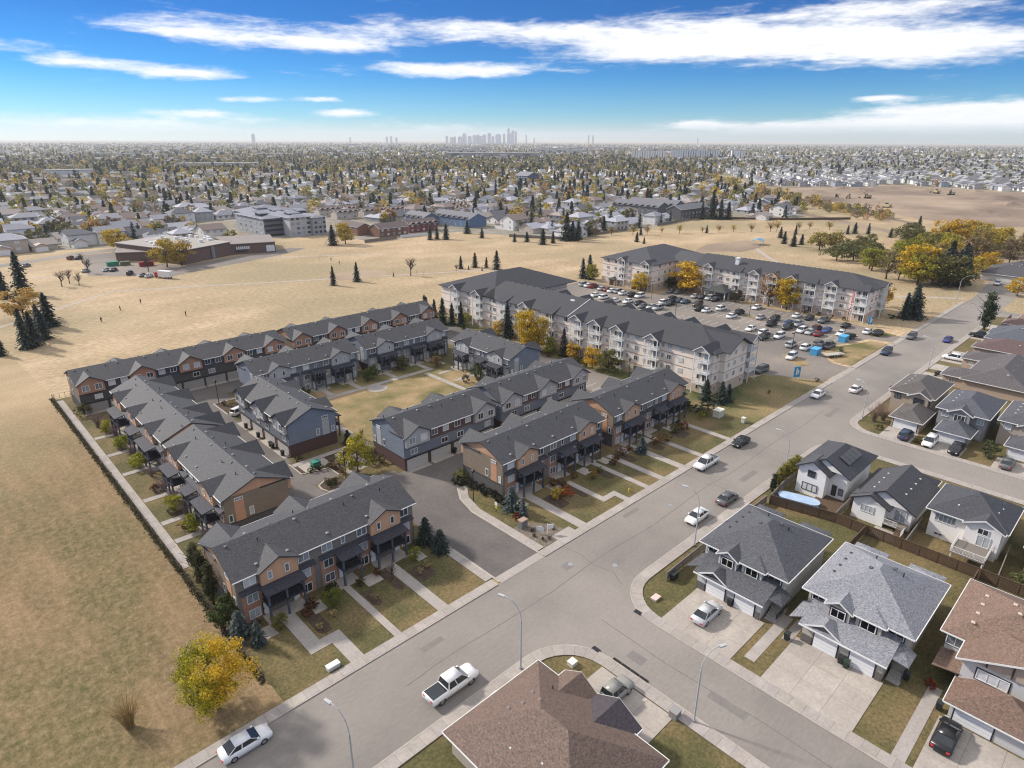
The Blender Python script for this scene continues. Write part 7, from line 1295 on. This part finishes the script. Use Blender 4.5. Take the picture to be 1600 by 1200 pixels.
def suburb():
    r = random.Random(21); H = []; T = []
    # older suburb: rows of houses, back to back, with trees in the yards
    def rows(poly, ang, d0, d1, jit, step, ra, rb, treeq, pale, two):
        ca, sa = math.cos(rad(ang)), math.sin(rad(ang)); n = int(d1/ra)+40
        y = -d1; k = 0
        while y < d1:
            x = -d1; br = r.uniform(90, 170)
            while x < d1:
                X, Y = 500+x*ca-y*sa, 500+x*sa+y*ca; dd = math.hypot(X, Y)
                if d0 <= dd < d1 and in_view(X, Y) and inside((X, Y), poly) and not any(inside((X, Y), q) for q in KEEP):
                    if r.random() < .93: H.append((dd, X+r.uniform(-jit, jit), Y+r.uniform(-jit, jit), rad(ang+(0 if k % 2 else 180))+r.uniform(-.12, .12), pale, 2 if r.random() < two else 1))
                    q = treeq
                    while q > 0:
                        if r.random() < q: T.append((dd, X+r.uniform(-10, 10), Y+r.uniform(6, 13)*(1 if r.random() < .5 else -1)))
                        q -= 1
                br -= step; x += step+r.uniform(0, 1.5)
                if br < 0: x += 16; br = r.uniform(90, 170)
            y += ra if k % 2 else rb; k += 1
    rows(EDGE, 4, 300, 620, 1.6, 15.5, 20, 31, 1.3, 0, .25); rows(EDGE, 20, 620, 1050, 1.6, 15.5, 20, 31, 1.25, 0, .25); rows(EDGE, -14, 1050, 2300, 3, 17, 22, 34, 1.2, 0, .25)
    rows(NEWEST, 33, 500, 2600, .6, 11.5, 19, 27, .18, 1, 1.0)
    # far field of roofs
    for _ in range(2600):
        a = rad(r.uniform(-40, 40)); d = 2000*(4.2**r.random()); X, Y = d*(CF.x*math.cos(a)+CR.x*math.sin(a)), d*(CF.y*math.cos(a)+CR.y*math.sin(a))
        H.append((d, X, Y, r.uniform(0, 3.1), 2, 1 if r.random() < .6 else 2))
    H.sort(key=lambda h: h[0]); near = [h for h in H if h[4] == 0][:225]+[h for h in H if h[4] == 1][:70]; ns = set(id(h) for h in near); cnt = {}
    for h in near:
        d, X, Y, a, pale, n2 = h; v = r.randrange(6); wn = r.choice(['white', 'white', 'beige', 'cream', 'grey'] if not pale else ['white', 'grey', 'grey', 'blue grey']); rn = r.choice(['grey', 'grey', 'brown', 'tan', 'dark', 'pale grey'] if not pale else ['dark', 'dark', 'grey'])
        s = sector(X, Y); key = (rn, wn, s, n2, pale); c = cnt[key] = cnt.get(key, 0)+1
        lab = f'{rn} roofed {wn} {"two storey house" if n2 == 2 else "bungalow"} {s}, {"new estate, " if pale else ""}{ORD[min(c, 40)-1]} nearest such'
        t = thing('suburban_house', lab, 'house', (X, Y, .02), a, 'houses of the new estate' if pale else 'houses of the suburb', None, None, r.uniform(1.05, 1.3) if not pale else r.uniform(.9, 1.02))
        Wm, Rm = house_meshes(v, n2); ob('wall', Wm, t, color=WALLC[wn]); ob('roof', Rm, t, color=ROOFC[rn])
    # the remaining roofs as one mass
    geo = {}
    verts = []; faces = []; mi = []; off = 0
    for h in H:
        if id(h) in ns: continue
        d, X, Y, a, pale, n2 = h; ca, sa = math.cos(a), math.sin(a); k = 1.0 if pale != 2 else r.uniform(1.0, 1.6)
        w, dp, hh = r.uniform(5, 6.6)*k, r.uniform(4.2, 5.2)*k, (2.8*n2)*k; rz = hh+dp*.45
        if pale == 2 and r.random() < .05: w *= 4; dp *= 3; hh = r.uniform(7, 12); rz = hh+.3
        P = [(-w, -dp, 0), (w, -dp, 0), (w, dp, 0), (-w, dp, 0), (-w, -dp, hh), (w, -dp, hh), (w, dp, hh), (-w, dp, hh), (-w*1.06, -dp*1.12, hh-.1), (w*1.06, -dp*1.12, hh-.1), (w*1.06, dp*1.12, hh-.1), (-w*1.06, dp*1.12, hh-.1), (-w*.9, 0, rz), (w*.9, 0, rz)]
        verts += [(X+x*ca-y*sa, Y+x*sa+y*ca, z) for x, y, z in P]; o = off; off += 14
        wm = r.choice((0, 0, 1, 2)) if pale != 1 else r.choice((0, 2, 2)); rm = (3+r.choice((0, 0, 1, 2))) if pale != 1 else r.choice((3, 5, 5))
        for f, m in (((0, 1, 5, 4), wm), ((1, 2, 6, 5), wm), ((2, 3, 7, 6), wm), ((3, 0, 4, 7), wm), ((8, 9, 13, 12), rm), ((10, 11, 12, 13), rm), ((8, 12, 11), wm), ((9, 10, 13), wm)): faces.append(tuple(o+i for i in f)); mi.append(m)
    me = bpy.data.meshes.new('distant_houses'); me.from_pydata(verts, [], faces)
    for m in ('far_wall_white', 'far_wall_beige', 'far_wall_grey', 'far_roof_grey', 'far_roof_brown', 'far_roof_dark'): me.materials.append(MATS[m])
    me.polygons.foreach_set('material_index', mi); o = struct('distant_houses', me, kind='stuff'); o['label'] = 'far roofs of the suburb reaching to the horizon'
    # trees: the nearest as individuals, the rest as masses by kind
    for _ in range(19000):
        a = rad(r.uniform(-40, 40)); d = 1250*(6.4**r.random()); X, Y = d*(CF.x*math.cos(a)+CR.x*math.sin(a)), d*(CF.y*math.cos(a)+CR.y*math.sin(a))
        if inside((X, Y), SITE) or (inside((X, Y), NEWEST) and r.random() < (.9 if d < 1500 else .25)): continue
        T.append((d, X, Y))
    for _ in range(260):       # brush along the greenbelt
        q = r.random(); i = min(3, int(q*4)); A = [(560, 150), (640, 235), (760, 345), (980, 552), (1210, 762)]; u = q*4-i; X = A[i][0]+(A[i+1][0]-A[i][0])*u+r.uniform(-16, 16); Y = A[i][1]+(A[i+1][1]-A[i][1])*u+r.uniform(6, 30); T.append((math.hypot(X, Y), X, Y, 'brush'))
    T.sort(key=lambda q: q[0]); left = max(0, 297-TREES_BUILT[0]); cnt = {}
    KIND = [('dark spruce', 'spruce far', SPR, .34), ('yellow tree', 'far', (.54, .38, .07), .13), ('yellow green tree', 'far', (.32, .29, .08), .15), ('olive tree', 'far', (.17, .165, .07), .14), ('orange tree', 'far', (.42, .25, .10), .05), ('brown grey tree', 'far', (.26, .205, .15), .19)]
    def pick():
        q = r.random()
        for k in KIND:
            q -= k[3]
            if q < 0: return k
        return KIND[0]
    rest = {k[0]: [] for k in KIND}
    for t in T:
        k = (pick() if t[0] < 1300 or r.random() < .35 else KIND[r.choice((0, 2, 3, 3, 5, 5))]) if len(t) == 3 else KIND[r.choice((1, 2, 3, 5, 4))]
        h = r.uniform(7, 14) if k[0] == 'dark spruce' else r.uniform(5, 11.5)
        if len(t) == 4: h = r.uniform(3, 8)
        if left > 0:
            left -= 1; s = sector(t[1], t[2]); c = cnt[(k[0], s)] = cnt.get((k[0], s), 0)+1
            tree(f'{k[0]} among the houses {s}, {ORD[min(c, 40)-1]} nearest such', t[1], t[2], h, k[1], k[2], 'trees among the suburb houses', 1.15)
        else: rest[k[0]].append((t[0], t[1], t[2], h))
    nr = np.random.default_rng(9)
    for k in KIND:
        L = np.array(rest[k[0]]); P = []; N = []; U = []; S = []
        for lo, hi, m in ((0, 700, 90), (700, 1200, 44), (1200, 2200, 20), (2200, 1e9, 7)):
            q = L[(L[:, 0] >= lo) & (L[:, 0] < hi)]; n = len(q)
            if not n: continue
            h = np.repeat(q[:, 3], m); c = np.repeat(q[:, 1:3], m, 0); u = nr.random(n*m); a = nr.random(n*m)*6.283
            if k[0] == 'dark spruce': z = .06+.92*u; R = .24*(1-z)**.85*nr.uniform(.5, 1.15, n*m)
            else: z = .16+.82*u; R = .46*np.sqrt(np.maximum(1-((z-.56)/.46)**2, .02))*np.sqrt(nr.uniform(.35, 1.1, n*m))
            d = np.stack([np.cos(a), np.sin(a), nr.normal(size=n*m)*.6+.3], 1)
            P.append(np.stack([c[:, 0]+np.cos(a)*R*h, c[:, 1]+np.sin(a)*R*h, z*h], 1)); N.append(d+nr.normal(size=d.shape)*.4); U.append(nr.normal(size=d.shape)); S.append(h*nr.uniform(.6, 1.2, n*m)*(.62/math.sqrt(m)))
        P, N, U, S = map(np.concatenate, (P, N, U, S))
        o = struct('distant_trees', quads_mesh('distant_trees', P, N, U, S, 'needle' if k[0] == 'dark spruce' else 'leaf'), k[2], 'stuff'); o['label'] = f'far {k[0]}s scattered through the suburb'
def landmarks():
    def block(name, label, cat, x, y, rz, parts, group=None):
        t = thing(name, label, cat, (x, y, .02), rz, group)
        for nm, b, m, c in parts: ob(nm, b.mesh(nm, m), t, color=c)
        return t
    # school
    t = wthing('school_building', 'low brown brick school with flat roofs across the dry field', 'school', 112, 365)
    BRK = (.21, .135, .115)
    for nm, poly, h in (('wall', [(100, 337), (129, 350.5), (112, 398), (84, 386)], 6.8), ('wing_wall', [(79, 368), (99, 357), (106, 386), (88, 398)], 4.4), ('wing_wall', [(129.2, 351), (150.5, 344), (160, 372), (133, 384)], 5.4)):
        ob(nm, MB().prism(poly, 0, h).mesh(nm, 'brickwork'), t, color=BRK); c = [sum(p[0] for p in poly)/4, sum(p[1] for p in poly)/4]
        ob('flat_roof', MB().prism([(c[0]+(x-c[0])*1.03, c[1]+(y-c[1])*1.03) for x, y in poly], h, h+.3).mesh('flat_roof', 'stucco'), t, color=(.30, .265, .25) if h < 6 else (.40, .37, .345))
    for i in range(26):
        x, y = rng.uniform(96, 124), rng.uniform(350, 386); ob('roof_unit', MB().cbox(x, y, 7.1, rng.uniform(1, 3), rng.uniform(1, 2), rng.uniform(.5, 1.6)).mesh('roof_unit', 'trim'), t)
    ob('metal_door', MB().add([(117, 344.6, 0), (119, 345.5, 0), (119, 345.5, 6.5), (117, 344.6, 6.5)], [(0, 1, 2, 3)]).mesh('metal_door', 'plastic'), t, color=(.22, .22, .24)).location.y -= .25
    ob('window_band', MB().add([(131, 350.2, 1.2), (137, 348.2, 1.2), (137, 348.2, 4), (131, 350.2, 4)], [(0, 1, 2, 3)]).mesh('window_band', 'window_glass'), t).location.y -= .12
    for i in range(7): ob('wall_letter', MB().box(0, .65, -.1, 0, 0, 1.5).mesh('wall_letter', 'trim'), t, (131.6+i*.95, 349.8-i*.31, 2.6), rad(-18))
    ob('window_band', MB().add([(146, 345.4, .6), (150, 344.1, .6), (150, 344.1, 4), (146, 345.4, 4)], [(0, 1, 2, 3)]).mesh('window_band', 'trim'), t).location.y -= .12
    # grey stepped apartment block
    t = wthing('apartment_building', 'grey four storey apartment block with stepped roofs behind the school', 'apartment building', 205, 430)
    GA = (.40, .41, .43)
    wall(t, 171, 183, 404, 445, 11.2, GA); wall(t, 183.1, 197, 393, 440, 11.8, (.55, .56, .58)); wall(t, 197.1, 206, 390, 440, 11.2, GA); wall(t, 178, 212, 440.1, 466, 11.2, GA)
    for x0, x1, y0, y1, z in ((171, 183, 404, 446, 11.2), (183, 197, 393, 441, 11.8), (197, 206, 390, 441, 11.2), (178, 212, 440, 467, 11.3)): hroof(t, x0, x1, y0, y1, z, .22, 'y', (1, 1), (3.4, 3.5, 3.8), .8)
    for x0, x1, y0, y1 in ((173, 178, 412, 420), (187, 193, 400, 408), (199, 204, 412, 420), (186, 192, 446, 454), (188, 194, 424, 432)): wall(t, x0, x1, y0, y1, 13.6, (.12, .12, .13), name='roof_monitor', z0=11); ob('monitor_roof', MB().slab([(x0-1, y0-1, 13.4), (x1+1, y0-1, 13.4), (x1+1, y1+1, 14.4), (x0-1, y1+1, 14.4)], .3).mesh('monitor_roof', 'shingle'), t, color=(3.4, 3.5, 3.8))
    for k in range(4):
        for x in (185, 188.5, 192, 195.5): window(t, x, 392.9, 1.2+k*2.9, 2.0, 1.4, 0, 2, pane=False, fr='dark_trim')
        for x in (173, 177, 181): ob('balcony', MB().box(x-1.8, x+1.8, 402.2, 404, .3+k*2.9, 1.4+k*2.9).mesh('balcony', 'dark_trim'), t)
        for y in (408, 416, 424, 432, 440): window(t, 170.9, y, 1.2+k*2.9, 2.4, 1.4, -PI/2, 2, pane=False)
        for x in (199, 202, 205): window(t, x, 389.9, 1.2+k*2.9, 1.6, 1.4, 0, 2, pane=False, fr='dark_trim')
    # rows of townhouses at the field edge
    def row(label, x0, x1, y0, y1, n, h, wc, rc, axis, face, m='siding'):
        t = wthing('townhouse_row', label, 'townhouse', (x0+x1)/2, (y0+y1)/2, 'townhouse rows beyond the field'); wall(t, x0, x1, y0, y1, h, wc, m); hroof(t, x0, x1, y0, y1, h, .42, axis, (0, 0), rc, .5, 'roof', 'trim', wc)
        for i in range(n):
            for k in range(int(h/2.7)):
                if axis == 'x': window(t, x0+(x1-x0)*(i+.5)/n, y0-.04, 1+k*2.7, 1.6, 1.3, 0, 2, pane=False)
                else: window(t, x0-.04, y0+(y1-y0)*(i+.5)/n, 1+k*2.7, 1.6, 1.3, -PI/2, 2, pane=False)
            if face:
                g = MB(); u = (x0+(x1-x0)*(i+.5)/n, y0+(y1-y0)*(i+.5)/n)
                if axis == 'x': hip(g, u[0]-2.2, u[0]+2.2, y0-.8, y0+3, h, .6, .3, 'y', (0, 1), .12)
                else: hip(g, x0-.8, x0+3, u[1]-2.2, u[1]+2.2, h, .6, .3, 'x', (0, 1), .12)
                ob('cross_gable', g.mesh('cross_gable', 'shingle'), t, color=rc)
    row('brown brick townhouse row nearest the field car park', 222, 243, 352, 364, 5, 5.6, (.24, .13, .095), (2.0, 1.5, 1.35), 'x', False, 'brickwork'); row('second brown brick townhouse behind the first', 216, 226, 368, 392, 4, 5.6, (.26, .14, .10), (1.9, 1.4, 1.25), 'y', False, 'brickwork'); row('dark red townhouse row beside the brick ones', 248, 271, 357, 369, 5, 5.6, (.23, .075, .07), (2.0, 1.6, 1.45), 'x', True)
    row('blue townhouse row facing the dry field', 293, 309, 350, 392, 7, 6.2, (.13, .20, .34), (2.6, 2.6, 2.6), 'y', True); row('slate blue townhouse row behind the blue one', 274, 289, 378, 402, 4, 6, (.16, .20, .27), (2.8, 2.8, 2.7), 'y', True)
    row('long dark townhouse row by the spruce clump', 444, 484, 277, 290, 8, 8, (.115, .115, .125), (2.4, 2.4, 2.4), 'x', False); row('dark townhouse row behind the long one, left', 446, 462, 300, 345, 8, 8, (.15, .16, .175), (2.5, 2.5, 2.5), 'y', True); row('dark townhouse row behind the long one, right', 470, 486, 300, 348, 8, 8, (.16, .165, .18), (2.5, 2.5, 2.5), 'y', True)
    row('navy apartment house with pale hip roof in mid suburb', 640, 662, 640, 664, 5, 12, (.09, .12, .17), (3.6, 3.6, 3.6), 'y', False)
    for i, (x, y) in enumerate(((300, 455), (322, 452), (344, 449), (300, 482), (322, 479), (344, 476))): row(ORD[i]+' row of cream townhouses with rusty roofs behind the brick ones', x-50, x-32, y, y+9, 4, 5.4, (.60, .53, .47), (2.6, 2.0, 1.7), 'x', True)
    # pale fences at the field edge
    fence('pale grey fence beside the brick townhouse car park', [(203, 339), (226, 339.6)], 2.0, 'grey_wood', .4); fence('white fence before the dark red townhouses', [(230.8, 342.3), (250, 341)], 1.8, 'trim', .4); fence('pale fence along the park below the dark townhouses', [(400, 268), (449, 272)], 2.0, 'grey_wood', .4); fence('dark park fence beyond the far apartments', [(470, 264), (506, 222), (548, 190)], 1.8, 'wood', .4); fence('board fence along the field edge houses', [(284, 300), (300, 270), (364, 268)], 1.8, 'grey_wood', .4)
    # big far buildings
    def slabb(label, x, y, rz, w, d, h, wc, nx, nz, name='apartment_block', cat='apartment building', grp='white apartment blocks on the horizon side'):
        t = thing(name, label, cat, (x, y, 0), rz, grp); ob('wall', MB().box(-w/2, w/2, -d/2, d/2, 0, h).mesh('wall', 'stucco'), t, color=wc); ob('flat_roof', MB().box(-w/2-.6, w/2+.6, -d/2-.6, d/2+.6, h, h+1).mesh('flat_roof', 'stucco'), t, color=(.3, .3, .3))
        for i in range(nx): ob('window_strip', MB().box(-w/2+w*(i+.32)/nx, -w/2+w*(i+.62)/nx, -d/2-.25, -d/2+.1, 2, h-1.5).mesh('window_strip', 'window_glass'), t)
        b = MB()
        for k in range(1, nz): b.box(-w/2-.1, w/2+.1, -d/2-.5, -d/2+.05, h*k/nz, h*k/nz+.7)
        ob('floor_band', b.mesh('floor_band', 'stucco'), t, color=wc)
    a = rad(46.267-90-12)
    slabb('pale apartment block, left of the three beyond the greenbelt', 1765, 1235, a, 105, 24, 26, (.84, .84, .85), 14, 6); slabb('long grey apartment block, middle of the three beyond the greenbelt', 1945, 1185, a, 150, 24, 28, (.72, .73, .77), 20, 6); slabb('white apartment block, right of the three beyond the greenbelt', 2040, 1085, a, 40, 24, 27, (.88, .88, .87), 5, 6)
    slabb('wide grey commercial hall far behind the suburb', 1480, 1640, rad(-46), 300, 90, 16, (.27, .27, .29), 4, 2, 'commercial_hall', 'hall', None); slabb('long white school roofed hall far left', 520, 1410, rad(-30), 150, 50, 10, (.62, .61, .6), 6, 2, 'commercial_hall', 'hall', None); slabb('white hall with curved front at the far left', 225, 1225, rad(-15), 62, 34, 11, (.68, .68, .67), 5, 3, 'commercial_hall', 'hall', None)
    for i, (x, y, w, h) in enumerate(((1900, 2300, 160, 12), (2300, 2100, 220, 14), (2100, 2600, 180, 12), (2700, 2500, 260, 14), (1500, 2400, 140, 10), (2900, 2000, 150, 16), (2500, 3000, 300, 14), (3300, 2700, 300, 15), (1000, 2200, 120, 10), (600, 2500, 130, 10))): slabb(ORD[i]+' pale warehouse from the front in the hazy middle distance', x, y, rad(-46+rng.uniform(-10, 10)), w, 70, h, (.5, .5, .5), 3, 2, 'warehouse', 'warehouse', 'hazy warehouses')
    # downtown skyline
    r = random.Random(3)
    def tower(label, px, hpx, wpx, d=9000):
        a = math.atan((px-800)/1002.37/.934); x, y = d*(CF.x*math.cos(a)+CR.x*math.sin(a)), d*(CF.y*math.cos(a)+CR.y*math.sin(a)); h = 58+hpx/1002*d*.70; w = wpx/1002*d*.9
        t = thing('skyscraper', label, 'skyscraper', (x, y, 0), rad(46), 'downtown skyline'); ob('shaft', MB().box(-w/2, w/2, -w/2, w/2, 0, h*.92).mesh('shaft', 'stucco'), t, color=(.62, .64, .68)); ob('crown_block', MB().box(-w*.32, w*.32, -w*.32, w*.32, h*.92, h).mesh('crown_block', 'stucco'), t, color=(.58, .60, .65))  # pale tower tones have part of the distance haze put into the colour
    for i, (px, hp, wp) in enumerate(((710, 6, 4), (717, 4, 6), (721, 5, 3), (728, 5, 7), (734, 11, 6), (741, 6, 6), (748, 8, 7), (753, 9, 4), (761, 9, 6), (768, 12, 6), (773, 6, 4), (780, 10, 9), (788, 11, 4), (794, 22, 4), (800, 17, 5), (804, 16, 3), (818, 9, 2), (797, 11, 12), (757, 6, 8), (829, 3, 2))): tower(ORD[i]+' tower of the hazy downtown skyline, counted from the left', px, hp, wp)
    for i, (px, hp, wp) in enumerate(((628, 4, 3), (634, 5, 3), (641, 3, 3), (446, 8, 4), (903, 9, 2.5), (909, 8, 2.5), (578, 3, 2), (1052, 4, 2))): tower(ORD[i]+' lone far tower away from the skyline cluster', px, hp, wp)
    # excavators on the site
    for i, (x, y, rz) in enumerate(((752, 267, .4), (768, 253, 2.4), (668, 202, 1.2), (902, 223, .9), (892, 205, 2.9), (742, 275, 3.6))):
        t = thing('excavator', ORD[i]+' tan excavator on the building site, from the left', 'excavator', (x, y, .05), rz, 'excavators on the building site', None, None, 1.5)
        for s in (-1, 1): ob('track', MB().prism([(-2, -.3), (-1.7, -.3), (1.7, -.3), (2, -.3), (2, .3), (-2, .3)], 0, .9).mesh('track', 'rubber'), t, (0, s*1.1, 0))
        ob('body', MB().box(-2.2, 1.2, -1.3, 1.3, 1.0, 2.4).mesh('body', 'plastic'), t, color=(.45, .36, .2)); ob('cab', MB().box(.2, 1.6, -1.2, -.1, 1.0, 3.2).mesh('cab', 'car_glass'), t); ob('boom', MB().tube([(1.0, .4, 1.8), (3.6, .4, 4.6), (5.6, .4, 3.4)], [.35, .3, .2], 6).mesh('boom', 'plastic'), t, color=(.45, .36, .2)); ob('stick', MB().tube([(5.6, .4, 3.4), (6.2, .4, 1.0)], .18, 6).mesh('stick', 'plastic'), t, color=(.45, .36, .2)); ob('bucket', MB().box(5.6, 6.6, -.1, .9, .3, 1.1).mesh('bucket', 'black_metal'), t)
    # park shelter and backstop
    t = thing('picnic_shelter', 'blue roofed shelter beside the running infield', 'shelter', (372, 178, .03), .3); ob('roof', MB().slab([(-4, -3, 2.6), (4, -3, 2.6), (4, 0, 3.6), (-4, 0, 3.6)], .15).slab([(-4, 0, 3.6), (4, 0, 3.6), (4, 3, 2.6), (-4, 3, 2.6)], .15).mesh('roof', 'plastic'), t, color=(.2, .38, .55)); [ob('post', MB().box(x-.1, x+.1, y-.1, y+.1, 0, 2.7).mesh('post', 'trim'), t) for x in (-3.6, 3.6) for y in (-2.6, 2.6)]
    for i, (x, y) in enumerate(((156, 304), (172, 243.5))):
        t = thing('soccer_goal', ('soccer goal beside the far field path', 'soccer goal on the open field by the bare tree')[i], 'goal', (x, y, .02), .9, 'soccer goals'); ob('goal_frame', MB().tube([(-3.6, 0, 0), (-3.6, 0, 2.4), (3.6, 0, 2.4), (3.6, 0, 0)], .07, 6).mesh('goal_frame', 'lamp_white'), t)
far_ground(); landmarks(); suburb()
def air():
    m = bpy.data.materials.new('haze'); m.use_nodes = True; nt = m.node_tree; nt.nodes.clear(); o = nt.nodes.new('ShaderNodeOutputMaterial'); v = nt.nodes.new('ShaderNodeVolumePrincipled')
    v.inputs['Color'].default_value = (.86, .90, .97, 1); v.inputs['Density'].default_value = HAZE; v.inputs['Anisotropy'].default_value = .2; nt.links.new(v.outputs[0], o.inputs['Volume']); MATS['haze'] = m
    struct('haze', MB().box(-2500, 13500, -2500, 13500, -1.0, 200).mesh('haze', 'haze'), kind='stuff')
HAZE = 7.0e-5
air()
